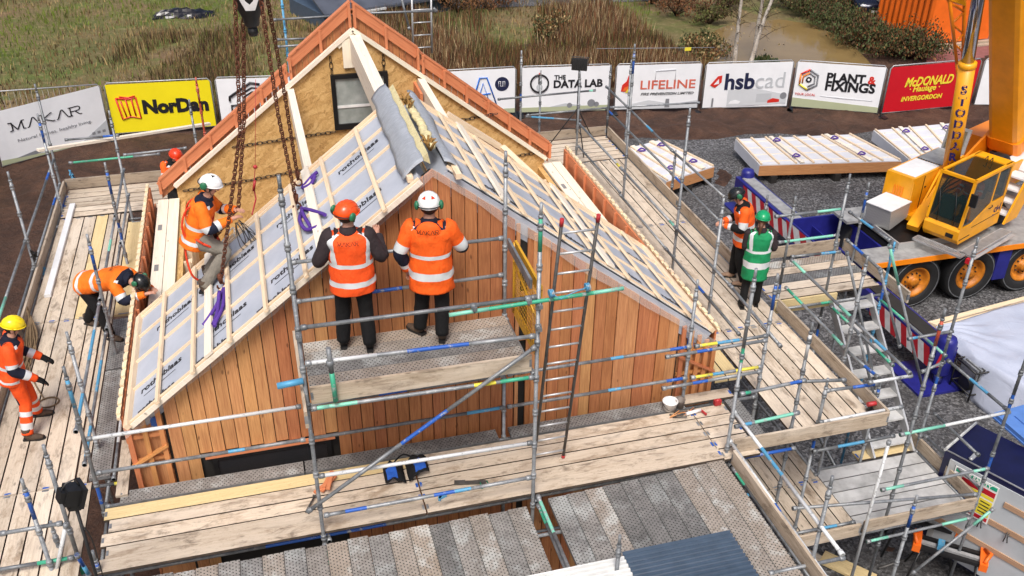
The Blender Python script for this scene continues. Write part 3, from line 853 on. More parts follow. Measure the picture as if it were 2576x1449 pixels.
# tower
stdp(S['tower'], .11, OY, 677, 443, 0); stdp(S['tower'], 2.75, OY - .03, 1354, 510, 0, 3)
standard(S['tower'], 2.72, IY + .02, hz(2.72, 10.0, 1268, 380), 0)
standard(S['tower'], .13, IY + .02, 7.25, 0)
TZ = 5.98
ledger(S['tower'], (.14, OY - .03, 7.0), (2.72, OY - .05, 7.0), bands=[])
gt = ctube((1.72, OY - .08, 6.94), (3.74, OY - .08, 6.98), .0242, 8, [(0, .22, 4), (.22, .82, 3), (.82, 1, 4)]); part(S['tower'], 'ledger', gt, TUBE)
ledger(S['tower'], (.14, OY, 6.52), (2.72, OY - .03, 6.47), bands=[(0, .3, 7), (.43, .7, 1)])
ledger(S['tower'], (.14, OY - .02, 5.92), (2.72, OY - .04, 5.90), bands=[(0, .08, 4), (.08, .2, 4), (.72, .82, 5), (.84, 1, 3)])
ledger(S['tower'], (.14, IY + .02, 7.06), (2.70, IY + .03, 7.05), bands=[]); ledger(S['tower'], (.14, IY + .02, 6.53), (2.70, IY + .03, 6.53), bands=[(.35, .5, 1)])
ledger(S['tower'], (.14, OY, 4.92), (2.72, OY - .03, 4.90), bands=[(0, 1, 7)]); ledger(S['tower'], (.14, OY, 4.30), (2.72, OY - .03, 4.34), bands=[(.1, .2, 1), (.52, .62, 1), (.62, .7, 2)])
ledger(S['tower'], (-.04, OY - .06, 4.46), (2.72, OY - .08, 6.36), 'brace', bands=[(.42, .62, 1)])
ledger(S['tower'], (.12, OY, 5.9), (.12, IY, 5.9), 'transom', bands=[]); ledger(S['tower'], (2.73, OY, 5.9), (2.73, IY, 5.9), 'transom', bands=[])
a = ctube((-.18, OY - .03, 6.3), (.10, OY - .03, 6.32), .038, 10, [(0, 1, 2)]); part(S['tower'], 'ledger_stub', a, TUBE)
a = ctube((.42, OY - .06, 6.0), (.40, OY - .06, 6.72), .028, 8, [(0, .55, 3)]); coupler(a, (.40, OY - .06, 6.52), (0, 0, 1)); part(S['tower'], 'toe_board_post', a, TUBE)
for p_ in ((2.0, OY - .05, 6.99), (2.62, OY - .05, 6.99), (2.75, OY - .05, 6.9), (2.75, OY - .05, 6.6), (.11, OY - .03, 6.9)):
    mb = MB(); coupler(mb, p_, (1, 0, 0)); part(S['tower'], 'coupler', mb, M['galv'])
# ledger beam of the tower end, seen edge on beside the gate
mb = MB(); mb.beam((2.73, OY + .2, 7.02), (2.73, IY - .1, 7.05), .03, .12); part(S['tower'], 'end_guard_rail', mb, M['galv'])
# left line
stdp(S['left'], -2.60, 13.35, 210, 591, 0, 1); stdp(S['left'], -2.62, 16.26, 255, 410, 0, 1); stdp(S['left'], -2.69, 18.39, 283, 277, 0)
stdp(S['left'], -4.12, 16.2, 30, 430, 0); stdp(S['left'], -4.05, 19.0, 90, 287, 0, 1); stdp(S['left'], -2.66, 11.06, 147, 840, 0)
stdp(S['left'], -4.15, 19.9, 122, 207, 0); stdp(S['left'], -4.14, 13.4, -60, 560, 0)
for z, x in ((4.97, -2.65), (4.44, -2.66)):
    ledger(S['left'], (x, 10.2, z), (x, 13.3, z), bands=[(.05, .25, 2), (.5, .75, 2)]); ledger(S['left'], (x, 13.4, z), (x, 16.2, z), bands=[(.55, .7, 4)]); ledger(S['left'], (x, 16.3, z), (x, 18.4, z), bands=[])
for z in (4.72, 4.17):
    ledger(S['left'], (-4.15, 10.2, z), (-4.15, 13.4, z), bands=[]); ledger(S['left'], (-4.15, 13.45, z), (-4.15, 16.2, z), bands=[(0, .3, 4)] if z > 4.5 else []); ledger(S['left'], (-4.15, 16.25, z), (-4.15, 19.9, z), bands=[(.7, .8, 1)])
ledger(S['left'], (-2.5, 10.0, 3.88), (-2.5, 18.4, 3.88)); ledger(S['left'], (-4.1, 10.0, 3.88), (-4.1, 19.9, 3.88)); ledger(S['left'], (-2.42, 10.4, 3.97), (-2.42, 17.9, 3.97), bands=[(.1, .25, 7)])
for y in (10.4, 13.3, 16.3, 18.4): ledger(S['left'], (-4.1, y, 3.9), (-2.3, y, 3.9), 'transom')
# back line
q = py(173, 410, 19.95); q2 = py(403, 387, 19.95); ledger(S['back'], q, q2, bands=[(.05, .7, 3)])
q = py(310, 390, 19.4); q2 = py(470, 372, 19.4); ledger(S['back'], q, q2, bands=[])
q = py(163, 352, 19.95); q2 = py(300, 340, 19.95); ledger(S['back'], q, q2, bands=[(.7, 1, 1)])
standard(S['back'], -1.35, 20.0, hz(-1.35, 20.0, 363, 263), 0); standard(S['back'], -1.2, 20.9, hz(-1.2, 20.9, 373, 207), 0, 6, 6)
standard(S['back'], .75, 20.3, 9.2, 0, 1, 2)
for q in (((688, 50), (880, 38)), ((697, 100), (800, 96)), ((697, 118), (775, 112)), ((850, 36), (1100, 27)), ((1090, 20), (1098, 28))):
    a, b = py(*q[0], 20.2), py(*q[1], 20.2); ledger(S['back'], a, b, bands=[])
for u0, u1 in ((1006, 1032),): ledger(S['back'], py(1006, -20, 20.3), py(1030, 75, 20.3), 'brace', bands=[])
# right line
stdp(S['right'], 6.78, 13.52, 1735, 270); stdp(S['right'], 7.07, 16.69, 1580, 110, 0, 1); stdp(S['right'], 6.87, 19.13, 1455, 180); stdp(S['right'], 6.77, 12.02, 1830, 500)
stdp(S['right'], 8.0, 20.2, 1605, 167); stdp(S['right'], 8.25, 19.6, 1635, 153); stdp(S['right'], 6.4, 20.5, 1345, 177); stdp(S['right'], 5.9, 20.4, 1305, 127)
stdp(S['right'], 8.06, 16.5, 1657, 375, 3.0); stdp(S['right'], 8.08, 12.9, 1838, 480, 0)
for a, b, x in (((1577, 268), (1690, 378), 8.06), ((1690, 378), (1822, 496), 8.06), ((1525, 218), (1577, 268), 8.06), ((1525, 273), (1690, 437), 8.06), ((1690, 437), (1810, 556), 8.06),
                ((1457, 311), (1563, 424), 6.85), ((1563, 424), (1700, 573), 6.85), ((1700, 573), (1838, 720), 6.75), ((1838, 720), (1964, 872), 6.70), ((1455, 368), (1560, 485), 6.85), ((1560, 490), (1675, 626), 6.82), ((1675, 626), (1860, 842), 6.72)):
    ledger(S['right'], px(*a, x), px(*b, x))
for a, b in (((1252, 250), (1498, 227)), ((1322, 293), (1462, 303)), ((1325, 290), (1540, 270)), ((1540, 270), (1760, 258)), ((1425, 359), (1462, 364))):
    ledger(S['right'], py(*a, 20.3), py(*b, 20.3), bands=[(.1, .5, 2)] if a[0] == 1322 else None)
for z in (3.9, 2.0): ledger(S['right'], (6.75, 10.0, z), (6.85, 20.0, z)); ledger(S['right'], (8.0, 10.0, z), (8.05, 20.0, z))
for y in (10.2, 12.4, 14.6, 16.8, 18.9): ledger(S['right'], (6.7, y, 3.88), (8.05, y, 3.88), 'transom')
# stair tower
ST = S['stair']
stdp(ST, 8.22, 12.3, 2017, 496); stdp(ST, 9.12, 12.25, 2154, 440); stdp(ST, 10.25, 13.2, 2277, 475, 0, 1); stdp(ST, 8.05, 10.05, 2187, 643)
stdp(ST, 10.0, 11.9, 2334, 626, 0, 2, 2); stdp(ST, 10.02, 10.2, 2477, 600); stdp(ST, 8.4, 8.75, 2347, 770, 0, 6); stdp(ST, 10.0, 8.72, 2600, 820); stdp(ST, 8.9, 10.15, 2237, 960, 0, 1)
stdp(ST, 7.95, 7.85, 2184, 1209, 0, 1)
E_ = [
 ((1950, 545), (2124, 525), 'y', 12.3, [(.6, 1, 4)]), ((1957, 610), (2110, 591), 'y', 12.3, [(.1, .9, 4)]), ((1990, 646), (2114, 633), 'y', 12.2, [(.6, .9, 2)]),
 ((2137, 533), (2240, 606), 'x', 9.6, [(.3, .6, 2)]), ((2130, 603), (2217, 680), 'x', 9.3, [(.2, .5, 1)]),
 ((1990, 653), (2147, 803), 'x', 8.15, [(0, .25, 4), (.8, 1, 4)]), ((2147, 805), (2290, 940), 'x', 8.15, [(.4, .6, 2)]),
 ((1977, 723), (2127, 876), 'x', 8.10, [(0, .3, 3), (.8, 1, 4)]), ((2127, 880), (2210, 950), 'x', 8.12, [(.6, .9, 1)]),
 ((2090, 770), (2247, 920), 'x', 9.0, [(0, .3, 3), (.75, 1, 3)]), ((2210, 750), (2380, 896), 'x', 10.0, [(0, .4, 3), (.75, 1, 4)]),
 ((2284, 853), (2397, 833), 'y', 10.2, [(0, .2, 2)]), ((2317, 936), (2377, 910), 'y', 10.2, []), ((2384, 906), (2533, 1030), 'x', 10.05, [(.4, .7, 2)]),
 ((2184, 963), (2294, 945), 'y', 9.0, [(0, 1, 7)]), ((2060, 1063), (2270, 1023), 'y', 8.9, [(0, 1, 7)]), ((2264, 1094), (2540, 1036), 'y', 8.75, [(0, .4, 4), (.4, 1, 7)]),
 ((2044, 1136), (2250, 1096), 'y', 8.9, [(.3, .62, 2)]), ((2077, 983), (2210, 966), 'y', 9.1, [(.5, 1, 1)]),
 ((1994, 1279), (2457, 1243), 'y', 8.72, []), ((2217, 1233), (2487, 1178), 'y', 8.7, [(0, .2, 4), (.85, 1, 4)]), ((1994, 1343), (2150, 1313), 'y', 8.8, [(.45, .7, 2)]),
 ((2180, 1363), (2440, 1303), 'y', 8.72, [(0, .2, 4), (.72, 1, 4)]), ((2350, 1040), (2463, 1146), 'x', 10.05, []), ((2327, 1096), (2470, 1233), 'x', 10.05, []), ((2007, 960), (2127, 956), 'y', 9.0, [])]
for a, b, k, c, bd in E_:
    f_ = (lambda q: py(*q, c)) if k == 'y' else (lambda q: px(*q, c))
    ledger(ST, f_(a), f_(b), bands=bd)
for a, b, y, bd in (((2294, 1443), (2500, 1279), 8.6, [(.75, 1, 4)]), ((2140, 1460), (2237, 1109), 8.6, [(0, 1, 7)]), ((2130, 633), (2205, 980), 11.2, []), ((2237, 616), (2322, 980), 11.0, [(0, .25, 4)]), ((2214, 680), (2264, 873), 11.0, []), ((2160, 840), (2200, 1000), 10.6, [])):
    ledger(ST, py(*a, y), py(*b, y), 'brace', bands=bd)
for x in (8.05, 10.0):
    for z in (1.95,): ledger(ST, (x, 8.75, z), (x, 10.2, z)); 
for y in (8.75, 10.2): ledger(ST, (6.9, y, 1.93), (10.0, y, 1.93))
ledger(ST, (8.1, 12.1, 3.9), (10.3, 12.1, 3.9)); ledger(ST, (8.1, 13.9, 3.9), (10.3, 13.9, 3.9))
# loading bay frame and its guard rails
for a, b, bd in (((1844, 1033), (2120, 1396), [(.3, .5, 2)]), ((1834, 1106), (2085, 1462), [(.5, .56, 1), (.56, 1, 7)])): ledger(S['bay'], px(*a, 5.58), px(*b, 5.58), bands=bd, base=7)
ledger(S['bay'], py(1934, 1443, 6.75), py(2124, 1403, 6.75), bands=[])
for y in (8.1, 6.6): ledger(S['bay'], (-2.2, y, 3.9), (5.6, y, 3.9))
for x in (.11, 2.80, 5.52): ledger(S['bay'], (x, 6.2, 3.93), (x, 8.6, 3.93), 'transom', bands=[(.85, .95, 3)])
standard(S['bay'], 5.58, 6.72, 5.4); standard(S['bay'], 3.29, 7.12, hz(3.29, 7.12, 1548, 1345))
ledger(S['bay'], (2.80, 6.2, 4.06), (2.80, 8.62, 4.06), bands=[(.72, .95, 4)])
# bottom left corner
stdp(S['fore'], -2.71, 9.07, 97, 1123); stdp(S['fore'], -2.98, 8.94, 43, 1209, 0, 1); stdp(S['fore'], -2.95, 9.3, 123, 1313); standard(S['fore'], -2.45, 8.75, 4.35, 0, 1)
for a, b, y, bd in (((0, 1343), (157, 1316), 9.05, []), ((-20, 1436), (186, 1402), 8.98, [(.55, 1, 3)]), ((167, 1316), (138, 1455), 8.95, [(0, 1, 7)])): ledger(S['fore'], py(*a, y), py(*b, y), bands=bd)
ledger(S['fore'], px(193, 1395, -2.5), px(225, 1449, -2.5), bands=[(0, .5, 1), (.5, 1, 2)])

# ---------------------------------------------------------------- decks
def sboard(x0, x1, y0, y1, z, label, group, mat='board', nm='scaffold_board', ends=True):
    """timber board with hooped metal end bands"""
    mb = MB(); mb.box(x0 + (.007 if x1 - x0 < y1 - y0 else 0), x1 - (.007 if x1 - x0 < y1 - y0 else 0), y0 + (.007 if x1 - x0 >= y1 - y0 else 0), y1 - (.007 if x1 - x0 >= y1 - y0 else 0), z - .038, z)
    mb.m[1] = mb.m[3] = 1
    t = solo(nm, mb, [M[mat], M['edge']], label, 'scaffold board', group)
    if ends:
        for e in (0, 1):
            e_ = MB()
            if x1 - x0 > y1 - y0:
                xx = x0 + .003 if e == 0 else x1 - .033
                e_.box(xx, xx + .03, y0 + .07, y1 - .07, z, z + .0025)
            else:
                yy = y0 + .003 if e == 0 else y1 - .033
                e_.box(x0 + .07, x1 - .07, yy, yy + .03, z, z + .0025)
            part(t, 'end_band', e_, M['galv'] if rnd() < .6 else M['tblue'])
    return t
M['paleplank'] = m_plain('pale_scuffed_plank', (.58, .58, .57), .5, .1, .22, 3)
def splank(x0, x1, y0, y1, z, label, group, mat=None):
    """perforated steel plank: a folded tray with side lips"""
    mb = MB(); h = .05
    mb.box(x0, x1, y0, y1, z - h, z - .004, 1)
    along = (x1 - x0) > (y1 - y0); o = U(0, 9)
    c = [(x0, y0, z), (x1, y0, z), (x1, y1, z), (x0, y1, z)]
    uv = [(p[0] + o if along else p[1] + o, (p[1] - y0) if along else (p[0] - x0)) for p in c]
    mb.poly(c, 0, uv)
    for a, b in ((0, 1), (1, 2), (2, 3), (3, 0)):
        p, q = c[a], c[b]; mb.poly([(p[0], p[1], z - .006), (q[0], q[1], z - .006), q, p], 1)
    return solo('steel_plank', mb, [mat or M['plank'], M['planks']], label, 'scaffold plank', group)
g1 = 'timber boards of the front deck'
cond = ['bleached', 'muddy', 'dusty', 'worn', 'pale']
for i in range(5):
    y0 = 8.70 + i * .228
    for (xa, xb), wh in (((-2.42 + (.02 if i % 2 else -.05), 1.38), 'left half'), ((1.40, 5.44), 'right half'), ((5.455, 5.98), 'short right end')):
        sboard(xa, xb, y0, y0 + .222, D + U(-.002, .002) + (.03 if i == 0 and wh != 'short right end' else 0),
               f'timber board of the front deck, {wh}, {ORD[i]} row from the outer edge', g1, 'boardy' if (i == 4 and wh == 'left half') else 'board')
splank(-2.3, -.02, 9.86, 10.09, D + .012, 'perforated steel plank by the dark window, against the gable wall', 'steel planks along the gable wall')
splank(.0, 2.62, 9.86, 10.09, D + .012, 'perforated steel plank with a yellow paint splash, against the gable wall', 'steel planks along the gable wall')
splank(2.80, 5.40, 9.86, 10.09, D + .012, 'perforated steel plank behind the ladder, against the gable wall', 'steel planks along the gable wall')
splank(6.03, 6.24, 8.84, 9.9, D + .006, 'pale grey perforated plank at the right end of the front deck', 'steel planks along the gable wall')
sboard(5.3, 6.2, 9.93, 10.15, D + .02, 'short pale board beside the white bucket at the gable corner', g1)
g2 = 'timber boards of the left deck'
seg = [(6.2, 10.38, 'nearest length'), (10.4, 14.58, 'second length'), (14.6, 18.5, 'farthest length')]
for i in range(6):
    x0 = -4.02 + i * .226
    for a, b, wh in (seg if i < 5 else seg[:1]):
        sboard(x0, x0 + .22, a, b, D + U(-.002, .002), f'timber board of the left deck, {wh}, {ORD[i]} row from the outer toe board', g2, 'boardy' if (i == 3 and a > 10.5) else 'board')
splank(-2.72, -2.46, 10.45, 12.9, D + .01, 'perforated steel plank beside the left eaves, nearer one', 'steel planks beside the left eaves'); splank(-2.72, -2.46, 12.95, 14.4, D + .01, 'perforated steel plank beside the left eaves, farther one', 'steel planks beside the left eaves')
sboard(-2.72, -2.42, 14.5, 18.0, D + .03, 'bright yellow board between the left deck and the eaves', g2, 'boardy')
sboard(-2.36, -2.2, 9.98, 11.1, D + .05, 'short grey board beside the left corner of the gable', g2)
for i in range(6):
    y0 = 18.56 + i * .226
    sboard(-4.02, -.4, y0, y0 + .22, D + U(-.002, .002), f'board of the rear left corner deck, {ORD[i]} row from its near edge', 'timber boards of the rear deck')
for i in range(6):
    y0 = 18.72 + i * .226
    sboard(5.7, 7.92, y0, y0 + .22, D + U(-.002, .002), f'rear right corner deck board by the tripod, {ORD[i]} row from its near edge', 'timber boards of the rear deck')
g3 = 'timber boards of the right deck'
for i in range(6):
    x0 = 6.60 + i * .226
    for a, b, wh in ((8.86, 11.58, 'nearest length'), (11.6, 15.4, 'middle length'), (15.42, 18.68, 'farthest length')):
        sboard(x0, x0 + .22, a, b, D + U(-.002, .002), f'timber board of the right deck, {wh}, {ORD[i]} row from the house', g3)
for i in range(2):
    for a, b, wh in ((10.4, 14.0, 'nearer'), (14.02, 18.5, 'farther')):
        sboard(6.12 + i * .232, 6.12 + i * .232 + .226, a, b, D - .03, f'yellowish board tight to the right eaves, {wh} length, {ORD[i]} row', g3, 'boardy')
# tower deck
for i in range(5):
    y0 = OY + .05 + i * .236
    splank(.16, 2.70, y0, y0 + .229, TZ, f'perforated steel plank under the two workers, {ORD[i]} from the front', 'steel planks of the upper bay')
def toe(x0, x1, y0, y1, z, label, h=.222, lean=0, mat='toe'):
    mb = MB(); mb.box(x0, x1, y0, y1, z, z + h)
    t = solo('toe_board', mb, M[mat], label, 'toe board', 'toe boards round the decks')
    for e in (0, 1):
        b = MB()
        if x1 - x0 > y1 - y0:
            xx = x0 - .0015 if e == 0 else x1 - .0285; b.box(xx, xx + .03, y0 - .002, y1 + .002, z + .06, z + h - .06)
        else:
            yy = y0 - .0015 if e == 0 else y1 - .0285; b.box(x0 - .002, x1 + .002, yy, yy + .03, z + .06, z + h - .06)
        part(t, 'end_band', b, M['galv'])
    return t
toe(.16, 2.70, OY + .005, OY + .04, TZ - .02, 'toe board along the front of the upper bay, below the two workers')
toe(.06, .095, OY - .35, IY, TZ - .06, 'toe board at the left end of the upper bay, sticking out past its post')
toe(5.62, 8.0, 8.79, 8.828, D, 'toe board closing the near end of the right deck')
toe(-4.10, -4.062, 7.0, 14.3, D - .02, 'toe board outside the left deck, nearer length by the rope'); toe(-4.10, -4.062, 14.33, 19.95, D - .02, 'toe board outside the left deck, farther length with blue ties')
sboard(-2.885, -2.74, 10.42, 14.5, D - .01, 'narrow grey board beside the inner posts of the left deck, nearer length', g2); sboard(-2.885, -2.74, 14.52, 18.5, D - .01, 'narrow grey board beside the inner posts of the left deck, farther length', g2)
toe(-4.06, -.8, 19.95, 19.99, D, 'toe board across the rear left corner deck')
toe(5.9, 7.95, 20.12, 20.16, D, 'toe board across the rear right corner deck'); 
toe(7.97, 8.008, 12.6, 16.0, D, 'toe board outside the right deck, by the man in the black helmet'); toe(7.97, 8.008, 16.03, 20.1, D, 'toe board outside the right deck, farthest length')
toe(7.99, 8.028, 8.83, 11.95, D, 'toe board outside the right deck, nearest length by the stairs')
# loading bay planks
xs = [-.62 + .255 * i for i in range(0, 13)]
xa = -2.12; i = 0
while xa < 2.62:
    splank(xa, xa + .243, 5.7, 8.53 + .015 * math.sin(i * 2.1), D, f'perforated steel plank of the bottom deck, left group, {ORD[i]} from its left end', 'perforated planks of the bottom deck'); xa += .25; i += 1
xa = 2.93; i = 0
while xa < 5.4:
    splank(xa, xa + .243, 5.7, 8.60 + .012 * i, D, f'perforated steel plank of the bottom deck, right group, {ORD[i]} from the dark gap', 'perforated planks of the bottom deck'); xa += .25; i += 1
toe(5.52, 5.56, 5.9, 8.66, D - .04, 'long grey toe board at the right end of the bottom deck')
# corrugated sheets lying over the bottom deck
def corr(x0, x1, y0, y1, z, mat, label, pitch=.065, h=.016):
    mb = MB(); n_ = int((y1 - y0) / (pitch / 6)); rows = []
    for i in range(n_ + 1):
        y = y0 + (y1 - y0) * i / n_; s_ = math.sin(2 * math.pi * (y - y0) / pitch); zz = z + h * max(-.6, min(.6, s_)) / .6
        rows.append([(x0, y, zz), (x1, y, zz)])
    for k in (0, -.004): 
        b = len(mb.v)
        for r in rows: mb.v += [(p[0], p[1], p[2] + k) for p in r]
        for i in range(n_): mb.face([b + 2 * i, b + 2 * i + 1, b + 2 * i + 3, b + 2 * i + 2], 0)
    return solo('corrugated_sheet', mb, mat, label, 'roofing sheet', 'corrugated sheets on the bottom deck')
M['slate'] = m_plain('slate_blue_coated_steel', (.055, .085, .13), .4, 0, .12, 5)
M['cream'] = m_plain('off_white_coated_steel', (.62, .63, .62), .45, 0, .08, 5)
corr(3.44, 4.82, 5.9, 7.34, D + .17, M['slate'], 'slate blue corrugated sheet at the bottom edge')
corr(2.2, 3.438, 5.9, 7.28, D + .165, M['cream'], 'off white corrugated sheet beside the slate blue one')
# landings of the stair tower
for i in range(4):
    y0 = 12.25 + i * .25
    (splank if i in (2,) else sboard)(8.1, 10.2, y0, y0 + .24, D, f'plank of the upper stair landing, {ORD[i]} row from the camera', 'planks of the stair landings')
splank(8.1, 10.2, 13.25, 13.48, D, 'perforated plank of the upper stair landing, farthest row', 'planks of the stair landings')
toe(8.15, 10.2, 13.6, 13.64, D, 'toe board behind the upper stair landing, by the blue outrigger'); toe(10.28, 10.32, 11.6, 13.6, D, 'toe board at the right end of the upper stair landing')
mb = MB(); mb.box(8.1, 9.3, 12.16, 12.2, D - .22, D + .02); solo('toe_board', mb, M['boardy'], 'cream edge board under the front of the upper stair landing', 'toe board', 'toe boards round the decks')
for i in range(5):
    y0 = 8.80 + i * .265
    splank(8.02, 9.93, y0, y0 + .245, 2.0, f'pale metal plank of the lower stair landing, {ORD[i]} row from the camera', 'planks of the stair landings', M['paleplank'])
sboard(8.9, 9.95, 10.16, 10.4, 2.0, 'yellow board at the foot of the stair', 'planks of the stair landings', 'boardy')
for i in range(5):
    x0 = 6.88 + i * .228
    sboard(x0, x0 + .222, 8.85, 9.9, 2.0, f'low side floor board, nearer length, {ORD[i]} row from the steel deck', 'boards of the low side floor')
    sboard(x0, x0 + .222, 9.92, 10.75, 2.0, f'low side floor board, farther length, {ORD[i]} row from the steel deck', 'boards of the low side floor')
toe(8.0, 10.0, 8.70, 8.738, 2.0, 'toe board along the front of the lower stair landing'); toe(10.0, 10.04, 8.76, 10.4, 2.0, 'toe board at the right end of the lower stair landing')
toe(6.8, 7.95, 8.70, 8.738, 1.96, 'toe board along the front of the low side floor')
# stair
t = thing('site_stair', 'steep pale stair with open treads going down from the upper landing', 'stair', (9.5, 11, 2.0))
p0, p1 = V(0, 11.98, 3.86), V(0, 10.2, 2.02)
for k in range(7):
    f = k / 6.5; c = p0 + (p1 - p0) * f
    mb = MB(); mb.box(9.17, 9.86, c.y - .11, c.y + .11, c.z - .035, c.z); part(t, 'tread', mb, M['paleplank'])
for xx in (9.13, 9.88):
    mb = MB(); mb.beam((xx, p0.y + .1, p0.z + .1), (xx, p1.y - .05, p1.z - .02), .035, .16, (0, 0, 1)); part(t, 'stringer', mb, M['alu'])
# ladders
def ladder(label, a, b, w, rungs, mat, tips=None, right=None):
    a = Vector(a); b = Vector(b); r = Vector(right).normalized() * (w / 2)
    t = thing('ladder', label, 'ladder', a, 'ladders on the scaffold')
    for s_ in (-1, 1):
        mb = MB(); mb.tube(a + r * s_, b + r * s_, .021, 8, 0); st = part(t, 'stile', mb, mat)
        if tips:
            mb = MB(); mb.tube(b + r * s_ - (b - a).normalized() * .04, b + r * s_ + (b - a).normalized() * .05, .025, 8); part(st, 'tip_cap', mb, tips)
            mb = MB(); mb.tube(a + r * s_ - (b - a).normalized() * .02, a + r * s_ + (b - a).normalized() * .03, .025, 8); part(st, 'foot_cap', mb, tips)
    for k in range(rungs):
        c = a + (b - a) * ((k + .5) / rungs); mb = MB(); mb.tube(c - r, c + r, .014, 7); part(t, 'rung', mb, M['alu'])
    return t
la, lb = pz(1380, 1158, 4.0), py(1459, 555, 8.55)
M['dsteel'] = m_plain('dull_dark_steel', (.11, .105, .10), .5, .4, .25, 9)
M['redcap'] = m_plain('red_rubber', (.45, .03, .035), .5)
la.z = 4.02; ladder('steel ladder with red tips tied to the green tube in front of the gable', la, lb, .41, 14, M['dsteel'], M['redcap'], (1, 0, 0))
mb = MB()
for q in (py(1387, 738, 8.58), py(1478, 722, 8.58)):
    for k in range(3): mb.lathe([(.045, -.008), (.052, 0), (.045, .008)], q + V(.0 + .018 * (k - 1), 0, 0), (1, .1, .1), 10)
mb.path([py(1387, 738, 8.55), py(1410, 752, 8.54), py(1440, 737, 8.55), py(1478, 722, 8.55)], .006, 5)
solo('rope_lashing', mb, M['tlblue'], 'light blue rope lashing that ties the ladder to the tube', 'rope')
a, b = py(1063, 135, 20.6), py(1060, -25, 20.6)
ladder('aluminium ladder standing against the rear scaffold at the top', (a.x + .0, 20.6, a.z), (b.x, 20.6, b.z), .42, 5, M['alu'], None, (1, 0, 0))
# yellow swing gate
M['gatey'] = m_chip('chipped_yellow_gate_paint', (.62, .33, .02), (.20, .07, .02), .55)
t = thing('safety_gate', 'yellow mesh safety gate with chipped paint at the right end of the upper bay', 'gate', (2.78, 9.3, TZ))
gx = 2.80
def gp(y, z): return V(gx, y, z)
mb = MB()
mb.prism([gp(8.78, 6.9), gp(9.86, 6.98), gp(9.86, 7.08), gp(8.78, 7.05)], (.03, 0, 0)); mb.prism([gp(8.82, 6.02), gp(9.86, 6.02), gp(9.86, 6.16), gp(8.82, 6.16)], (.03, 0, 0))
mb.tube(gp(8.82, 6.1), gp(8.82, 7.0), .018); mb.tube(gp(9.86, 6.05), gp(9.86, 7.05), .018)
mb.tube(gp(8.82, 6.55), gp(9.86, 6.78), .016)
part(t, 'gate_frame', mb, M['gatey'])
mb = MB()
for i in range(1, 16): y = 8.82 + i * .065; mb.tube(gp(y, 6.14), gp(y, 6.94), .004, 4)
for i in range(1, 12): z = 6.14 + i * .067; mb.tube(gp(8.82, z), gp(9.86, z), .004, 4)
part(t, 'wire_mesh', mb, M['gatey'])
# ================================================================ people
def m_cloth(name, c, var=.14, rough=.8, bump=.25):
    n = NT(name); v = n.coord('Object', (1, 1, 1), True); f = n.noise(v, 7, 5, .6)
    cc = n.ramp(f, [(.3, tuple(x * (1 - var * 1.6) for x in c)), (.65, c)])
    n.bump(n.math('ADD', n.noise(n.coord('Object', (1, 1, .45), True), 10, 4, .6, 1.6), n.math('MULTIPLY', n.noise(v, 34, 4, .6), .3)), bump * 2.2, .03)
    cc = n.mix(n.math('MULTIPLY', n.ramp(n.noise(v, 3.3, 6, .7), [(.56, 0.0), (.72, 1.0)]), .35), cc, tuple(x * .45 + .01 for x in c))
    return n.out(cc, rough, 0, .3)
M['skin'] = m_cloth('skin', (.52, .27, .19), .1, .5, .05)
M['hvo'] = m_cloth('fluorescent_orange_cloth', (.93, .125, .012), .10, .7)
M['hvo2'] = m_cloth('amber_fluorescent_cloth', (.95, .19, .012), .10, .7)
M['hvr'] = m_cloth('fluorescent_red_orange_cloth', (.92, .098, .014), .10, .7)
M['hvg'] = m_cloth('green_vest_cloth', (.010, .26, .095), .12, .7)
M['refl'] = m_plain('reflective_tape', (.70, .73, .75), .3, .15, .05)
M['blk'] = m_cloth('black_workwear', (.008, .008, .009), .2, .85)
M['navy'] = m_cloth('navy_cloth', (.010, .013, .030), .2, .85)
M['char'] = m_cloth('dark_grey_brown_sleeve', (.035, .025, .028), .2, .85)
M['grey'] = m_cloth('grey_work_trousers', (.24, .22, .185), .15, .85)
M['boot'] = m_cloth('brown_work_boot', (.09, .06, .042), .25, .8)
M['bootb'] = m_cloth('black_work_boot', (.018, .014, .013), .25, .7)
M['boott'] = m_cloth('tan_work_boot', (.38, .25, .17), .2, .8)
M['hair'] = m_plain('brown_hair', (.10, .035, .015), .6)
M['hairb'] = m_plain('dark_hair', (.015, .011, .009), .6)
M['hred'] = m_plain('glossy_red_helmet', (.72, .05, .012), .25, 0, .04)
M['horange'] = m_plain('orange_red_helmet', (.80, .085, .012), .25, 0, .04)
M['hwhite'] = m_plain('glossy_white_helmet', (.80, .80, .80), .25, 0, .03)
M['hyellow'] = m_plain('glossy_yellow_helmet', (.86, .66, .012), .25, 0, .04)
M['hgreen'] = m_plain('glossy_green_helmet', (.008, .30, .115), .25, 0, .04)
M['hblack'] = m_plain('glossy_black_helmet', (.012, .014, .015), .22, 0, .04)
M['egreen'] = m_plain('green_ear_cup', (.02, .16, .075), .4)
M['orangew'] = m_cloth('red_harness_webbing', (.75, .06, .02), .1, .7)
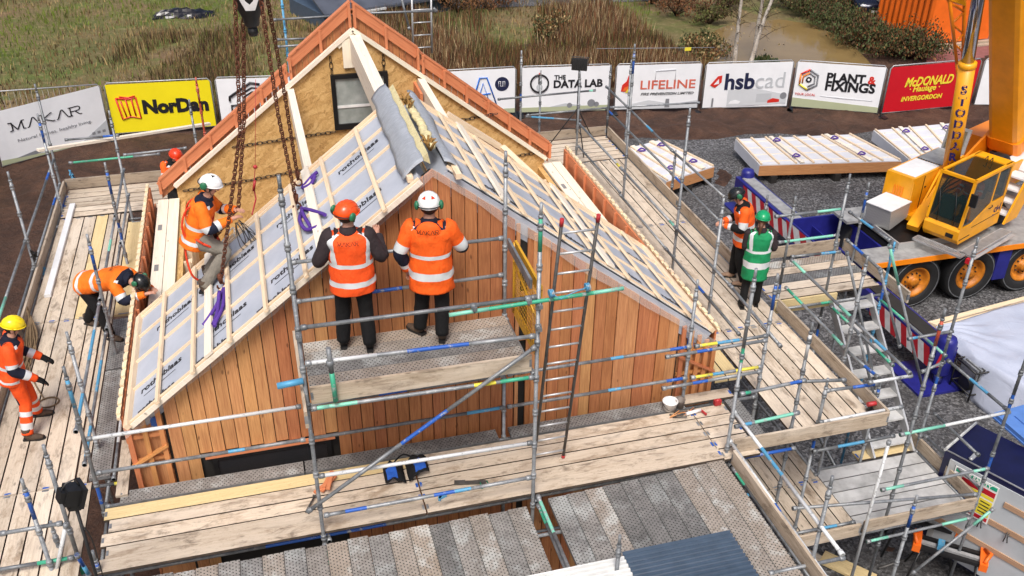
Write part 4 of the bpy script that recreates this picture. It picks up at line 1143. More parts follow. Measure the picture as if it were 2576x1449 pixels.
def makar_mb(st=.085):
    """slab lettering drawn as thin ribbons, one unit high"""
    G = [(1.25, [[(-.1, 1), (.2, 1), (.2, .06), (-.05, .0)], [(.14, 1), (.58, .05), (1.0, 1), (1.22, 1)], [(1.0, 1), (1.05, 0), (1.25, 0)]]), (1.05, [[(-.02, 0), (.12, 0), (.5, 1), (.62, 1), (1.0, 0)]]),
         (1.1, [[(-.1, 0), (.16, 0)], [(-.08, 1), (.1, 1), (.1, 0)], [(.95, 1), (.85, 1), (.15, .48), (.9, 0), (1.1, 0)]]), (1.05, [[(0, 0), (.12, 0), (.5, 1), (.6, 1), (.98, 0), (1.15, 0)]]), (1.0, [[(-.05, 0), (.2, 0)], [(-.08, 1), (.75, 1), (.9, .86), (.9, .66), (.75, .5), (.1, .5)], [(.08, 1), (.08, 0)], [(.45, .5), (.8, 0), (1.0, 0)]])]
    mb = MB(); x = 0
    for w_, ss in G:
        for q in ss:
            for a, b in zip(q, q[1:]): mb.beam((x + a[0], a[1] - .5, 0), (x + b[0], b[1] - .5, 0), st, .006, (0, 0, 1))
        x += w_ + .12
    mb.v = [(p[0] - x / 2, p[1], p[2]) for p in mb.v]; return mb
def skin_mesh(name, verts, edges, rad, mat, sub=1):
    me = bpy.data.meshes.new(name); me.from_pydata([tuple(v) for v in verts], edges, [])
    o = bpy.data.objects.new(name, me); col.objects.link(o)
    md = o.modifiers.new('skin', 'SKIN'); md.use_smooth_shade = True
    for i, r in enumerate(rad):
        sv = me.skin_vertices[0].data[i]; sv.radius = r if hasattr(r, '__len__') else (r, r); sv.use_root = (i == 0)
    s_ = o.modifiers.new('smooth', 'SUBSURF'); s_.levels = sub; s_.render_levels = sub
    dg = bpy.context.evaluated_depsgraph_get(); dg.update()
    m2 = bpy.data.meshes.new_from_object(o.evaluated_get(dg)); m2.name = name
    bpy.data.objects.remove(o); bpy.data.meshes.remove(me)
    m2.materials.clear(); m2.materials.append(mat)
    for p in m2.polygons: p.use_smooth = True
    return m2
def spl(pts, k):
    P = [Vector(p) for p in pts]; out = []
    for i in range(len(P) - 1):
        a = P[max(i - 1, 0)]; b = P[i]; c = P[i + 1]; d = P[min(i + 2, len(P) - 1)]
        for j in range(k):
            t = j / k
            out.append(.5 * ((2 * b) + (c - a) * t + (2 * a - 5 * b + 4 * c - d) * t * t + (3 * b - a - 3 * c + d) * t ** 3))
    out.append(P[-1]); return out
def sweep(mb, pts, rad, ref, n=20, k=4, mif=None, mi=0, wr=.05, seed=0):
    P = spl(pts, k); Rr = spl([V(r[0], r[1], 0) for r in rad], k); ref = Vector(ref); rs = []
    for i, p in enumerate(P):
        d = (P[min(i + 1, len(P) - 1)] - P[max(i - 1, 0)]).normalized()
        A = ref - d * ref.dot(d); A = A.normalized() if A.length > 1e-4 else perp(d)
        B = d.cross(A); ring = []
        for j in range(n):
            t = 2 * math.pi * j / n; q = A * math.cos(t) * Rr[i].x + B * math.sin(t) * Rr[i].y
            f = 1 + wr * (mn.noise((p + q) * 9 + V(seed, 0, 0)) * 1.5 + .75 * mn.noise((p + q) * V(22, 22, 1).x + V(seed, 3, 0)))
            ring.append(p + q * f)
        rs.append(ring)
    mb.rings(rs, True, mi, True, True, True, mif)
J0 = dict(pel=(0, 0, .95), spi=(0, 0, 1.14), che=(0, .0, 1.34), nek=(0, -.005, 1.485), hd=(0, .03, 1.645),
          shL=(-.185, -.01, 1.425), elL=(-.25, -.03, 1.14), wrL=(-.24, .10, .91), shR=(.185, -.01, 1.425), elR=(.25, -.03, 1.14), wrR=(.24, .10, .91),
          hpL=(-.095, 0, .92), knL=(-.105, .02, .50), anL=(-.115, -.03, .085), hpR=(.095, 0, .92), knR=(.105, .02, .50), anR=(.115, -.03, .085))
def person(label, loc, head, J=None, sc_=1.0, top='jacket', topm=None, sleeve=None, leg='blk', boot='bootb', helm=None, hup=(0, 0, 1), hfw=(0, 1, 0), bands=True, text=None,
           glove=None, peak=True, hairm='hairb', legb=False, muff=True, group='site workers in hard hats', toeL=(0, 1, 0), toeR=(0, 1, 0), hem=.16, wide=1.0, decal=None, sband=((.40, .50), (.70, .80)), smid=None, hoodb=False, curl=.5, tail=False, arm=1.0, slack=1.0):
    j = {k: Vector(v) * sc_ for k, v in {**J0, **(J or {})}.items()}
    t = thing('person', label, 'person', loc, group, -R_(head))
    s = sc_
    # ---- body: one continuous skin
    vs = []; es = []; rd = []
    def add(p, r, par_=None):
        vs.append(Vector(p)); rd.append((r * s, r * s) if not hasattr(r, '__len__') else (r[0] * s, r[1] * s))
        if par_ is not None: es.append((par_, len(vs) - 1))
        return len(vs) - 1
    hu = Vector(hup).normalized(); hf = Vector(hfw).normalized(); hf = (hf - hu * hf.dot(hu)).normalized(); hr = hf.cross(hu)
    pe = add(j['pel'], .11); sp = add(j['spi'], .10, pe); ch = add(j['che'], .12, sp); nk = add(j['nek'], .058, ch)
    hd = j['hd']
    jw = add(hd - hu * .075 * s + hf * .02 * s, .055, nk); fc = add(hd - hu * .01 * s + hf * .008 * s, .082, jw); add(hd + hu * .07 * s - hf * .01 * s, .08, fc)
    for sd_ in 'LR':
        sh = add(j['sh' + sd_], .055, ch); el = add(j['el' + sd_], .042, sh); wr = add(j['wr' + sd_], .028, el)
        d = (j['wr' + sd_] - j['el' + sd_]).normalized(); side = d.cross(V(0, 0, 1)); side = side.normalized() if side.length > .1 else V(1, 0, 0)
        inn = side.cross(d)
        if inn.z > 0: inn = -inn
        pa = add(j['wr' + sd_] + d * .065 * s, (.036, .022), wr)
        for q in range(4):
            o = (q - 1.5) * .019 * s; ln = (.032, .038, .036, .028)[q] * s
            a = add(j['wr' + sd_] + d * (.10 * s) + side * o + inn * .004 * s, .0095, pa)
            b = add(vs[a] + d * ln + inn * ln * curl * .7, .0088, a); add(vs[b] + d * ln * (1 - curl) + inn * ln * (.4 + curl * .7), .0078, b)
        tb = add(j['wr' + sd_] + d * .045 * s + side * (.036 if sd_ == 'L' else -.036) * s, .012, pa)
        add(vs[tb] + d * .035 * s + side * (.014 if sd_ == 'L' else -.014) * s + inn * .015 * s, .0095, tb)
    for sd_ in 'LR':
        hp = add(j['hp' + sd_], .075, pe); kn = add(j['kn' + sd_], .055, hp); an = add(j['an' + sd_], .04, kn)
    me = skin_mesh('body', vs, es, rd, M['skin'])
    bo = bpy.data.objects.new('body', me); col.objects.link(bo); bo.parent = t; WLOC[bo.name] = V(0, 0, 0)
    # face
    mb = MB()
    c = hd - hu * .008 * s + hf * .085 * s
    mb.ell(c - hu * .012 * s + hf * .01 * s, .014 * s, .02 * s, .024 * s, Matrix((hr, hf, hu)).transposed(), 8, 6)
    part(t, 'nose', mb, M['skin'], None, True)
    for sg in (-1, 1):
        mb = MB(); mb.ell(c + hr * sg * .03 * s + hu * .012 * s - hf * .012 * s, .011 * s, .008 * s, .007 * s, Matrix((hr, hf, hu)).transposed(), 8, 6); part(t, 'eye', mb, M['hairb'], None, True)
        mb = MB(); mb.ell(hd + hr * sg * .088 * s - hu * .015 * s - hf * .01 * s, .012 * s, .024 * s, .034 * s, Matrix((hr, hf, hu)).transposed(), 8, 6); part(t, 'ear', mb, M['skin'], None, True)
    mb = MB(); mb.ell(c - hu * .05 * s - hf * .012 * s, .024 * s, .008 * s, .006 * s, Matrix((hr, hf, hu)).transposed(), 8, 6); part(t, 'mouth', mb, m_lip, None, True)
    mb = MB(); mb.ell(hd + hu * .01 * s - hf * .022 * s, .092 * s, .088 * s, .10 * s, Matrix((hr, hf, hu)).transposed(), 14, 9); part(t, 'hair', mb, M[hairm], None, True)
    if tail:
        mb = MB(); mb.path(spl([hd - hf * .09 * s - hu * .03 * s, hd - hf * .15 * s - hu * .08 * s, hd - hf * .15 * s - hu * .22 * s], 5), [.028, .034, .036, .035, .034, .032, .030, .026, .022, .014, .006], 10); part(t, 'pony_tail', mb, M[hairm], None, True)
    # ---- trousers
    rx = (j['shR'] - j['shL']).normalized()
    px_ = (j['hpR'] - j['hpL']).normalized()
    up = (j['che'] - j['pel']).normalized()
    mb = MB()
    for sd_ in 'LR':
        hp, kn, an = j['hp' + sd_], j['kn' + sd_], j['an' + sd_]
        d = (hp - kn).normalized()
        lb_ = (lambda f, a: 1 if (.72 < f < .79 or .86 < f < .93) else (2 if .44 < f < .60 and .1 < a < .4 else 0)) if legb else None
        sweep(mb, [hp + d * .06 * s, hp - d * .10 * s, (hp + kn) / 2, kn, (kn * .6 + an * .4), an + (kn - an).normalized() * .01],
              [(r1 * s * slack, r2 * s * slack) for r1, r2 in ((.10, .115), (.10, .112), (.087, .096), (.074, .080), (.072, .078), (.067, .074))], px_, 18, 6 if legb else 4, lb_, 0, .07, rnd() * 9)
    sweep(mb, [j['pel'] - up * .09 * s, j['pel'], j['pel'] + up * .10 * s], [(.165 * s, .12 * s), (.178 * s, .128 * s), (.165 * s, .115 * s)], px_, 20, 3, None, 0, .04)
    part(t, 'trousers', mb, [M[leg], M['refl'], M['navy']], None, True)
    # ---- boots
    for sd_, td in (('L', toeL), ('R', toeR)):
        an = j['an' + sd_]; td = Vector(td).normalized(); mb = MB(); f = s
        sweep(mb, [an + V(0, 0, .10) * f, an + V(0, 0, .02) * f, an + td * .03 * f - V(0, 0, .035) * f, an + td * .11 * f - V(0, 0, .045) * f, an + td * .19 * f - V(0, 0, .055) * f],
              [(.055 * f, .06 * f), (.052 * f, .058 * f), (.05 * f, .055 * f), (.048 * f, .04 * f), (.032 * f, .026 * f)], td.cross(V(0, 0, 1)), 14, 3, None, 0, .03)
        bt = part(t, 'boot', mb, M[boot], None, True)
        mb = MB(); r_ = td.cross(V(0, 0, 1)); z_ = V(0, 0, -.083) * f
        pts = [an + z_ + td * a * f + r_ * b * f for a, b in ((-.065, -.035), (.05, -.045), (.14, -.05), (.20, -.03), (.215, 0), (.20, .03), (.14, .05), (.05, .042), (-.065, .035))]
        mb.prism(pts, V(0, 0, .028) * f); part(bt, 'sole', mb, M['black'], None, True)
    # ---- jacket or vest
    mats = [M[topm], M['refl'], M[sleeve] if sleeve else M[topm], M[smid] if smid else M[topm]]
    h0 = j['pel'] - up * hem * s
    tor = [h0, j['pel'] - up * .02 * s, j['spi'], j['che'], j['che'] + (j['nek'] - j['che']) * .52, j['che'] + (j['nek'] - j['che']) * .80, j['nek'] - (j['nek'] - j['che']) * .04]
    w_ = wide * s
    trad = [(.215 * w_, .165 * w_), (.21 * w_, .155 * w_), (.20 * w_, .145 * w_), (.225 * w_, .15 * w_), (.222 * w_, .128 * w_), (.168 * w_, .098 * w_), (.085 * s, .080 * s)]
    vest = top == 'vest'
    def tm(f, a):
        if not bands: return 0
        if .11 < f < .16 or .28 < f < .33: return 1
        if .33 <= f < .90:
            for q in ((.585, .640), (.860, .915), (.085, .14), (.36, .415)):
                if vest and q[0] < a < q[1]: return 1
            if not vest and .68 < f < .80 and (.56 < a < .62 or .88 < a < .94 or .05 < a < .11 or .39 < a < .45): return 1
        if smid and not vest and f > .72 and not .2 < a < .3: return 3
        return 0
    mb = MB(); sweep(mb, tor, trad, rx, 40, 9, tm, 0, .055, rnd() * 9)
    jk = part(t, 'vest' if vest else 'jacket', mb, mats, None, True)
    for sd_ in 'LR':
        sh, el, wr = j['sh' + sd_], j['el' + sd_], j['wr' + sd_]
        base = sh + (j['che'] + (j['nek'] - j['che']) * .35 - sh) * .5
        def sm_(f, a):
            if vest or not bands: return 2
            for a0, a1 in sband:
                if a0 < f < a1: return 1
            if smid and sband[0][1] <= f <= sband[1][0]: return 3
            return 0
        mb = MB(); e2 = wr + (wr - el).normalized() * .005
        sweep(mb, [base, sh, (sh + el) / 2, el, (el + wr) / 2, e2], [(r1 * (w_ if arm == 1 else s) * arm, r2 * (w_ if arm == 1 else s) * arm) for r1, r2 in ((.055, .055), (.080, .078), (.076, .078), (.066, .068), (.06, .06), (.047, .047))], rx, 16, 6, sm_, 0, .09, rnd() * 9)
        part(t, 'sleeve', mb, mats, None, True)
        if glove:
            d = (wr - el).normalized(); mb = MB()
            sweep(mb, [wr - d * .02, wr + d * .05, wr + d * .10], [(.045, .042), (.052, .034), (.046, .028)], rx, 12, 3, None, 0, .03)
            side = d.cross(V(0, 0, 1)); side = side.normalized() if side.length > .1 else V(1, 0, 0)
            for q in range(4):
                o = side * (q - 1.5) * .021; mb.path([wr + d * .10 + o, wr + d * .14 + o - V(0, 0, .008), wr + d * (.16 + .008 * (q in (1, 2))) + o - V(0, 0, .03)], [.0125, .012, .009], 7)
            mb.path([wr + d * .05 + side * .045, wr + d * .10 + side * .06 - V(0, 0, .01)], [.014, .011], 7)
            part(t, 'glove', mb, M[glove], None, True)
    mb = MB(); nd = (j['hd'] - j['nek']).normalized()
    sweep(mb, [j['nek'] - nd * .045 * s, j['nek'] + nd * .03 * s], [(.10 * s, .10 * s), (.082 * s, .085 * s)], rx, 16, 3, None, 0, .03)
    part(t, 'collar', mb, M[smid or sleeve or topm], None, True)
    if hoodb:
        mb = MB(); c = j['nek'] - V(0, .105, .075) * s; mb.ell(c, .135 * s, .055 * s, .115 * s, None, 14, 9); part(t, 'hood', mb, M[topm], None, True)
    if text:
        # lettering wrapped on the back
        tx = makar_mb(.13); xs = [p[0] for p in tx.v]; k = text[1] * s / (max(xs) - min(xs)); out = MB(); bk = -rx.cross(up)
        bk = -(up.cross(rx)); c = j['che'] + up * text[2] * s
        tx.v = [(p[0] * k, p[1] * k * 1.15, p[2] * .3) for p in tx.v]
        for p in tx.v:
            a = min(.98, abs(p[0]) / (.222 * w_)); dd = .155 * w_ * math.sqrt(1 - a * a) + .026
            out.v.append(tuple(c + rx * p[0] + up * p[1] + bk * (dd + p[2])))
        for f_ in tx.f: out.face(list(f_))
        part(jk, 'back_lettering', out, M['hairb'], None, True)
    # ---- helmet
    if helm:
        H = Matrix((hr, hf, hu)).transposed(); c = hd + hu * .035 * s; mb = MB()
        mb.ell(c, .118 * s, .142 * s, .118 * s, H, 22, 9, 0, 0, .52)
        rim = [(math.cos(a) * .122 * s, math.sin(a) * .146 * s) for a in [2 * math.pi * q / 24 for q in range(25)]]
        mb.path([c + H @ V(a, b, -.008 * s) for a, b in rim], .008 * s, 6)
        if peak:
            pk = [c + H @ V(.10 * math.sin(a) * s, (.13 + .07 * math.cos(a)) * s, (-.012 - .012 * math.cos(a)) * s) for a in [-1.4 + 2.8 * q / 10 for q in range(11)]]
            mb.prism(pk, hu * .007 * s)
        he = part(t, 'helmet', mb, M[helm], None, True)
        mb = MB()
        for q in range(-2, 3): mb.path([c + H @ V(q * .042 * s, b * s, math.sqrt(max(0.02, 1 - (q * .042 / .118) ** 2 - (b / .142) ** 2)) * .118 * s + .001) for b in (-.07, -.02, .03, .075)], .004 * s, 5)
        part(he, 'shell_ridge', mb, M[helm], None, True)
        if decal:
            for (a, b, m_) in decal:
                zc = math.sqrt(max(.03, 1 - (a / .118) ** 2 - (b / .142) ** 2)) * .118; nrm = V(a / .118 ** 2, b / .142 ** 2, zc / .118 ** 2).normalized(); nw = H @ nrm
                mb = MB(); e = perp(nw); g = nw.cross(e); cc = c + H @ V(a * s, b * s, zc * s) + nw * .002
                mb.prism([cc + e * .028 * s * math.cos(q) + g * .028 * s * math.sin(q) for q in (.5, 2.6, 4.7)], nw * .003); part(he, 'emblem', mb, M[m_], None, True)
        if muff:
            for sg in (-1, 1):
                mb = MB(); mb.ell(c + H @ V(sg * .128 * s, -.055 * s, .0), .026 * s, .045 * s, .052 * s, H, 12, 8)
                em = part(he, 'ear_cup', mb, M['black'] if muff is True else M[muff], None, True)
            mb = MB(); mb.path([c + H @ V(math.cos(a) * .135 * s, -.06 * s, math.sin(a) * .08 * s - .01 * s) for a in [math.pi * q / 10 for q in range(11)]], .006 * s, 5) if False else mb.path([c + H @ V(.128 * s * math.cos(a), (-.06 - .095 * math.sin(a)) * s, .01 * s) for a in [math.pi * q / 12 for q in range(13)]], .006 * s, 5)
            part(he, 'neck_band', mb, M['black'], None, True)
        mb = MB()
        mb.path([c + H @ V(-.105 * s, .0, -.005 * s), hd + H @ V(-.075 * s, .03 * s, -.08 * s), hd + H @ V(0, .045 * s, -.125 * s), hd + H @ V(.075 * s, .03 * s, -.08 * s), c + H @ V(.105 * s, 0, -.005 * s)], .005 * s, 5)
        part(he, 'chin_strap', mb, M['black'], None, True)
    return t
m_lip = m_plain('lips', (.36, .13, .11), .5)

# two on the upper bay, seen from behind
person('worker in orange vest over dark sleeves and red helmet, standing on the upper bay', (.80, 9.66, TZ + .01), 8,
       dict(elL=(-.33, -.06, 1.16), wrL=(-.26, .15, 1.12), elR=(.33, -.02, 1.16), wrR=(.30, .18, 1.30), hpL=(-.10, 0, .92), anL=(-.155, .03, .085), anR=(.135, -.06, .085), knL=(-.13, .04, .5), knR=(.12, .0, .5)),
       1.075, 'vest', 'hvr', 'char', 'blk', 'bootb', 'horange', (0.04, -.1, 1), (.62, .75, 0), True, ('M\u039bK\u039bR', .22, .07), None, False, 'hairb', False, 'egreen', hem=.18, wide=1.16, arm=1.1, slack=1.12)
person('worker in orange hooded jacket and white helmet, right of the two on the upper bay', (1.72, 9.62, TZ + .01), 16,
       dict(elL=(-.32, -.06, 1.13), wrL=(-.27, .04, .88), elR=(.33, .08, 1.14), wrR=(.20, .28, 1.12), anL=(-.16, .10, .085), knL=(-.12, .09, .5), anR=(.10, -.04, .085)),
       1.085, 'jacket', 'hvo', None, 'blk', 'boot', 'hwhite', (0, -.05, 1), (-.1, 1, 0), True, ('M\u039bK\u039bR', .235, .10), None, True, 'hairb', False, 'egreen', hem=.27, wide=1.14,
       decal=[(-.045, -.075, 'hred'), (.04, -.075, 'hred')], slack=1.12, sband=((.44, .55), (.80, .87)), smid='navy', hoodb=True, toeL=(-.75, .6, 0))
# the two on the right deck
person('woman in green vest and green hard hat with black wellingtons, on the right deck', (7.60, 12.16, D), 18,
       dict(elL=(-.22, .02, 1.15), wrL=(-.14, .22, 1.06), elR=(.25, -.02, 1.16), wrR=(.17, .20, 1.05), anL=(-.13, -.04, .085), anR=(.12, .06, .085)),
       1.0, 'vest', 'hvg', 'char', 'blk', 'bootb', 'hgreen', (.1, .1, 1), (.25, 1, 0), True, None, None, True, 'hair', False, None, hem=.36, wide=1.02, tail=True, arm=.84, slack=.92)
person('worker in black helmet and orange jacket looking down at his hands, on the right deck', (7.80, 13.02, D), -68,
       dict(che=(0, .05, 1.33), nek=(0, .10, 1.455), hd=(0, .19, 1.59), shL=(-.19, .05, 1.40), shR=(.19, .05, 1.40), elL=(-.27, .08, 1.12), wrL=(-.12, .33, 1.10), elR=(.27, .08, 1.12), wrR=(.10, .34, 1.08), anR=(.13, .06, .085), anL=(-.16, -.1, .085), knR=(.12, .06, .5)),
       1.03, 'jacket', 'hvo', None, 'blk', 'boott', 'hblack', (0, .55, 1), (.1, 1, -.5), True, None, None, False, 'hairb', False, 'egreen', hem=.2, wide=1.08, smid='blk', sband=((.42, .54), (.80, .9)))
# yellow helmet at the left edge
person('worker in yellow helmet and orange overalls with black gloves, at the left edge', (-3.59, 11.74, D), 84,
       dict(pel=(0, -.02, .95), spi=(0, .0, 1.13), che=(0, .05, 1.33), nek=(0, .08, 1.47), hd=(0, .15, 1.62), shL=(-.19, .05, 1.41), shR=(.19, .05, 1.41), elR=(.26, .06, 1.12), wrR=(.22, .27, .92), elL=(-.25, .1, 1.13), wrL=(-.20, .33, .98),
            knR=(.10, .04, .5), anR=(.24, -.02, .085), knL=(-.12, .08, .5), anL=(-.27, .08, .085)),
       1.02, 'jacket', 'hvr', None, 'hvr', 'boot', 'hyellow', (0, .3, 1), (-.1, 1, -.3), True, None, 'blk', False, 'hairb', True, None, hem=.1, wide=1.05, smid='navy', sband=((.45, .53), (.74, .84)), toeR=(.2, 1, 0), toeL=(.1, 1, 0))
# bending over the left eaves
person('worker bent double over the left eaves in an amber vest and black helmet', (-2.88, 14.02, D), 120,
       dict(pel=(0, .02, .92), spi=(0, .27, 1.0), che=(0, .52, 1.07), nek=(0, .72, 1.08), hd=(0, .90, 1.04), shL=(-.19, .60, 1.06), shR=(.19, .60, 1.06), elL=(-.26, .74, .84), wrL=(-.13, .97, .90), elR=(.24, .76, .86), wrR=(.10, 1.02, .93),
            hpL=(-.10, -.02, .90), hpR=(.10, -.02, .90), knL=(-.13, -.10, .48), anL=(-.18, -.34, .085), knR=(.12, .18, .50), anR=(.10, .26, .085)),
       1.04, 'jacket', 'hvo2', None, 'blk', 'boot', 'hblack', (0, .9, .5), (0, .4, -1), True, ('M\u039bK\u039bR', .22, .05), None, False, 'hairb', False, 'egreen', hem=.10, wide=1.08, smid='navy', sband=((.42, .52), (.74, .84)), toeL=(0, 1, 0))
# climber on the roof panel
clm = person('climber in white helmet and grey trousers stepping on the left roof panel, holding the chains', (-1.0, 12.06, 5.74), 97,
       dict(pel=(0, -.02, .76), spi=(0, .04, .93), che=(0, .12, 1.12), nek=(0, .18, 1.26), hd=(0, .26, 1.41), shL=(-.18, .13, 1.20), shR=(.18, .13, 1.20), elR=(.28, .20, .95), wrR=(.13, .46, 1.0), elL=(-.24, .3, .98), wrL=(-.05, .50, 1.05),
            hpL=(-.10, 0, .74), hpR=(.10, 0, .74), knR=(.14, .34, .56), anR=(.26, .02, .13), knL=(-.10, .22, .40), anL=(-.18, .0, .085)),
       1.06, 'jacket', 'hvo2', None, 'grey', 'boot', 'hwhite', (0, .25, 1), (.15, 1, -.2), True, None, None, False, 'hairb', False, 'egreen', hem=.14, wide=1.02, smid='navy', sband=((.50, .58), (.70, .80)), toeR=(.1, 1, 0), toeL=(.5, 1, 0), decal=[(.03, .02, 'hblack'), (-.05, -.04, 'hblack')])
mb = MB()
for sx in (-1, 1):
    mb.path([V(sx * .10 + .125 * math.cos(a), .10 + .125 * math.sin(a) , .70 - .09 * math.sin(a) + .03 * math.cos(a) * sx) * 1.06 for a in [2 * math.pi * q / 16 for q in range(17)]], .017, 5)
    mb.path(spl([V(sx * .16, -.10, .80), V(sx * .17, -.14, 1.0), V(sx * .12, -.06, 1.22), V(sx * .12, .10, 1.27), V(sx * .10, .24, 1.08), V(sx * .12, .17, .84)], 4), .014, 5)
part(clm, 'safety_harness', mb, M['orangew'], None, True)
mb = MB(); mb.path(spl([V(.06, -.12, .86), V(.14, -.16, .6), V(.20, -.12, .3), V(.16, -.02, .16)], 5), .016, 5); part(clm, 'harness_strap', mb, M['orangew'], None, True)
# behind the far gable
person('worker in bright red helmet crouching behind the left end of the far gable', (-1.82, 18.95, D - .55), 150,
       dict(che=(0, .10, 1.32), nek=(0, .17, 1.44), hd=(0, .26, 1.57), shL=(-.19, .10, 1.38), shR=(.19, .10, 1.38), elL=(-.28, .2, 1.12), elR=(.28, .2, 1.12), wrL=(-.15, .42, 1.05), wrR=(.12, .42, 1.05), knL=(-.15, .3, .65), knR=(.15, .3, .65), anL=(-.14, -.02, .64), anR=(.14, -.02, .64)),
       1.0, 'jacket', 'hvo', None, 'blk', 'bootb', 'hred', (0, .4, 1), (0, 1, -.4), True, None, 'blk', True, 'hairb', False, None, smid='blk')
# ================================================================ mobile crane
M['cyel'] = m_plain('crane_yellow_paint', (.88, .375, .006), .38, 0, .10, 2.2, spec=.6)
M['cora'] = m_plain('deep_crane_orange_paint', (.85, .24, .006), .35, 0, .06, 2.5)
M['cblue'] = m_plain('crane_blue_paint', (.018, .020, .20), .4, 0, .15, 4)
M['cgrey'] = m_plain('worn_deck_plate', (.42, .42, .41), .45, .25, .2, 5)
M['cwhite'] = m_plain('white_painted_cover', (.72, .73, .74), .45, 0, .06, 4)
M['crim'] = m_plain('dusty_orange_wheel_paint', (.60, .20, .012), .5, 0, .22, 6)
M['tyre'] = m_plain('tyre_rubber', (.013, .013, .014), .75, 0, .2, 14)
M['chrome'] = m_plain('polished_piston_rod', (.34, .36, .42), .12, .95, .05)
M['stripr'] = m_plain('red_hazard_stripe', (.52, .012, .025), .45)
M['stripw'] = m_plain('white_hazard_stripe', (.75, .74, .74), .45)
M['purple'] = m_cloth('purple_round_sling', (.10, .042, .30), .15, .75)
M['cnavy'] = m_plain('navy_lettering', (.015, .012, .12), .45)
def _chk():
    n = NT('chequer_plate'); v = n.coord('Object', (1, 1, 1), False); k = n.new('ShaderNodeTexChecker'); k.inputs['Scale'].default_value = 55; n.link(v, k.inputs[0])
    n.bump(k.outputs['Fac'], .35, .004); return n.out(n.mix(k.outputs['Fac'], (.40, .40, .39), (.52, .52, .51)), .4, .4)
M['chk'] = _chk()
n = NT('cab_glass'); n.p.inputs['Alpha'].default_value = .56; M['cglass'] = n.out((.015, .03, .03), .04, 0, .9)
n = NT('cab_roof_glass'); n.p.inputs['Alpha'].default_value = .78; M['cglass2'] = n.out((.03, .025, .01), .05, 0, .8)
CO = V(15.44, 16.28, 0.0); CA = R_(24); E1 = V(math.cos(CA), math.sin(CA), 0); E2 = V(-math.sin(CA), math.cos(CA), 0)
CM = Matrix((E1, E2, V(0, 0, 1))).transposed()
def W(a, b, z): return CO + E1 * a + E2 * b + V(0, 0, z)
def pe2(u, v, b):
    d = ray(u, v); t = (CO + E2 * b - CAM).dot(E2) / d.dot(E2); return CAM + d * t
crane = thing('mobile_crane', 'big yellow mobile crane with blue chassis and its boom rising out of the picture', 'crane', (16, 17.6, GZ))
def cp(nm, mb, m, local=True, parent=None, label=None):
    if local: o = MB(); o.add(mb, CM, CO); mb = o
    return part(parent or crane, nm, mb, m, label)
# carrier
mb = MB(); mb.box(14.5, 26, 16.46, 19.1, 1.62, 1.70); cp('deck_plate', mb, M['cgrey'], False)
for b_ in ((13.12, 14.5, 16.46, 17.15, 1.62, 1.70), (13.9, 14.9, 18.4, 19.1, 1.71, 1.78)):
    mb = MB(); mb.box(*b_); cp('front_deck_plate', mb, M['cgrey'], False)
mb = MB(); mb.box(13.1, 26, 16.43, 16.457, 1.57, 1.70); cp('deck_edge_stripe', mb, M['cora'], False)
mb = MB(); mb.box(14.35, 16.4, 17.0, 18.5, 1.704, 1.72); cp('black_deck_recess', mb, M['black'], False)
mb = MB(); mb.box(14.4, 16.0, 16.93, 16.97, 1.70, 1.86); mb.box(14.36, 14.40, 16.93, 18.4, 1.70, 1.86); cp('deck_upstand', mb, M['chk'], False)
mb = MB(); mb.box(14.4, 26, 16.95, 18.6, .75, 1.615); cp('chassis', mb, M['dark'], False)
mb = MB(); mb.box(16.98, 17.35, 16.5, 16.95, .72, 1.56); mb.box(18.7, 21.5, 16.5, 16.95, .72, 1.56); cp('blue_side_panel', mb, M['cblue'], False)
# open blue tray at the nose
mb = MB()
mb.box(12.9, 14.35, 17.2, 19.3, .80, .86); mb.box(12.9, 12.95, 17.2, 19.3, .86, 1.45); mb.box(12.95, 14.35, 19.25, 19.3, .86, 1.55); mb.box(14.3, 14.35, 17.2, 19.25, .86, 1.5); mb.box(12.95, 14.3, 17.2, 17.25, .86, 1.4)
mb.box(13.5, 13.53, 17.25, 19.25, .86, 1.3)
cp('nose_tray', mb, M['cblue'], False)
mb = MB()
for k in range(9):
    x, y = U(13.0, 13.45), U(17.5, 19.0); mb.lathe([(.03, 0), (.09, .02), (.03, .04)], (x, y, .88), (U(-.3, .3), U(-.3, .3), 1), 8)
cp('shackle_heap', mb, M['galv'], False)
mb = MB(); mb.path([V(13.95 + .2 * math.cos(a), 17.85 + .2 * math.sin(a), .9 + .01 * a) for a in [q * .5 for q in range(26)]], .02, 5); cp('red_hose', mb, M['redcap'], False)
# wheels
def wheel(x, y, sgn):
    R = .70
    t_ = MB(); t_.lathe([(.40, -.16), (.58, -.20), (.68, -.19), (R, -.14), (R, .10), (.685, .165), (.60, .19), (.50, .175), (.40, .15), (.39, .0), (.40, -.16)], (x, y, GZ + R - .01), (0, -sgn, 0), 36, 0, None, False)
    ty = part(crane, 'tyre', t_, M['tyre'])
    r_ = MB(); r_.lathe([(.0, .16), (.11, .17), (.125, .13), (.15, .06), (.27, .03), (.32, .05), (.33, .10), (.37, .12), (.405, .16), (.41, .12)], (x, y, GZ + R - .01), (0, -sgn, 0), 28, 0, None, False)
    ri = part(ty, 'rim', r_, M['crim'])
    for k in range(10):
        a = 2 * math.pi * k / 10; c = V(x + .205 * math.cos(a), y - sgn * .045, GZ + R + .205 * math.sin(a)); b = MB(); b.tube(c, c + V(0, -sgn * .045, 0), .018, 6)
        if sgn > 0: part(ty, 'wheel_nut', b, M['dark'])
    rg = MB(); rg.lathe([(.615, .183), (.628, .190), (.641, .183)], (x, y, GZ + R - .01), (0, -sgn, 0), 40, 0, None, False); part(ty, 'chalked_ring', rg, M['galv'])
for x in (14.78, 16.36, 17.95, 20.6, 22.2):
    wheel(x, 16.72, 1); wheel(x, 18.85, -1)
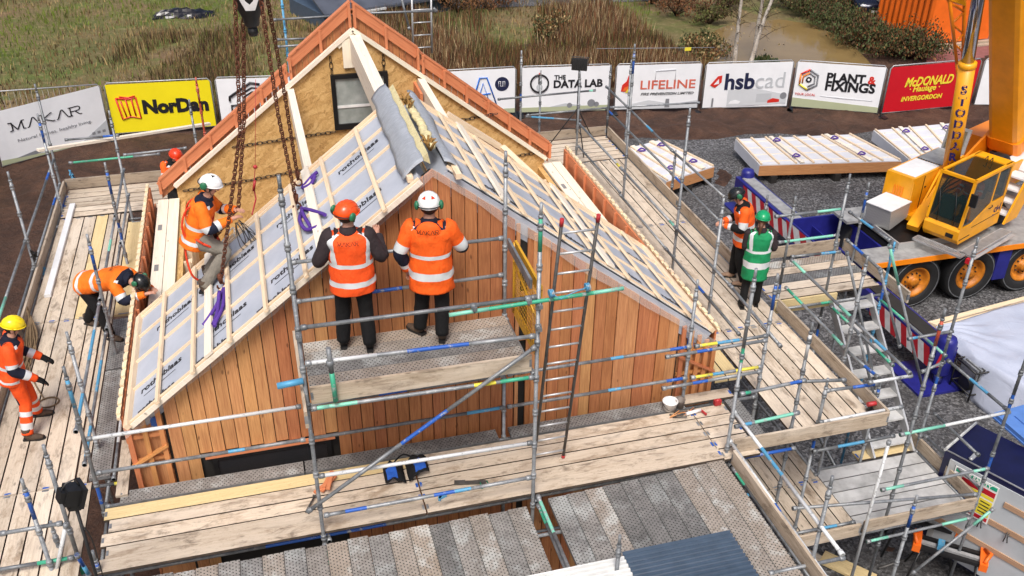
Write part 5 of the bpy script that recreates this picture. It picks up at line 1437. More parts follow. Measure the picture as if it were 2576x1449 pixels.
# superstructure
mb = MB(); mb.lathe([(.95, 1.72), (.95, 1.9), (.85, 2.0)], W(2.6, 1.1, 0), (0, 0, 1), 28); cp('slew_ring', mb, M['dark'], False)
mb = MB(); mb.box(.5, 5.6, .95, 2.4, 1.9, 2.04); cp('turntable', mb, M['cyel'])
# engine housing with white lid
mb = MB()
mb.prism([(.5, 1.63, 2.0), (2.0, 1.63, 2.0), (2.9, 1.63, 2.4), (2.9, 1.63, 2.98), (.5, 1.63, 2.98)], (0, .74, 0)); mb.prism([(.48, 1.60, 2.05), (.78, 1.60, 2.05), (.78, 1.60, 2.75), (.48, 1.60, 2.9)], (0, .03, 0))
cp('engine_housing', mb, M['cyel'])
mb = MB(); mb.box(.62, 1.75, 1.68, 2.32, 2.982, 2.992); cp('housing_lid', mb, M['cwhite'])
mb = MB(); mb.box(1.82, 2.88, 1.68, 2.34, 2.982, 2.99); cp('step_plate', mb, M['cgrey'])
mb = MB()
for k in range(9): mb.box(1.75, 1.83, 1.70 + k * .07, 1.745 + k * .07, 2.986, 2.993)
cp('tread_strip', mb, M['black'])
mb = MB()
for k in range(4): mb.box(.475, .483, 1.85 + k * .07, 1.885 + k * .07, 2.3, 2.7)
cp('vent_slots', mb, M['cora'])
mb = MB(); mb.prism([(2.9, 1.68, 2.99), (3.02, 1.68, 3.62), (3.02, 2.3, 3.62), (2.9, 2.3, 2.99)], (.05, 0, 0)); hd_ = cp('raised_hatch', mb, M['cgrey'])
mb = MB(); mb.prism([(2.872, 1.76, 3.05), (2.985, 1.76, 3.56), (2.985, 2.22, 3.56), (2.872, 2.22, 3.05)], (.02, 0, 0)); cp('hatch_lining', mb, m_plain('bronze_tinted_sheet', (.16, .13, .08), .25), True, hd_)
mb = MB(); mb.prism([(1.75, 1.60, 2.15), (1.75, 1.60, 2.98), (.45, 1.35, 2.05), (.3, 1.3, 1.92)], (0, .04, 0)); mb.beam((.1, 1.2, 1.95), (.75, 1.3, 2.25), .28, .16); mb.beam((.6, 1.32, 2.1), (1.6, 1.42, 2.75), .14, .14)
cp('ram_foot_bracket', mb, M['cyel'])
# chequer plate toolbox
mb = MB(); mb.prism([(-.40, 1.57, 2.40), (.46, 1.57, 2.40), (.46, 1.57, 2.0), (-.30, 1.57, 1.86)], (0, .67, 0)); tb_ = cp('toolbox', mb, M['chk'])
mb = MB(); mb.box(-.42, .48, 1.55, 2.26, 2.402, 2.425); cp('toolbox_lid', mb, M['cwhite'], True, tb_)
# cab
x0, x1, y0, y1, zb, zt = 0.0, 1.9, 0.0, .88, 2.02, 3.62
fx = .10; gx_ = .06
def fr(z): return fx * 0 + (.02 + (.10 - .02) * (z - 2.5) / 1.1 if z > 2.5 else .02 + (2.5 - z) * .02)
mb = MB()
mb.prism([(.02, y0, zb), (-.06, y0, zb + .12), (-.08, y0, zb + .34), (-.03, y0, zb + .42), (.4, y0, zb + .42), (1.15, y0, zb + .72), (x1, y0, zb + .72), (x1, y0, zb)], (0, y1, 0))
cp('cab_lower_body', mb, M['cyel'])
mb = MB()
for y in (y0 + .03, y1 - .03):
    mb.beam((-.02, y, zb + .42), (.14, y, zt - .02), .06, .07, (1, 0, 0)); mb.beam((x1 - .04, y, zb + .7), (x1 - .04, y, zt), .06, .09, (1, 0, 0)); mb.beam((.12, y, zt - .03), (x1, y, zt - .03), .07, .07)
mb.beam((1.22, y0 + .03, zb + .7), (1.25, y0 + .03, zt - .05), .05, .05, (1, 0, 0))
mb.beam((.13, y0, zt - .03), (.13, y1, zt - .03), .07, .07); mb.beam((x1 - .15, y0 + .03, zt - .025), (x1 - .15, y1 - .03, zt - .025), .34, .06)
mb.box(x1 - .05, x1, y0 + .06, y1 - .06, zb + .72, zt - .06)
cp('cab_frame', mb, M['cyel'])
mb = MB(); mb.prism([(-.035, y0 + .06, zb + .43), (-.035, y1 - .06, zb + .43), (.115, y1 - .06, zt - .06), (.115, y0 + .06, zt - .06)], (.008, 0, .0)); cp('windscreen', mb, M['cglass'])
mb = MB(); mb.prism([(.06, y0 + .01, zb + .46), (.42, y0 + .01, zb + .44), (1.18, y0 + .01, zb + .74), (1.2, y0 + .01, zt - .10), (.2, y0 + .01, zt - .10)], (0, .008, 0)); cp('side_window', mb, M['cglass'])
mb = MB(); mb.prism([(1.28, y0 + .01, zb + .76), (1.82, y0 + .01, zb + .76), (1.82, y0 + .01, zt - .12), (1.3, y0 + .01, zt - .10)], (0, .008, 0)); cp('rear_side_window', mb, M['cglass'])
mb = MB(); mb.box(.20, x1 - .33, y0 + .08, y1 - .08, zt - .03, zt - .022); cp('roof_window', mb, M['cglass2'])
mb = MB(); mb.box(.2, x1 - .1, y0 + .05, y1 - .05, zb + .44, zb + .46); mb.box(x1 - .09, x1 - .06, y0 + .08, y1 - .08, zb + .46, zt - .1); mb.box(.1, .14, y1 - .05, y1 - .04, zb + .5, zt - .1); cp('cab_lining', mb, M['black'])
mb = MB(); mb.prism([(.22, .42, zb + .46), (.22, .78, zb + .46), (.34, .78, zb + .95), (.34, .42, zb + .95)], (.10, 0, 0)); cp('console', mb, m_plain('teal_console_plastic', (.03, .10, .10), .5))
mb = MB(); mb.box(.85, 1.3, .24, .68, zb + .46, zb + .66); mb.beam((1.28, .46, zb + .6), (1.42, .46, zb + 1.25), .44, .09, (1, 0, 0)); cp('driver_seat', mb, M['navy'])
mb = MB(); mb.box(-.085, -.07, .12, .30, zb + .14, zb + .24); cp('headlight', mb, M['black'])
for k in range(6):      # bolts, seams and hoses of the upper works
    mb = MB(); mb.path(spl([W(.3 + k * .05, 1.02 + k * .05, 2.1), W(.9 + k * .1, 1.05 + k * .05, 2.5 + k * .04), W(1.9, 1.1 + k * .05, 2.35 + k * .1), W(3.2, 1.2 + k * .04, 2.6)], 6), .018, 6); cp('hydraulic_hose', mb, M['black'], False)
for a_, z_ in ((1.0, 2.6), (1.7, 2.7), (2.4, 2.7)):
    mb = MB(); mb.box(a_, a_ + .012, 1.617, 1.629, 2.08, 2.94); mb.box(a_ + .1, a_ + .16, 1.61, 1.629, z_, z_ + .03); cp('housing_seam', mb, M['black'])
mb = MB(); mb.box(.02, .5, -.006, .0, zb + .1, zb + .12); mb.box(.5, 1.8, -.006, .0, zb + .3, zb + .31); cp('door_seam', mb, M['black'])
mb = MB(); mb.path([W(1.12, -.02, zb + .62), W(1.12, -.05, zb + .64), W(1.24, -.05, zb + .66), W(1.24, -.02, zb + .68)], .012, 5); cp('door_handle', mb, M['black'], False)
for yy in (.2, .6):
    mb = MB(); mb.path([W(-.05, yy, zb + .44), W(-.03, yy + .03, zb + .8), W(.06, yy + .16, zb + 1.2)], .009, 5); cp('wiper', mb, M['black'], False)
mb = MB(); mb.tube(W(-.02, -.03, zb + 1.1), W(-.22, -.18, zb + 1.25), .014, 6); mb.beam(W(-.22, -.18, zb + 1.12), W(-.22, -.18, zb + 1.42), .16, .05, E1); cp('wing_mirror', mb, M['black'], False)
mb = MB(); mb.beam((.3, .05, zb + .36), (1.75, .0, zb + .36), .03, .05); cp('grab_rail', mb, M['cyel'])
for yy in (.34, .46):
    mb = MB(); mb.path([W(x1 - .42, yy, zt), W(x1 - .46, yy, zt + .12), W(x1 - .55, yy + .02, zt + .05)], .012, 5); cp('wiper_arm', mb, M['black'], False)
mb = place(text_mb('SH', .3, .004, .25), W(1.62, -.006, zb + .42), E1 + V(0, 0, .25), V(0, 0, 1)); cp('cab_lettering', mb, M['cnavy'], False)
# gratings and steps
for nm_, a, b, c, d in (('front_grating', -.36, -.10, -.30, .92), ('side_grating', -.12, 1.85, -.42, -.14)):
    mb = MB(); st_ = .045
    mb.box(a, b, c, c + .02, 1.90, 1.95); mb.box(a, b, d - .02, d, 1.90, 1.95); mb.box(a, a + .02, c, d, 1.90, 1.95); mb.box(b - .02, b, c, d, 1.90, 1.95)
    q = a
    if b - a > d - c:
        while q < b: mb.box(q, q + .014, c, d, 1.915, 1.945); q += st_
        mb.box(a, b, c - .11, c - .02, 1.89, 1.90)
    else:
        q = c
        while q < d: mb.box(a, b, q, q + .014, 1.915, 1.945); q += st_
    cp(nm_, mb, M['alu'])
mb = MB(); mb.box(-.2, -.06, -.46, -.36, 1.76, 1.88); cp('red_marker_lamp', mb, M['stripr'])
mb = MB(); mb.prism([(1.95, -.15, 2.0), (2.6, -.15, 2.0), (3.3, -.15, 3.2), (2.65, -.15, 3.2)], (0, .05, 0)); mb.prism([(1.95, .35, 2.0), (2.6, .35, 2.0), (3.3, .35, 3.2), (2.65, .35, 3.2)], (0, .05, 0)); cp('step_side', mb, M['cyel'])
for k in range(4):
    mb = MB(); zz = 2.15 + k * .27; xx = 2.1 + k * .157; mb.box(xx, xx + .42, -.10, .35, zz, zz + .04); cp('step_tread', mb, M['cwhite'])
mb = MB(); mb.box(3.2, 4.8, -.2, .9, 2.9, 2.96); cp('walkway', mb, M['cwhite'])
mb = MB(); mb.prism([(2.3, 1.62, 2.1), (4.6, 1.62, 2.1), (5.0, 1.62, 3.6), (4.2, 1.62, 3.5), (2.6, 1.62, 2.75)], (0, .06, 0)); mb.prism([(2.6, .9, 2.1), (4.6, .9, 2.1), (5.0, .9, 3.6), (4.2, .9, 3.1)], (0, -.06, 0)); mb.box(4.2, 6.4, .9, 2.4, 2.04, 3.1); cp('turret_plates', mb, M['cora'])
mb = MB(); mb.box(2.25, 3.3, .84, 1.0, 2.5, 3.15); cp('winch_guard', mb, M['cyel'])
mb = MB(); mb.lathe([(.02, -.16), (.30, -.16), (.34, -.12), (.34, .12), (.30, .16), (.02, .16)], W(2.75, .70, 3.05), E2, 24); wd = cp('winch_drum', mb, M['black'], False)
mb = MB(); mb.lathe([(.01, 0), (.09, 0), (.09, .02), (.01, .02)], W(2.75, .54, 3.05), -E2, 14); cp('winch_hub', mb, M['galv'], False, wd)
# boom
BA = R_(61.7); BD = V(-math.cos(BA), 0, math.sin(BA)); BN = V(math.sin(BA), 0, math.cos(BA))
M['cboom'] = m_plain('boom_orange_yellow_paint', (.90, .345, .006), .38, 0, .09, 2.0)
def boom(nm, y0, y1, d0, d1, l0, l1, m, rd=.14):
    mb = MB(); base = V(4.0, 0, 2.92); rs = []
    pr = [(y0, d0), (y1, d0), (y1, d1 - .15), (y1 - .18, d1), (y0 + .18, d1), (y0, d1 - .15)]
    pr = [(y0 + rd, d0), (y1 - rd, d0), (y1 - rd * .3, d0 + rd * .3), (y1, d0 + rd), (y1, d1 - rd), (y1 - rd, d1), (y0 + rd, d1), (y0, d1 - rd), (y0, d0 + rd), (y0 + rd * .3, d0 + rd * .3)]
    for l in (l0, l1): rs.append([CO + CM @ (base + BD * l + V(0, y, 0) + BN * d) for y, d in pr])
    mb.rings(rs, True, 0, False); return cp(nm, mb, m, False)
boom('boom_section', .78, 1.60, 0, .95, 0, 26, M['cboom'])
boom('boom_root_collar', .74, 1.64, -.03, .99, .05, .45, M['cora'])
mb = MB(); mb.box(3.9, 4.9, .92, 1.46, 2.55, 2.9); cp('boom_pivot', mb, M['dark'])
# luffing ram
r0, r1 = W(1.78, 1.40, 2.85), W(1.20, 1.40, 5.82)
ax = (r1 - r0).normalized(); mb = MB(); mb.tube(r0, r1, .185, 26); mb.lathe([(.19, -.12), (.205, -.1), (.205, 0), (.14, .03)], r1, ax, 26); ram = cp('luffing_ram', mb, M['cyel'], False)
mb = MB(); mb.tube(r1, r1 + ax * 4.6, .142, 24); cp('piston_rod', mb, M['chrome'], False, ram)
tc = (CAM - r0); tc = (tc - ax * tc.dot(ax)).normalized(); rx_ = tc.cross(ax)
lett = MB()
for k, ch in enumerate('STODDART'):
    c = r1 - ax * (.62 + k * .302); tx = text_mb(ch, .30, .012); o = MB()
    xs = [p[0] for p in tx.v]; k_ = .21 / max(.13, max(xs) - min(xs)) if ch != 'T' else 1.0
    cxm = (max(xs) + min(xs)) / 2
    for p in tx.v:
        th = (p[0] - cxm) * .95 / .187 + .12; o.v.append(tuple(c + ax * p[1] + (tc * math.cos(th) - rx_ * math.sin(th)) * (.187 + .002 + p[2] * .5)))
    for f_ in tx.f: o.face(list(f_))
    lett.add(o)
cp('ram_lettering', lett, M['cnavy'], False, ram)
# stowed lattice fly jib
def lat(pts, r=.026):
    mb = MB()
    for a, b in pts: mb.tube(pe2(*a, 1.95), pe2(*b, 1.95), r, 7)
    return mb
mb = lat([((2384, -40), (2407, 160)), ((2428, -40), (2421, 165)), ((2407, 160), (2414, 238)), ((2421, 165), (2418, 238))], .04); cp('fly_jib_chord', mb, M['cora'], False)
mb = lat([((2386, 5), (2426, 30)), ((2426, 30), (2394, 60)), ((2394, 60), (2423, 85)), ((2423, 85), (2400, 110)), ((2400, 110), (2421, 130)), ((2384, 2), (2428, 8)), ((2408, 160), (2421, 163)), ((2412, 200), (2420, 203))]); cp('fly_jib_lacing', mb, M['cora'], False)
mb = MB(); q = [pe2(2378, -4, 1.9), pe2(2430, 16, 1.9), pe2(2428, 2, 1.9), pe2(2385, -14, 1.9)]; mb.prism(q, E2 * .2); cp('fly_jib_platform', mb, M['cyel'], False)
# outriggers
def chev(mb, p0, d, L, z0, z1, off, n_):
    """slanted red and white bands along a beam face"""
    for k in range(n_):
        a, b = k / n_, (k + 1) / n_; s_ = .5 / n_ * 1.6
        A = p0 + d * L * a; B = p0 + d * L * b; sk = d * L * s_
        mb.poly([A + V(0, 0, z0) + off, B + V(0, 0, z0) + off, B + sk + V(0, 0, z1) + off, A + sk + V(0, 0, z1) + off], k % 2)
for sgn, ya, yb in ((-1, 13.55, 16.4), (1, 19.3, 22.75)):
    mb = MB(); mb.box(13.1, 13.62, ya, yb, .78, 1.22); ob = cp('outrigger_beam', mb, M['cblue'], False)
    mb = MB(); mb.box(13.2, 13.55, ya + .5, yb - .2, 1.222, 1.25); cp('beam_cover', mb, M['cgrey'] if sgn > 0 else M['dark'], False, ob)
    mb = MB(); chev(mb, V(13.09, ya + .05, 0), V(0, 1, 0), (yb - ya) * .78, .74, 1.18, V(-.006, 0, 0), 11)
    if sgn < 0: chev(mb, V(13.12, ya - .012, 0), V(1, 0, 0), .36, .80, 1.18, V(0, -.004, 0), 3)
    cp('hazard_stripes', mb, [M['stripr'], M['stripw']], False, ob)
    yj = ya + .1 if sgn < 0 else yb - .1
    mb = MB(); mb.lathe([(.17, .55), (.19, .6), (.19, 1.36), (.15, 1.45), (.04, 1.47)], (13.42, yj, 0), (0, 0, 1), 20); jk = cp('jack_leg', mb, M['cblue'], False, ob)
    mb = MB(); mb.tube((13.42, yj, GZ + .06), (13.42, yj, .6), .1, 14); cp('jack_piston', mb, M['chrome'], False, ob)
    mb = MB(); mb.box(12.95, 13.95, yj - .35, yj + .35, GZ + .002, GZ + .05) if sgn > 0 else mb.box(12.75, 14.3, 13.3, 14.5, GZ + .002, GZ + .06); solo('outrigger_mat', mb, M['cblue'], 'blue outrigger mat under the nearer jack' if sgn < 0 else 'blue outrigger mat under the far jack', 'outrigger mat')
mb = MB(); chev(mb, V(13.05, 17.0, 0), V(0, 1, 0), 2.3, 1.0, 1.42, V(-.155, 0, 0), 7); cp('nose_stripes', mb, [M['stripr'], M['stripw']], False)
person('crane driver in red-orange jacket seated inside the yellow cab', W(1.05, .46, zb + .12), -114,
       dict(pel=(0, -.05, .62), spi=(0, -.06, .80), che=(0, -.04, 1.0), nek=(0, -.02, 1.14), hd=(0, .02, 1.28), shL=(-.18, -.04, 1.08), shR=(.18, -.04, 1.08), elL=(-.25, .12, .86), elR=(.25, .12, .86), wrL=(-.2, .34, .82), wrR=(.2, .34, .82),
            hpL=(-.1, 0, .60), hpR=(.1, 0, .60), knL=(-.13, .40, .62), knR=(.13, .40, .62), anL=(-.12, .46, .42), anR=(.12, .46, .42)),
       .95, 'jacket', 'hvr', None, 'blk', 'bootb', None, (0, 0, 1), (0, 1, -.2), True, None, None, False, 'hairb')

# ================================================================ hook block, chains, slings
hk = py(627, 6, 12.0)
hook = thing('hook_block', 'black crane hook block with a pale V emblem, hanging above the roof', 'hook block', hk)
mb = MB(); mb.lathe([(.03, .60), (.17, .55), (.21, .35), (.205, .12), (.15, -.08), (.10, -.19), (.09, -.27), (.05, -.30)], hk, (0, 0, 1), 26); part(hook, 'block_body', mb, M['black'])
# emblem : white V on the side facing the site
vd = V(-.05, -1, .25).normalized(); vr = V(1, 0, 0)
mb = MB(); 
def vpt(a, z):
    r = .215 if z > .1 else .19; x = a; return hk + V(x, -math.sqrt(max(.001, r * r - x * x)) - .004, z)
for sg in (-1, 1):
    pts = [vpt(sg * .135, .23), vpt(sg * .075, .25), vpt(sg * .01, .03), vpt(0, -.06)]
    mb.prism([vpt(sg * .14, .22), vpt(sg * .13, .12), vpt(sg * .055, -.05), vpt(0, -.05), vpt(0, .02), vpt(sg * .045, .06), vpt(sg * .085, .22)], (0, -.006, 0))
part(hook, 'emblem', mb, M['stripw'])
mb = MB(); mb.lathe([(.05, -.40), (.065, -.36), (.055, -.29)], hk, (0, 0, 1), 12); part(hook, 'swivel', mb, M['black'])
mb = MB()
for dx in (-.07, .07): mb.tube(hk + V(dx, 0, .5), hk + V(dx - .1, 0, 12), .011, 6)
part(hook, 'hoist_rope', mb, M['dsteel'])
M['rust'] = m_plain('rusty_chain', (.16, .052, .026), .7, .3, .3, 20)
def chain_mb(pts, pitch=.056, r=.0092):
    mb = MB(); P = [Vector(p) for p in pts]; seg = [(b - a).length for a, b in zip(P, P[1:])]; L = sum(seg); n_ = int(L / pitch)
    def at(s_):
        for a, b, l in zip(P, P[1:], seg):
            if s_ <= l or b is P[-1]: return a + (b - a) * (s_ / l), (b - a).normalized()
            s_ -= l
    for i in range(n_):
        c, d = at((i + .5) * L / n_); a = perp(d); b = d.cross(a)
        if i % 2: a, b = b, a
        ph = .6; a2 = a * math.cos(ph) + d.cross(a) * math.sin(ph)
        q = [c + d * (pitch * .80 * math.cos(t)) + a2 * (.026 * math.sin(t)) for t in [2 * math.pi * k / 8 for k in range(9)]]
        mb.path(q, r, 4, 0, False)
    return mb
top = hk + V(0, 0, -.3)
def Pm(u, v, sgn=-1):
    d = ray(u, v); k = SL * sgn; t = (8.02 + k * 1.9 - CAM.z) / (d.z + k * d.x); return CAM + d * t
a1, a2 = Pm(575, 712), Pm(560, 600)
h1, h2, h3, h4 = py(572, 725, 11.55), py(562, 615, 12.2), py(762, 525, 11.9), py(765, 465, 12.4)
up_ = V(-SL, 0, 1).normalized()
ch = [([py(590, -30, 11.7), py(604, 330, 11.5), h1 + up_ * .12], 'rusty lifting chain hanging to the lower sling on the left roof panel'),
      ([py(612, -30, 12.2), py(614, 300, 12.1), py(600, 520, 12.0), h2 + up_ * .15], 'rusty lifting chain held in the hands of the climber'),
      ([py(652, -30, 11.8), py(700, 290, 11.7), h3 + up_ * .12], 'rusty lifting chain hanging to the lower sling near the middle of the panel'),
      ([py(668, -30, 12.2), py(715, 230, 12.2), h4 + up_ * .12], 'rusty lifting chain hanging to the upper sling near the middle of the panel')]
for pts, lb in ch:
    t = thing('lifting_chain', lb, 'chain', pts[-1], 'lifting chains from the hook')
    part(t, 'chain_links', chain_mb(pts), M['rust'])
    e = pts[-1]; mb = MB(); mb.lathe([(.012, .14), (.035, .12), (.03, .05), (.02, .0)], e, (0, 0, 1), 8); mb.path([e + V(.05 * math.sin(a), 0, -.05 + .05 * math.cos(a)) for a in [q * .5 for q in range(11)]], .014, 6)
    part(t, 'chain_hook', mb, M['rust'])
def sling(paths, label):
    mb = MB()
    for p in paths: mb.path(spl(p, 6), .026, 7)
    mb2 = MB(); mb2.v = mb.v; mb2.f = mb.f; mb2.m = mb.m; mb2.uv = mb.uv; mb2.sm = mb.sm
    solo('round_sling', mb2, M['purple'], label, 'sling', 'purple slings')
g = lambda u, v, h=.06: Pm(u, v) + up_ * h
sling([[h1 + up_ * .05, g(556, 770), g(530, 812), g(520, 825)], [h1 + up_ * .05, g(570, 775), g(555, 810), g(548, 828)], [g(566, 745, .1), g(556, 790), g(545, 822)]], 'bunched purple sling low on the left roof panel')
sling([[h3, g(762, 560), g(778, 585), g(806, 578)], [h3, g(785, 535), g(812, 543), g(826, 548)], [h3 + up_ * .02, g(770, 545), g(790, 580)]], 'open loop of purple sling on the left roof panel beside the wide white board')
sling([[h4, g(775, 472), g(792, 452), g(806, 440)], [h4, g(770, 480), g(790, 470), g(800, 450)]], 'knotted purple sling near the top of the left roof panel')
# thin guide line with a tangle in the climber's hands
mb = MB()
for k in range(6):
    c = V(-.40 + U(-.05, .08), 12.1, 6.45 + U(-.1, .1)); r1_, r2_ = U(.05, .12), U(.12, .22); ph = U(0, 3)
    mb.path([c + V(r1_ * math.cos(a + ph), .05 * math.sin(a * 2), r2_ * math.sin(a) - .06) for a in [q * .35 for q in range(19)]], .006, 4)
solo('tag_line', mb, M['dsteel'], 'tangled thin tag line hanging from the hands of the climber', 'rope')
mb = MB(); mb.path(spl([V(-1.15, 12.15, 6.55), V(-1.0, 11.95, 6.38), V(-.75, 11.9, 6.42), g(592, 578, .05), g(596, 600, .05)], 6), .010, 5); solo('lanyard', mb, M['cream'], 'pale safety rope from the climber to the roof panel', 'rope')
mb = MB(); a = py(643, 200, 15); b = py(642, 420, 14.5); mb.tube(a, b, .004, 4); mb.ell(b, .035, .035, .035, None, 8, 6); mb.path([b, py(640, 450, 14.2), py(637, 470, 14)], .006, 4); mb.tube(py(641, 455, 14), py(638, 480, 14), .022, 8); mb.path([py(640, 480, 14), py(644, 500, 13.6), py(634, 540, 13.2)], .012, 5)
solo('guide_rope', mb, M['redcap'], 'thin guide rope with a small ball and red tail, beside the climber', 'rope')
# panels waiting on the gravel
def ground_panel(cn, th, label, nb, woodside=True, lift=.22):
    """cn: four top corners far-left, near-left, near-right, far-right"""
    A, B, C_, Dd = [Vector(c) for c in cn]; t = thing('stacked_roof_panel', label, 'roof panel', (B.x, B.y, GZ), 'roof panels waiting on the gravel')
    dn = V(0, 0, -th)
    mb = MB(); mb.hexa([A + dn, B + dn, C_ + dn, Dd + dn, A, B, C_, Dd]); part(t, 'membrane_board', mb, M['pmemb'])
    mb = MB(); n_ = (B - A).normalized() * .006; mb.prism([B + n_ + dn, C_ + n_ + dn, C_ + n_ - V(0, 0, .03), B + n_ - V(0, 0, .03)], n_); part(t, 'edge_timber', mb, M['larch2'])
    for k in range(nb):
        f = (k + .1) / (nb - .8); p = A + (Dd - A) * f; q = B + (C_ - B) * f
        mb = MB(); mb.beam(p + V(0, 0, .03), q + V(0, 0, .03), .055, .05); part(t, 'tiling_batten', mb, M['spruce'])
    for k in range(4):
        f = (k + .5) / 4; p = A + (B - A) * f; q = Dd + (C_ - Dd) * f
        mb = MB(); mb.beam(p + V(0, 0, .006), q + V(0, 0, .006), .035, .02); part(t, 'counter_batten', mb, M['sprucew'])
    for f in (.30, .78):
        p = A + (Dd - A) * f; q = B + (C_ - B) * f; mb = MB(); mb.beam(p + V(0, 0, .045), q + V(0, 0, .045), .13, .03); part(t, 'lifting_board', mb, M['sprucew'])
        for s_ in (.2, .8):
            c = p + (q - p) * s_ + V(0, 0, .08); mb = MB(); mb.path(spl([c + V(-.14, 0, 0), c + V(0, .05, .05), c + V(.12, 0, 0), c + V(.02, -.09, .02), c + V(-.1, -.04, 0)], 5), .024, 6)
            solo('round_sling', mb, M['purple'], f'purple sling lying on {label.split(",")[0]}, ' + ('near' if s_ > .5 else 'far') + (' left' if f < .5 else ' right'), 'sling', 'purple slings')
    for f in (.1, .55, .95):
        c = B + (C_ - B) * f + (A - B) * .15; mb = MB(); mb.box(c.x - .1, c.x + .1, c.y - .4, c.y + .4, GZ, c.z - th); part(t, 'bearer', mb, M['dark'])
    return t
M['pmemb'] = m_plain('off_white_membrane', (.66, .67, .71), .45, 0, .05, 3)
zt_ = .84
ground_panel([pz(1850, 350, zt_), pz(1911, 415, zt_), pz(2268, 404, zt_), pz(2140, 338, zt_)], .36, 'large white roof panel on the gravel, timber side toward the scaffold', 9)
ground_panel([pz(2197, 328, zt_), pz(2286, 401, zt_), pz(2470, 385, zt_), pz(2415, 308, zt_)], .36, 'white roof panel behind the crane housing, below the red banner', 6)
ground_panel([pz(1560, 378, zt_), pz(1676, 456, zt_), pz(1797, 418, zt_), pz(1660, 352, zt_)], .36, 'small white roof panel half hidden by the right scaffold', 5)
# ================================================================ banner fence
def bmat(k, c, rough=.4): 
    if k not in M: M[k] = m_plain(k, c, rough, 0, .03, 2)
    return M[k]
LB = dict(white=bmat('white_banner', (.82, .84, .87)), yellow=bmat('yellow_banner', (.83, .70, .012)), red=bmat('red_banner', (.55, .008, .018)), ink=bmat('black_banner_print', (.014, .014, .018)), navy=bmat('navy_banner_print', (.015, .02, .06)),
          bred=bmat('red_banner_print', (.62, .03, .02)), bblue=bmat('blue_banner_print', (.02, .16, .62)), lgrey=bmat('light_grey_print', (.50, .53, .56)), mgrey=bmat('mid_grey_print', (.22, .23, .25)), orange=bmat('orange_print', (.82, .25, .03)),
          byel=bmat('yellow_print', (.82, .68, .05)), pgreen=bmat('pale_green_print', (.42, .46, .30)), flameo=bmat('flame_orange_print', (.75, .16, .03)), offw=bmat('pale_grey_print', (.60, .63, .66)), brick=bmat('orange_red_print', (.62, .14, .09)))
M['fence'] = m_plain('galvanised_fence_tube', (.42, .43, .44), .45, .5, .1, 9)
DESIGN = {}
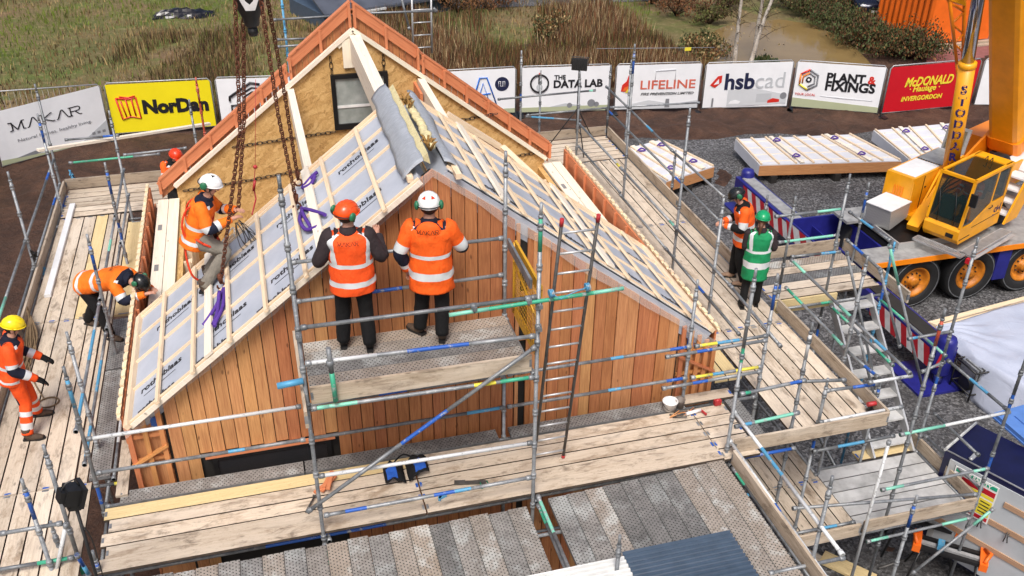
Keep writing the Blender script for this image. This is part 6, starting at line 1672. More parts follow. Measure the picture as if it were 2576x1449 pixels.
def fence(bl, br, hl, hr, label, bg, design, zb=.16, dropl=0.0, mesh=False, group='banner panels of the site fence'):
    """bl, br: pixel of the two feet; hl, hr: heights of the two ends"""
    A, B = pz(*bl, .12), pz(*br, .12); A.z = B.z = 0.06
    r = (B - A); L = r.length; r.normalize(); nrm = V(r.y, -r.x, 0)
    if nrm.y > 0: nrm = -nrm
    t = thing('fence_panel', label, 'fence panel', A, group)
    def at(s_, z, off=0.0): return A + r * s_ + nrm * off + V(0, 0, z)
    mb = MB(); c_ = .12
    pts = [at(.02, 0), at(.02, hl - c_), at(c_, hl), at(L - c_, hr), at(L - .02, hr - c_), at(L - .02, 0)]
    mb.path(pts, .021, 8); mb.tube(at(.02, .14), at(L - .02, .14), .016, 6); part(t, 'tube_frame', mb, M['fence'])
    mb = MB()
    for k in range(int(L / .17)): mb.tube(at(.1 + k * .17, .14, -.004), at(.1 + k * .17, hl + (hr - hl) * (.1 + k * .17) / L - .03, -.004), .003, 4)
    for z in (.5, 1.0, 1.5): mb.tube(at(.02, z, -.004), at(L - .02, z, -.004), .003, 4)
    part(t, 'wire_mesh', mb, M['fence'])
    tl, tr = hl - .05 - dropl, hr - .05
    mb = MB(); n_ = 10; f0 = []; 
    for k in range(n_ + 1):
        s_ = .05 + (L - .1) * k / n_; w_ = .022 + .008 * math.sin(k * 1.3 + L)
        q = tl + (tr - tl) * k / n_
        f0.append((at(s_, zb, w_), at(s_, q, w_)))
    for k in range(n_):
        a, b = f0[k], f0[k + 1]; mb.poly([a[0], b[0], b[1], a[1]], 0, None, True)
        d = -nrm * .006; mb.poly([a[1] + d, b[1] + d, b[0] + d, a[0] + d], 0)
    ban = part(t, 'banner', mb, LB[bg])
    Wd = L - .1
    def P(x, y, off=.036):      # x 0..1 along, y 0..1 up the banner
        q = tl + (tr - tl) * x; return at(.05 + Wd * x, zb + (q - zb) * y, off)
    tilt = ((tr - tl) / Wd)
    def txt(s_, x, y, w_, ink, bold=.0, shear=0, h=None, up0=None):
        rr = (r + V(0, 0, tilt * (.5 if dropl else 1)))
        part(ban, 'banner_lettering', place(text_mb(s_, .4, bold, shear), P(x, y), rr, V(0, 0, 1), None, (w_ * Wd, h) if h else (w_ * Wd,)), LB[ink])
    def mk(ink, x, y, w_, h):
        part(ban, 'banner_lettering', place(makar_mb(.10), P(x, y), r + V(0, 0, tilt * .5), V(0, 0, 1), None, (w_ * Wd, h)), LB[ink])
    DESIGN['mk'] = mk
    def pol(pts, ink, off=.034, nm='banner_emblem'):
        mb = MB(); mb.prism([P(a, b, off) for a, b in pts], nrm * .003); part(ban, nm, mb, LB[ink])
    def line(pts, w_, ink, nm='banner_emblem'):
        mb = MB(); mb.path([P(a, b, .037) for a, b in pts], w_, 5); part(ban, nm, mb, LB[ink])
    def ring(cx, cy, rd, w_, ink, a0=0, a1=6.2832):
        mb = MB(); asp = Wd / (tl - zb)
        mb.path([P(cx + rd * math.cos(a0 + (a1 - a0) * k / 24), cy + rd * asp * math.sin(a0 + (a1 - a0) * k / 24), .037) for k in range(25)], w_, 5); part(ban, 'banner_emblem', mb, LB[ink])
    def disc(cx, cy, rd, ink, off=.034):
        asp = Wd / (tl - zb); pol([(cx + rd * math.cos(2 * math.pi * k / 22), cy + rd * asp * math.sin(2 * math.pi * k / 22)) for k in range(22)], ink, off)
    design(txt, pol, line, ring, disc)
    for s_ in (0.02, L - .02):
        c = at(s_, 0); mb = MB(); mb.beam(c + nrm * .34 - V(0, 0, .0), c - nrm * .34, .22, .12); part(t, 'rubber_foot', mb, M['black'])
    return t
def d_makar(txt, pol, line, ring, disc):
    mk = DESIGN['mk']
    pol([(.0, .0), (1, .0), (1, .06), (.5, .02), (0, .1)], 'pgreen'); pol([(.12, .07), (.3, .12), (.48, .09), (.3, .05)], 'mgrey', .0355); pol([(.72, .02), (.95, .28), (1, .34), (1, .02)], 'lgrey', .0352)
    for k in range(3): pol([(.84 + k * .05, .12), (.87 + k * .05, .12), (.87 + k * .05, .17), (.84 + k * .05, .17)], 'mgrey', .0385)
    mk('ink', .46, .66, .66, .30); txt('Natural homes. healthy living.', .52, .38, .68, 'mgrey', 0, 0, .13)
def d_nordan(txt, pol, line, ring, disc):
    line([(.075, .72), (.105, .28), (.185, .33), (.28, .28), (.265, .72), (.19, .69), (.075, .72)], .030, 'bred'); line([(.185, .33), (.165, .70)], .028, 'bred'); line([(.145, .33), (.115, .66)], .026, 'bred'); line([(.22, .70), (.235, .34)], .026, 'bred'); line([(.11, .75), (.19, .72), (.26, .75)], .026, 'bred')
    txt('NorDan', .635, .50, .64, 'ink', .022)
def d_house(txt, pol, line, ring, disc):
    line([(.11, .52), (.11, .60), (.33, .90), (.42, .86)], .045, 'ink'); line([(.21, .64), (.34, .80), (.42, .77)], .035, 'ink'); line([(.25, .60), (.34, .71), (.42, .68)], .03, 'ink'); line([(.12, .26), (.12, .42), (.17, .42), (.21, .36)], .035, 'ink')
def d_a(txt, pol, line, ring, disc):
    line([(.53, .15), (.625, .82), (.70, .82), (.80, .22)], .028, 'bblue'); line([(.59, .2), (.66, .70), (.73, .25)], .022, 'bblue'); line([(.61, .44), (.74, .46)], .026, 'bblue')
    disc(.86, .66, .075, 'navy'); line([(.825, .60), (.825, .72), (.845, .72), (.845, .61), (.87, .61), (.87, .72), (.89, .72), (.89, .60)], .012, 'white'); pol([(0, 0), (1, 0), (1, .10), (0, .08)], 'pgreen')
def d_lab(txt, pol, line, ring, disc):
    ring(.20, .64, .10, .035, 'ink'); pol([(.185, .56), (.215, .56), (.215, .84), (.185, .84)], 'ink'); disc(.2, .56, .035, 'lgrey', .038); disc(.2, .86, .012, 'bred', .038)
    txt('THE', .43, .77, .13, 'ink', .014); txt('DATA LAB', .64, .62, .56, 'ink', .016)
    pol([(0, 0), (1, 0), (1, .12), (0, .10)], 'pgreen'); pol([(.3, .10), (.5, .18), (.7, .12)], 'lgrey', .036)
    for c in ((.55, .13, .03), (.80, .17, .045), (.86, .14, .03)): disc(*c, 'mgrey', .0365)
def d_life(txt, pol, line, ring, disc):
    pol([(.06, .42), (.10, .40), (.17, .46), (.18, .62), (.14, .78), (.12, .64), (.07, .56)], 'bred'); pol([(.08, .42), (.16, .44), (.17, .56), (.13, .52), (.1, .5)], 'flameo', .036); pol([(.11, .38), (.16, .38), (.18, .52), (.14, .46)], 'byel', .0375)
    txt('LIFELINE', .62, .55, .66, 'brick', .006, 0, .33); txt('FIRE PREVENTION LIMITED', .62, .34, .64, 'ink', .008, .3, .10)
    pol([(.0, 0), (1, 0), (1, .18), (.7, .10), (.4, .2), (.1, .08)], 'offw'); line([(.46, .62), (.46, .86), (.70, .88), (.70, .62)], .012, 'offw'); pol([(.6, .02), (.66, .02), (.65, .22), (.61, .22)], 'mgrey', .0362)
def d_hsb(txt, pol, line, ring, disc):
    pol([(.06, .52), (.14, .72), (.19, .74), (.19, .58), (.12, .46)], 'bred'); pol([(.10, .53), (.155, .66), (.16, .55)], 'white', .0375)
    txt('hsb', .405, .59, .35, 'navy', .012); txt('cad', .76, .60, .34, 'lgrey', .0)
    pol([(.28, .02), (.98, .06), (.98, .26), (.62, .42), (.28, .40)], 'offw'); pol([(.62, .1), (.8, .1), (.8, .3), (.62, .3)], 'lgrey', .0355); pol([(.3, .08), (.42, .08), (.44, .13), (.38, .17), (.32, .14)], 'white', .037); pol([(.76, .08), (.9, .10), (.9, .16), (.82, .19), (.76, .14)], 'bred', .037); pol([(.10, .02), (.12, .02), (.12, .22), (.10, .22)], 'mgrey', .036); disc(.94, .24, .04, 'mgrey', .0365)
def d_plant(txt, pol, line, ring, disc):
    def hx(rd, k0, k1, ink, w_=.036):
        asp = 1.95; line([(.155 + rd * math.cos(k * 1.0472 + .52), .62 + rd * asp * math.sin(k * 1.0472 + .52)) for k in range(k0, k1 + 1)], w_, ink)
    hx(.115, 1, 2, 'bred'); hx(.115, 2, 3, 'orange'); hx(.115, 3, 4, 'byel'); hx(.115, -2, 1, 'mgrey'); hx(.078, 1, 3, 'orange', .03); hx(.078, -2, 1, 'mgrey', .03); disc(.155, .62, .034, 'ink'); disc(.155, .62, .014, 'white', .038)
    txt('PLANT', .575, .71, .44, 'ink', .016); txt('&', .87, .70, .09, 'bred', .016); txt('FIXINGS', .64, .52, .57, 'ink', .016); txt('YOUR LOCAL', .14, .29, .24, 'bred', .004); line([(.32, .275), (.92, .25)], .008, 'offw')
    pol([(0, 0), (1, 0), (1, .12), (0, .20)], 'pgreen')
def d_haul(txt, pol, line, ring, disc):
    txt('McDONALD', .455, .64, .54, 'byel', .012, .25, .36); txt('\u00b7 Haulage \u00b7', .42, .46, .34, 'byel', .01, .15); txt('INVERGORDON', .41, .27, .46, 'byel', .014, .15)
def d_none(*a): pass
def d_ring(txt, pol, line, ring, disc): ring(.2, .5, .08, .03, 'bred')
fence((-150, 560), (-4, 440), 1.95, 2.0, 'yellow banner panel cut off by the left edge of the picture', 'yellow', d_none)
fence((4, 425), (281, 349), 2.55, 2.0, 'tilted white banner panel with black letters and a grey house, under a bare fence top', 'white', d_makar, .16, .62)
fence((287, 342), (549, 322), 1.92, 1.86, 'yellow banner panel with a red window sign', 'yellow', d_nordan)
fence((557, 320), (815, 312), 1.86, 1.86, 'white banner panel with a black house sign, half behind the left parapet', 'white', d_house)
fence((820, 311), (1050, 300), 1.86, 1.86, 'white banner panel hidden behind the far gable', 'white', d_none)
fence((1056, 300), (1298, 288), 1.82, 1.86, 'white banner panel with a blue letter A and a dark disc', 'white', d_a)
fence((1308, 288), (1532, 282), 1.86, 1.88, 'white banner panel with a black ring sign beside the floodlight', 'white', d_lab)
fence((1542, 281), (1755, 276), 1.86, 1.88, 'white banner panel with a red flame sign', 'white', d_life)
fence((1762, 277), (1980, 272), 1.86, 1.90, 'white banner panel with a red gem sign and grey lettering', 'white', d_hsb)
fence((1985, 272), (2208, 290), 1.90, 1.92, 'white banner panel with a hexagon sign', 'white', d_plant)
fence((2214, 290), (2440, 268), 1.92, 1.92, 'red banner panel with yellow lettering', 'red', d_haul)
fence((2446, 268), (2690, 270), 1.92, 1.92, 'white banner panel behind the crane boom', 'white', d_ring)
mb = MB()
a, b = pz(1500, 262, 0), pz(1790, 258, 0); mb.tube(V(a.x, a.y + .3, 2.05), V(b.x, b.y + .3, 2.05), .012, 6); mb.box(b.x - 1.2, b.x - .95, b.y + .3, b.y + .32, 2.0, 2.12, 1)
solo('site_cable', mb, [LB['mgrey'], LB['byel']], 'thin rail with a small yellow tag above the white banners', 'cable')

# ================================================================ vegetation
def blades(name, n_, area, hf, wf, mats, pick, kind='stuff', z0=0.0, bend=.4):
    mb = MB()
    for k in range(n_):
        x, y = area()
        h, w_ = hf(x, y), wf(); a = U(0, 6.283); c, s_ = math.cos(a) * w_ / 2, math.sin(a) * w_ / 2
        bx, by = U(-bend, bend) * h, U(-bend, bend) * h; b = len(mb.v)
        mb.v += [(x - c, y - s_, z0), (x + c, y + s_, z0), (x + bx * .4 + c * .7, y + by * .4 + s_ * .7, z0 + h * .6), (x + bx * .4 - c * .7, y + by * .4 - s_ * .7, z0 + h * .6), (x + bx, y + by, z0 + h)]
        m = pick(x, y); mb.face([b, b + 1, b + 2, b + 3], m); mb.face([b + 3, b + 2, b + 4], m)
    return solo(name, mb, mats, None, None, None, kind, (0, 0, 0))
def leafm(name, c, v=.25):
    n = NT(name); g = n.new('ShaderNodeNewGeometry'); h = n.new('ShaderNodeHueSaturation'); h.inputs['Color'].default_value = (*c, 1)
    q = n.math('MULTIPLY_ADD', g.outputs['Random Per Island'], v * 3); n.n[-1].inputs[2].default_value = 1 - v * 1.5; n.link(q, h.inputs['Value'])
    return n.out(h.outputs['Color'], .75, 0, .2)
GR = [leafm('bright_grass', (.135, .185, .028)), leafm('straw_grass', (.29, .215, .10)), leafm('olive_grass', (.10, .105, .03)), leafm('brown_grass', (.165, .095, .045)), leafm('rust_reed', (.155, .062, .03)), leafm('pale_reed_head', (.42, .31, .18)), leafm('dark_stem', (.055, .035, .022))]
def fieldpick(x, y):
    f = mn.noise((x * .13, y * .13, 2)) + .5 * mn.noise((x * .45, y * .45, 5)) + U(-.25, .25)
    if f > .34: return 0
    if f > .08: return random.choice([2, 0, 1])
    if f > -.2: return random.choice([1, 1, 1, 3])
    return random.choice([1, 3, 3, 2, 6])
def a_field():
    while True:
        x, y = U(-22, 20), U(34.0, 62)
        if not (18.5 < x and 34 < y < 44): return x, y
blades('rough_grass', 42000, a_field, lambda x, y: U(.08, .30) * (1.5 if mn.noise((x * .3, y * .3, 9)) > .25 else .9), lambda: U(.02, .055), GR, fieldpick)
def a_reed():
    while True:
        x, y = U(-5.5, 17.8), 34.2 + (rnd() ** 1.4) * 12
        if x < 4 and (rnd() < .55 or mn.noise((x * .25, y * .25, 21)) < -.05): continue
        if 8.5 < x < 13.5 and y > 39.5 and rnd() < .85: continue
        if 11 < x < 14 and y > 41: continue
        if mn.noise((x * .5, y * .5, 4)) > -.42: return x, y
def reedpick(x, y):
    f = mn.noise((x * .35, y * .35, 12)) + U(-.3, .3)
    if x < 4: return random.choice([3, 1, 2, 1, 6]) if f > -.1 else random.choice([2, 3, 6])
    return random.choice([4, 4, 3, 5, 6, 1]) if f > -.1 else random.choice([6, 2, 3, 4])
blades('reed_bed', 36000, a_reed, lambda x, y: (U(.35, 1.0) if x > 4 else U(.18, .6)) * (.75 + .5 * (mn.noise((x * .4, y * .4, 1)) + .5)), lambda: U(.018, .05), GR, reedpick, bend=.22)
def bush(label, c, r, h, mats, nl, dark=.35, leaf=(.04, .09), group='bushes round the pond', nm='bush'):
    """twigs from the root and many leaf faces in uneven clumps"""
    c = V(*c); t = thing(nm, label, 'bush', c, group)
    mb = MB(); tips = []
    for k in range(22):
        a = U(0, 6.28); q = U(.15, 1) ** .6; e = c + V(r * q * math.cos(a), r * q * math.sin(a), h * (1 - .55 * q * q) * U(.6, 1))
        m_ = c + (e - c) * .5 + V(U(-.1, .1), U(-.1, .1), .12 * h); mb.path(spl([c, m_, e], 3), [.03, .025, .02, .016, .012, .008, .004][:7], 4); tips += [m_, e, (m_ + e) / 2]
    part(t, 'stems', mb, GR[6])
    mb = MB()
    for k in range(nl):
        p = random.choice(tips) + V(random.gauss(0, .11 * r), random.gauss(0, .11 * r), random.gauss(0, .09 * h))
        if p.z < .03: p.z = U(.03, .2)
        w_ = U(*leaf); d = V(U(-1, 1), U(-1, 1), U(-.4, 1)).normalized(); e = perp(d); g2 = d.cross(e)
        mb.poly([p - e * w_ * .5, p + g2 * w_ * .9, p + e * w_ * .5, p - g2 * w_ * .9], random.choice(range(len(mats))))
    part(t, 'foliage', mb, mats)
    return t
BR = [leafm('dark_brown_leaf', (.075, .042, .022)), leafm('olive_leaf', (.07, .075, .025)), leafm('rust_leaf', (.16, .075, .03)), leafm('dull_green_leaf', (.055, .08, .03))]
bl = [((2030, 40), 1.6, 1.3), ((2075, 62), 1.5, 1.3), ((2110, 85), 1.4, 1.25), ((2140, 105), 1.4, 1.25), ((2172, 120), 1.5, 1.3), ((2208, 132), 1.6, 1.45), ((2245, 143), 1.6, 1.6), ((2285, 148), 1.7, 1.7), ((2318, 150), 1.2, 1.4), ((2090, 25), 1.6, 1.2), ((2160, 72), 1.4, 1.1), ((1985, 22), 1.6, 1.4)]
for k, (q, r, h) in enumerate(bl):
    p = pz(*q, 0); bush(f'brown green bush on the right bank of the pond, {ORD[k]} counted from the upper left' if k < 9 else ['low bush behind the upper right bank of the pond', 'low bush between the pond bank and the red paving', 'bush at the far upper end of the pond'][k - 9], (p.x, p.y, 0), r, h, BR if k > 3 else [BR[1], BR[3], BR[0]], 1900)
for k, (q, r, h, mt) in enumerate([((1785, 60), 1.1, 1.1, [BR[1], BR[0], GR[2]]), ((1770, 128), 1.1, 1.0, [BR[1], BR[3], GR[1]]), ((1765, 150), 1.2, 1.1, [GR[1], BR[1], BR[2]]), ((1925, 168), .6, .45, [BR[3], BR[1]]), ((1830, 20), 1.3, 1.2, [BR[1], BR[0], GR[2]]), ((1390, 105), 1.0, 1.7, [BR[3], GR[1], BR[2]]), ((1700, 40), 1.8, 1.7, [BR[2], BR[0], GR[4]]), ((1640, 10), 2.0, 1.8, [BR[2], BR[0], GR[4]]), ((1150, 30), 1.6, 1.5, [BR[0], BR[2]]), ((1230, 25), 1.6, 1.6, [BR[0], BR[2], GR[4]])]):
    p = pz(*q, 0); bush(['straggly olive bush on the left bank of the pond', 'low green bush at the left edge of the pond', 'pale grassy bush above the white banners near the pond', 'small green bush at the near edge of the pond', 'olive bush behind the birch trunks', 'tall yellow leaved sapling among the reeds', 'rusty bush right of the reed bed', 'rusty bush at the top edge above the reed bed', 'dark bramble behind the rear ladder', 'dark bramble right of the rear ladder'][k], (p.x, p.y, 0), r, h, mt, 1500)
# birches
n = NT('birch_bark'); v = n.coord('Object', (1, 1, 1), True); f = n.noise(n.coord('Object', (1, 1, .35), True), 9, 4, .7); g = n.noise(n.coord('Object', (2, 2, 14), True), 4, 3, .6)
c = n.ramp(f, [(.4, (.58, .53, .46)), (.62, (.36, .31, .25))]); c = n.mix(n.ramp(g, [(.60, 0.0), (.66, 1.0)]), c, (.03, .026, .022)); M['birch'] = n.out(c, .8)
def birch(u, v_, top, lean, label):
    b = pz(u, v_, 0); t = thing('birch_tree', label, 'birch tree', b, 'birch trees by the pond')
    hgt = top; pts = [b, b + V(lean * .25, .05, hgt * .33), b + V(lean * .6, 0, hgt * .66), b + V(lean, .1, hgt)]
    P_ = spl(pts, 6); mb = MB(); mb.path(P_, [.10 * (1 - .7 * k / (len(P_) - 1)) for k in range(len(P_))], 8); part(t, 'trunk', mb, M['birch'])
    mb = MB()
    for k in range(26):
        i = random.randrange(4, len(P_) - 1); p = P_[i]; a = U(0, 6.28); L = U(.5, 1.6); d = V(math.cos(a), math.sin(a), U(.1, .8))
        q1 = p + d * L * .5 + V(0, 0, .05); q2 = p + d * L + V(0, 0, -.15); mb.path(spl([p, q1, q2], 3), [.016, .014, .012, .009, .006, .004, .003], 4)
        for _ in range(3):
            s_ = q1 + (q2 - q1) * U(0, 1); mb.path([s_, s_ + V(U(-.3, .3), U(-.3, .3), U(-.25, .25))], [.005, .002], 3)
    part(t, 'bare_twigs', mb, GR[6])
    mb = MB()
    for k in range(90):
        p = random.choice(P_[4:]) + V(U(-1, 1), U(-1, 1), U(-.4, .5)); w_ = U(.025, .05); d = V(U(-1, 1), U(-1, 1), U(-1, 1)).normalized(); e = perp(d); g2 = d.cross(e); mb.poly([p - e * w_, p + g2 * w_, p + e * w_, p - g2 * w_])
    part(t, 'last_leaves', mb, GR[1])
birch(1847, 168, 5.2, -.15, 'white birch trunk, leftmost of the three by the pond')
birch(1895, 150, 5.0, .12, 'thin dark birch trunk, middle of the three by the pond')
birch(1885, 172, 5.4, 1.35, 'white birch trunk leaning right over the pond')
# ================================================================ far buildings and cars
M['orangec'] = m_plain('orange_container_paint', (.82, .15, .012), .45, 0, .08, 2)
A, B, C_ = pz(2247, 72, .2), pz(2331, 112, .2), pz(2470, 98, .2)
t = thing('orange_container', 'bright orange corrugated container beyond the pond', 'container', (B.x, B.y, 0))
d1 = (A - B); L1 = d1.length * 1.5; d1.normalize(); d2 = (C_ - B).normalized(); H_ = 3.6; nn = V(-d1.y, d1.x, 0); nn = nn if nn.dot(d2) < 0 else -nn
mb = MB(); k = 0; rows = []; s_ = 0
while s_ < L1:
    for o, w_ in ((0, .10), (.07, .03), (.07, .10), (0, .03)):
        rows.append(B + d1 * s_ + nn * o); s_ += w_ + .04
for a, b in zip(rows, rows[1:]): mb.poly([a, b, b + V(0, 0, H_), a + V(0, 0, H_)])
part(t, 'corrugated_side', mb, M['orangec'])
mb = MB(); mb.prism([B, B + d2 * 3.4, B + d2 * 3.4 + d1 * L1, B + d1 * L1], (0, 0, H_ - .01)); mb.prism([B + V(0, 0, 2.4) - d1 * .02, B + d2 * 3.4 + V(0, 0, 2.4) - d1 * .02, B + d2 * 3.4 + V(0, 0, 2.5) - d1 * .02, B + V(0, 0, 2.5) - d1 * .02], -d1 * .04); part(t, 'container_body', mb, M['orangec'])
mb = MB(); mb.prism([B - d1 * .25 - V(0, 0, .2), B + d2 * 3.6 - d1 * .25 - V(0, 0, .2), B + d2 * 3.6 - V(0, 0, .2) - d1 * .02, B - d1 * .02 - V(0, 0, .2)], (0, 0, .17)); mb.prism([B - d1 * .5 - V(0, 0, .2), B + d2 * 3.6 - d1 * .5 - V(0, 0, .2), B + d2 * 3.6 - V(0, 0, .2) - d1 * .26, B - d1 * .26 - V(0, 0, .2)], (0, 0, .09)); part(t, 'timber_step', mb, M['toe'])
M['carp'] = m_plain('dark_blue_car_paint', (.012, .016, .035), .2, .3, .05); M['carg'] = m_plain('car_glass', (.02, .024, .03), .05, 0, .1, spec=.8); M['lamp'] = m_plain('headlamp_lens', (.6, .62, .65), .1); M['carw'] = m_plain('white_car_paint', (.7, .71, .72), .2)
def car(label, loc, rotz, paint):
    """local: nose toward -y"""
    t = thing('parked_car', label, 'car', loc, 'parked cars beyond the fence', rotz)
    def sec(y, w_, z0, z1, wt):  # one cross-section
        return [V(-w_, y, z0), V(-w_ * 1.02, y, z0 + (z1 - z0) * .45), V(-w_ * .98, y, z0 + (z1 - z0) * .75), V(-wt, y, z1), V(wt, y, z1), V(w_ * .98, y, z0 + (z1 - z0) * .75), V(w_ * 1.02, y, z0 + (z1 - z0) * .45), V(w_, y, z0)]
    mb = MB(); mb.rings([sec(-2.15, .62, .35, .62, .5), sec(-2.05, .80, .22, .74, .66), sec(-1.7, .88, .2, .84, .74), sec(-.95, .90, .2, .98, .74), sec(1.5, .90, .2, 1.0, .74), sec(2.0, .84, .24, .98, .7), sec(2.15, .72, .4, .8, .6)], True, 0, True); part(t, 'body', mb, paint, None, True)
    mb = MB(); mb.rings([sec(-.98, .80, .95, 1.0, .72), sec(-.25, .76, .95, 1.44, .60), sec(.9, .76, .95, 1.46, .60), sec(1.75, .76, .95, 1.02, .66)], True, 0, True); part(t, 'glasshouse', mb, M['carg'], None, True)
    mb = MB(); mb.rings([sec(-.22, .62, 1.43, 1.46, .55), sec(.3, .63, 1.45, 1.49, .56), sec(.95, .62, 1.45, 1.48, .55)], True, 0, True); part(t, 'roof', mb, paint, None, True)
    for sg in (-1, 1):
        mb = MB(); mb.ell((sg * .62, -2.0, .66), .19, .13, .085, None, 12, 8); part(t, 'headlight', mb, M['lamp'], None, True)
        for y in (-1.35, 1.3):
            mb = MB(); mb.lathe([(.2, -.1), (.31, -.1), (.33, -.05), (.33, .05), (.31, .1), (.2, .1)], (sg * .80, y, .33), (1, 0, 0), 20); w_ = part(t, 'tyre', mb, M['tyre'], None, True)
            mb = MB(); mb.lathe([(.01, .09), (.2, .1), (.215, .07)], (sg * .80, y, .33), (sg, 0, 0), 16); part(w_, 'rim', mb, M['alu'], None, True)
    mb = MB(); mb.box(-.42, .42, -2.17, -2.13, .48, .60); part(t, 'grille', mb, M['black'], None, True)
    mb = MB(); mb.box(-.26, .26, -2.20, -2.175, .36, .47); part(t, 'number_plate', mb, M['white'], None, True)
    return t
p = pz(2222, 52, .04); car('dark blue parked car beside the orange container', (p.x + .3, p.y + 2.2, .04), R_(-18), M['carp'])
p = pz(1478, 10, 0); car('dark car with its front at the top edge above the reeds', (p.x - .8, p.y + 1.9, .0), R_(70), M['carp'])
p = pz(1560, 14, 0); car('pale car at the top edge, right of the dark one', (p.x, p.y + 2.1, 0), R_(78), M['carw'])
sheet('parking_tarmac', [(5, 47.6), (22, 46.6), (24, 64), (5, 64)], .03, M['gravel'])
# low shed with a slate grey roof at the top edge
M['slate2'] = m_plain('dark_slate_roofing', (.075, .085, .11), .5, 0, .2, 1.5)
a, b = pz(822, 42, .75), pz(1010, 12, .75)
t = thing('garden_shed', 'low shed with dark slate roof behind the far gable', 'shed', (a.x, a.y, 0)); dr = (b - a).normalized(); dp = V(-dr.y, dr.x, 0)
mb = MB(); q = [a - dr * .1, a + dr * 7.0, a + dr * 7.0 + dp * 4.5 + V(0, 0, 1.9), a - dr * .1 + dp * 4.5 + V(0, 0, 1.9)]; mb.prism(q, (0, 0, .1)); mb.beam(q[0] - dp * .05 + V(0, 0, .03), q[1] - dp * .05 + V(0, 0, .03), .1, .1); part(t, 'roof', mb, M['slate2'])
mb = MB(); z_ = lambda p_: V(p_.x, p_.y, 0); mb.prism([z_(a + dp * .3), z_(a + dr * 6.8 + dp * .3), z_(a + dr * 6.8 + dp * 4.2), z_(a + dp * 4.2)], (0, 0, .73)); part(t, 'wall', mb, M['slate'])
mb = MB(); mb.beam(a - dp * .16 + V(0, 0, .0), a + dr * 3 - dp * .16, .09, .09); part(t, 'gutter', mb, M['cream'])
# heap of black sheeting in the grass
p = pz(462, 40, 0); mb = MB(); n_ = 14
def hp_(i, j): return V(p.x + (i / n_ - .5) * 2.9, p.y + (j / n_ - .5) * 1.1 + .2 * math.sin(i * .5), max(0.01, .38 * math.sin(math.pi * i / n_) ** .7 * math.sin(math.pi * j / n_) + .13 * mn.noise((i * .6, j * .7, 3))))
for i in range(n_):
    for j in range(n_): mb.poly([hp_(i, j), hp_(i + 1, j), hp_(i + 1, j + 1), hp_(i, j + 1)], 0)
solo('black_sheeting', mb, m_plain('wet_black_polythene', (.008, .008, .012), .25), 'crumpled heap of black sheeting in the pasture', 'sheeting')
# standing seam of wire fence beyond the pond
mb = MB(); q = [pz(2100, -10, .0), pz(2190, 42, .0), pz(2255, 82, .0)]
for a, b in zip(q, q[1:]):
    for z in (.9,): mb.tube(a + V(0, 0, z), b + V(0, 0, z), .03, 6)
    for k in range(4): c = a + (b - a) * k / 4; mb.tube(c, c + V(0, 0, .95), .04, 6)
solo('paddock_rail', mb, M['toe'], 'low grey rail between the pond bushes and the red paving', 'rail')

# ================================================================ yard things at the right edge
# tarpaulined stack
SA, SB, SC, SD = pz(2352, 826, 1.1), pz(2640, 742, 1.1), pz(2660, 1015, 1.1), pz(2425, 884, 1.1)
t = thing('timber_stack', 'stack of pale timber sheets under a blue grey tarpaulin', 'timber stack', (SA.x, SA.y, GZ))
up1 = [pz(2335, 808, 1.12), pz(2640, 728, 1.12), SB, SA]
mb = MB()
for k in range(6): mb.prism([pp_ + V(0, 0, -.16 * k - .14) for pp_ in [up1[0], up1[1], SC + V(0, .3, 0), SA + (SD - SA) * .45 + V(.35, .1, 0)]], (0, 0, .13))
part(t, 'timber_sheets', mb, M['spruce'])
mb = MB(); mb.beam(up1[0] + V(.3, -.15, .016), up1[1] + V(0, -.15, .016), .02, .01); part(t, 'sheet_joint', mb, M['toe'])
tp = thing('tarpaulin', 'blue grey tarpaulin gathered at its corner and draped over the timber stack', 'tarpaulin', (SA.x, SA.y, GZ))
n = NT('blue_grey_tarpaulin'); v = n.coord('Object', (1, 1, 1), False); n.bump(n.noise(v, 2.2, 5, .6, 1.0), .35, .08); M['tarp'] = n.out(n.ramp(n.noise(v, 1.2, 3, .5), [(.3, (.36, .40, .50)), (.7, (.46, .50, .61))]), .35)
mb = MB(); NN = 46; gr_ = []
for i in range(NN + 1):
    f = i / NN; rr = []
    for j in range(NN + 1):
        g_ = j / NN
        e0 = SA + (SB - SA) * f; e1 = SD + (SC - SD) * f
        q = e0 + (e1 - e0) * min(1, g_ / .8)
        if g_ > .8: q = e1 + (e1 - e0).normalized() * (.45 * (g_ - .8) / .2) + V(0, 0, -.9 * (g_ - .8) / .2)
        rel = q - SA; rl = rel.length; an_ = math.atan2(rel.y, rel.x); fold = .045 * math.sin(an_ * 19 + 3 * mn.noise((rl * .8, an_ * 3, 0))) * math.exp(-rl / .9) * min(1, rl * 3) + .055 * mn.noise((q.x * 1.3, q.y * 1.9, 1)) + .02 * math.sin((q.x + q.y) * 9) * math.exp(-abs(g_ - .8) * 9)
        rr.append(q + V(0, 0, .03 + fold - .25 * max(0, .12 - f) / .12 * g_))
    gr_.append(rr)
b = len(mb.v)
for r_ in gr_: mb.v += [tuple(p_) for p_ in r_]
for i in range(NN):
    for j in range(NN): k = i * (NN + 1) + j; mb.face([k, k + 1, k + NN + 2, k + NN + 1], 0, None, True)
o = part(tp, 'tarp_sheet', mb, M['tarp']); md = o.modifiers.new('thick', 'SOLIDIFY'); md.thickness = .006
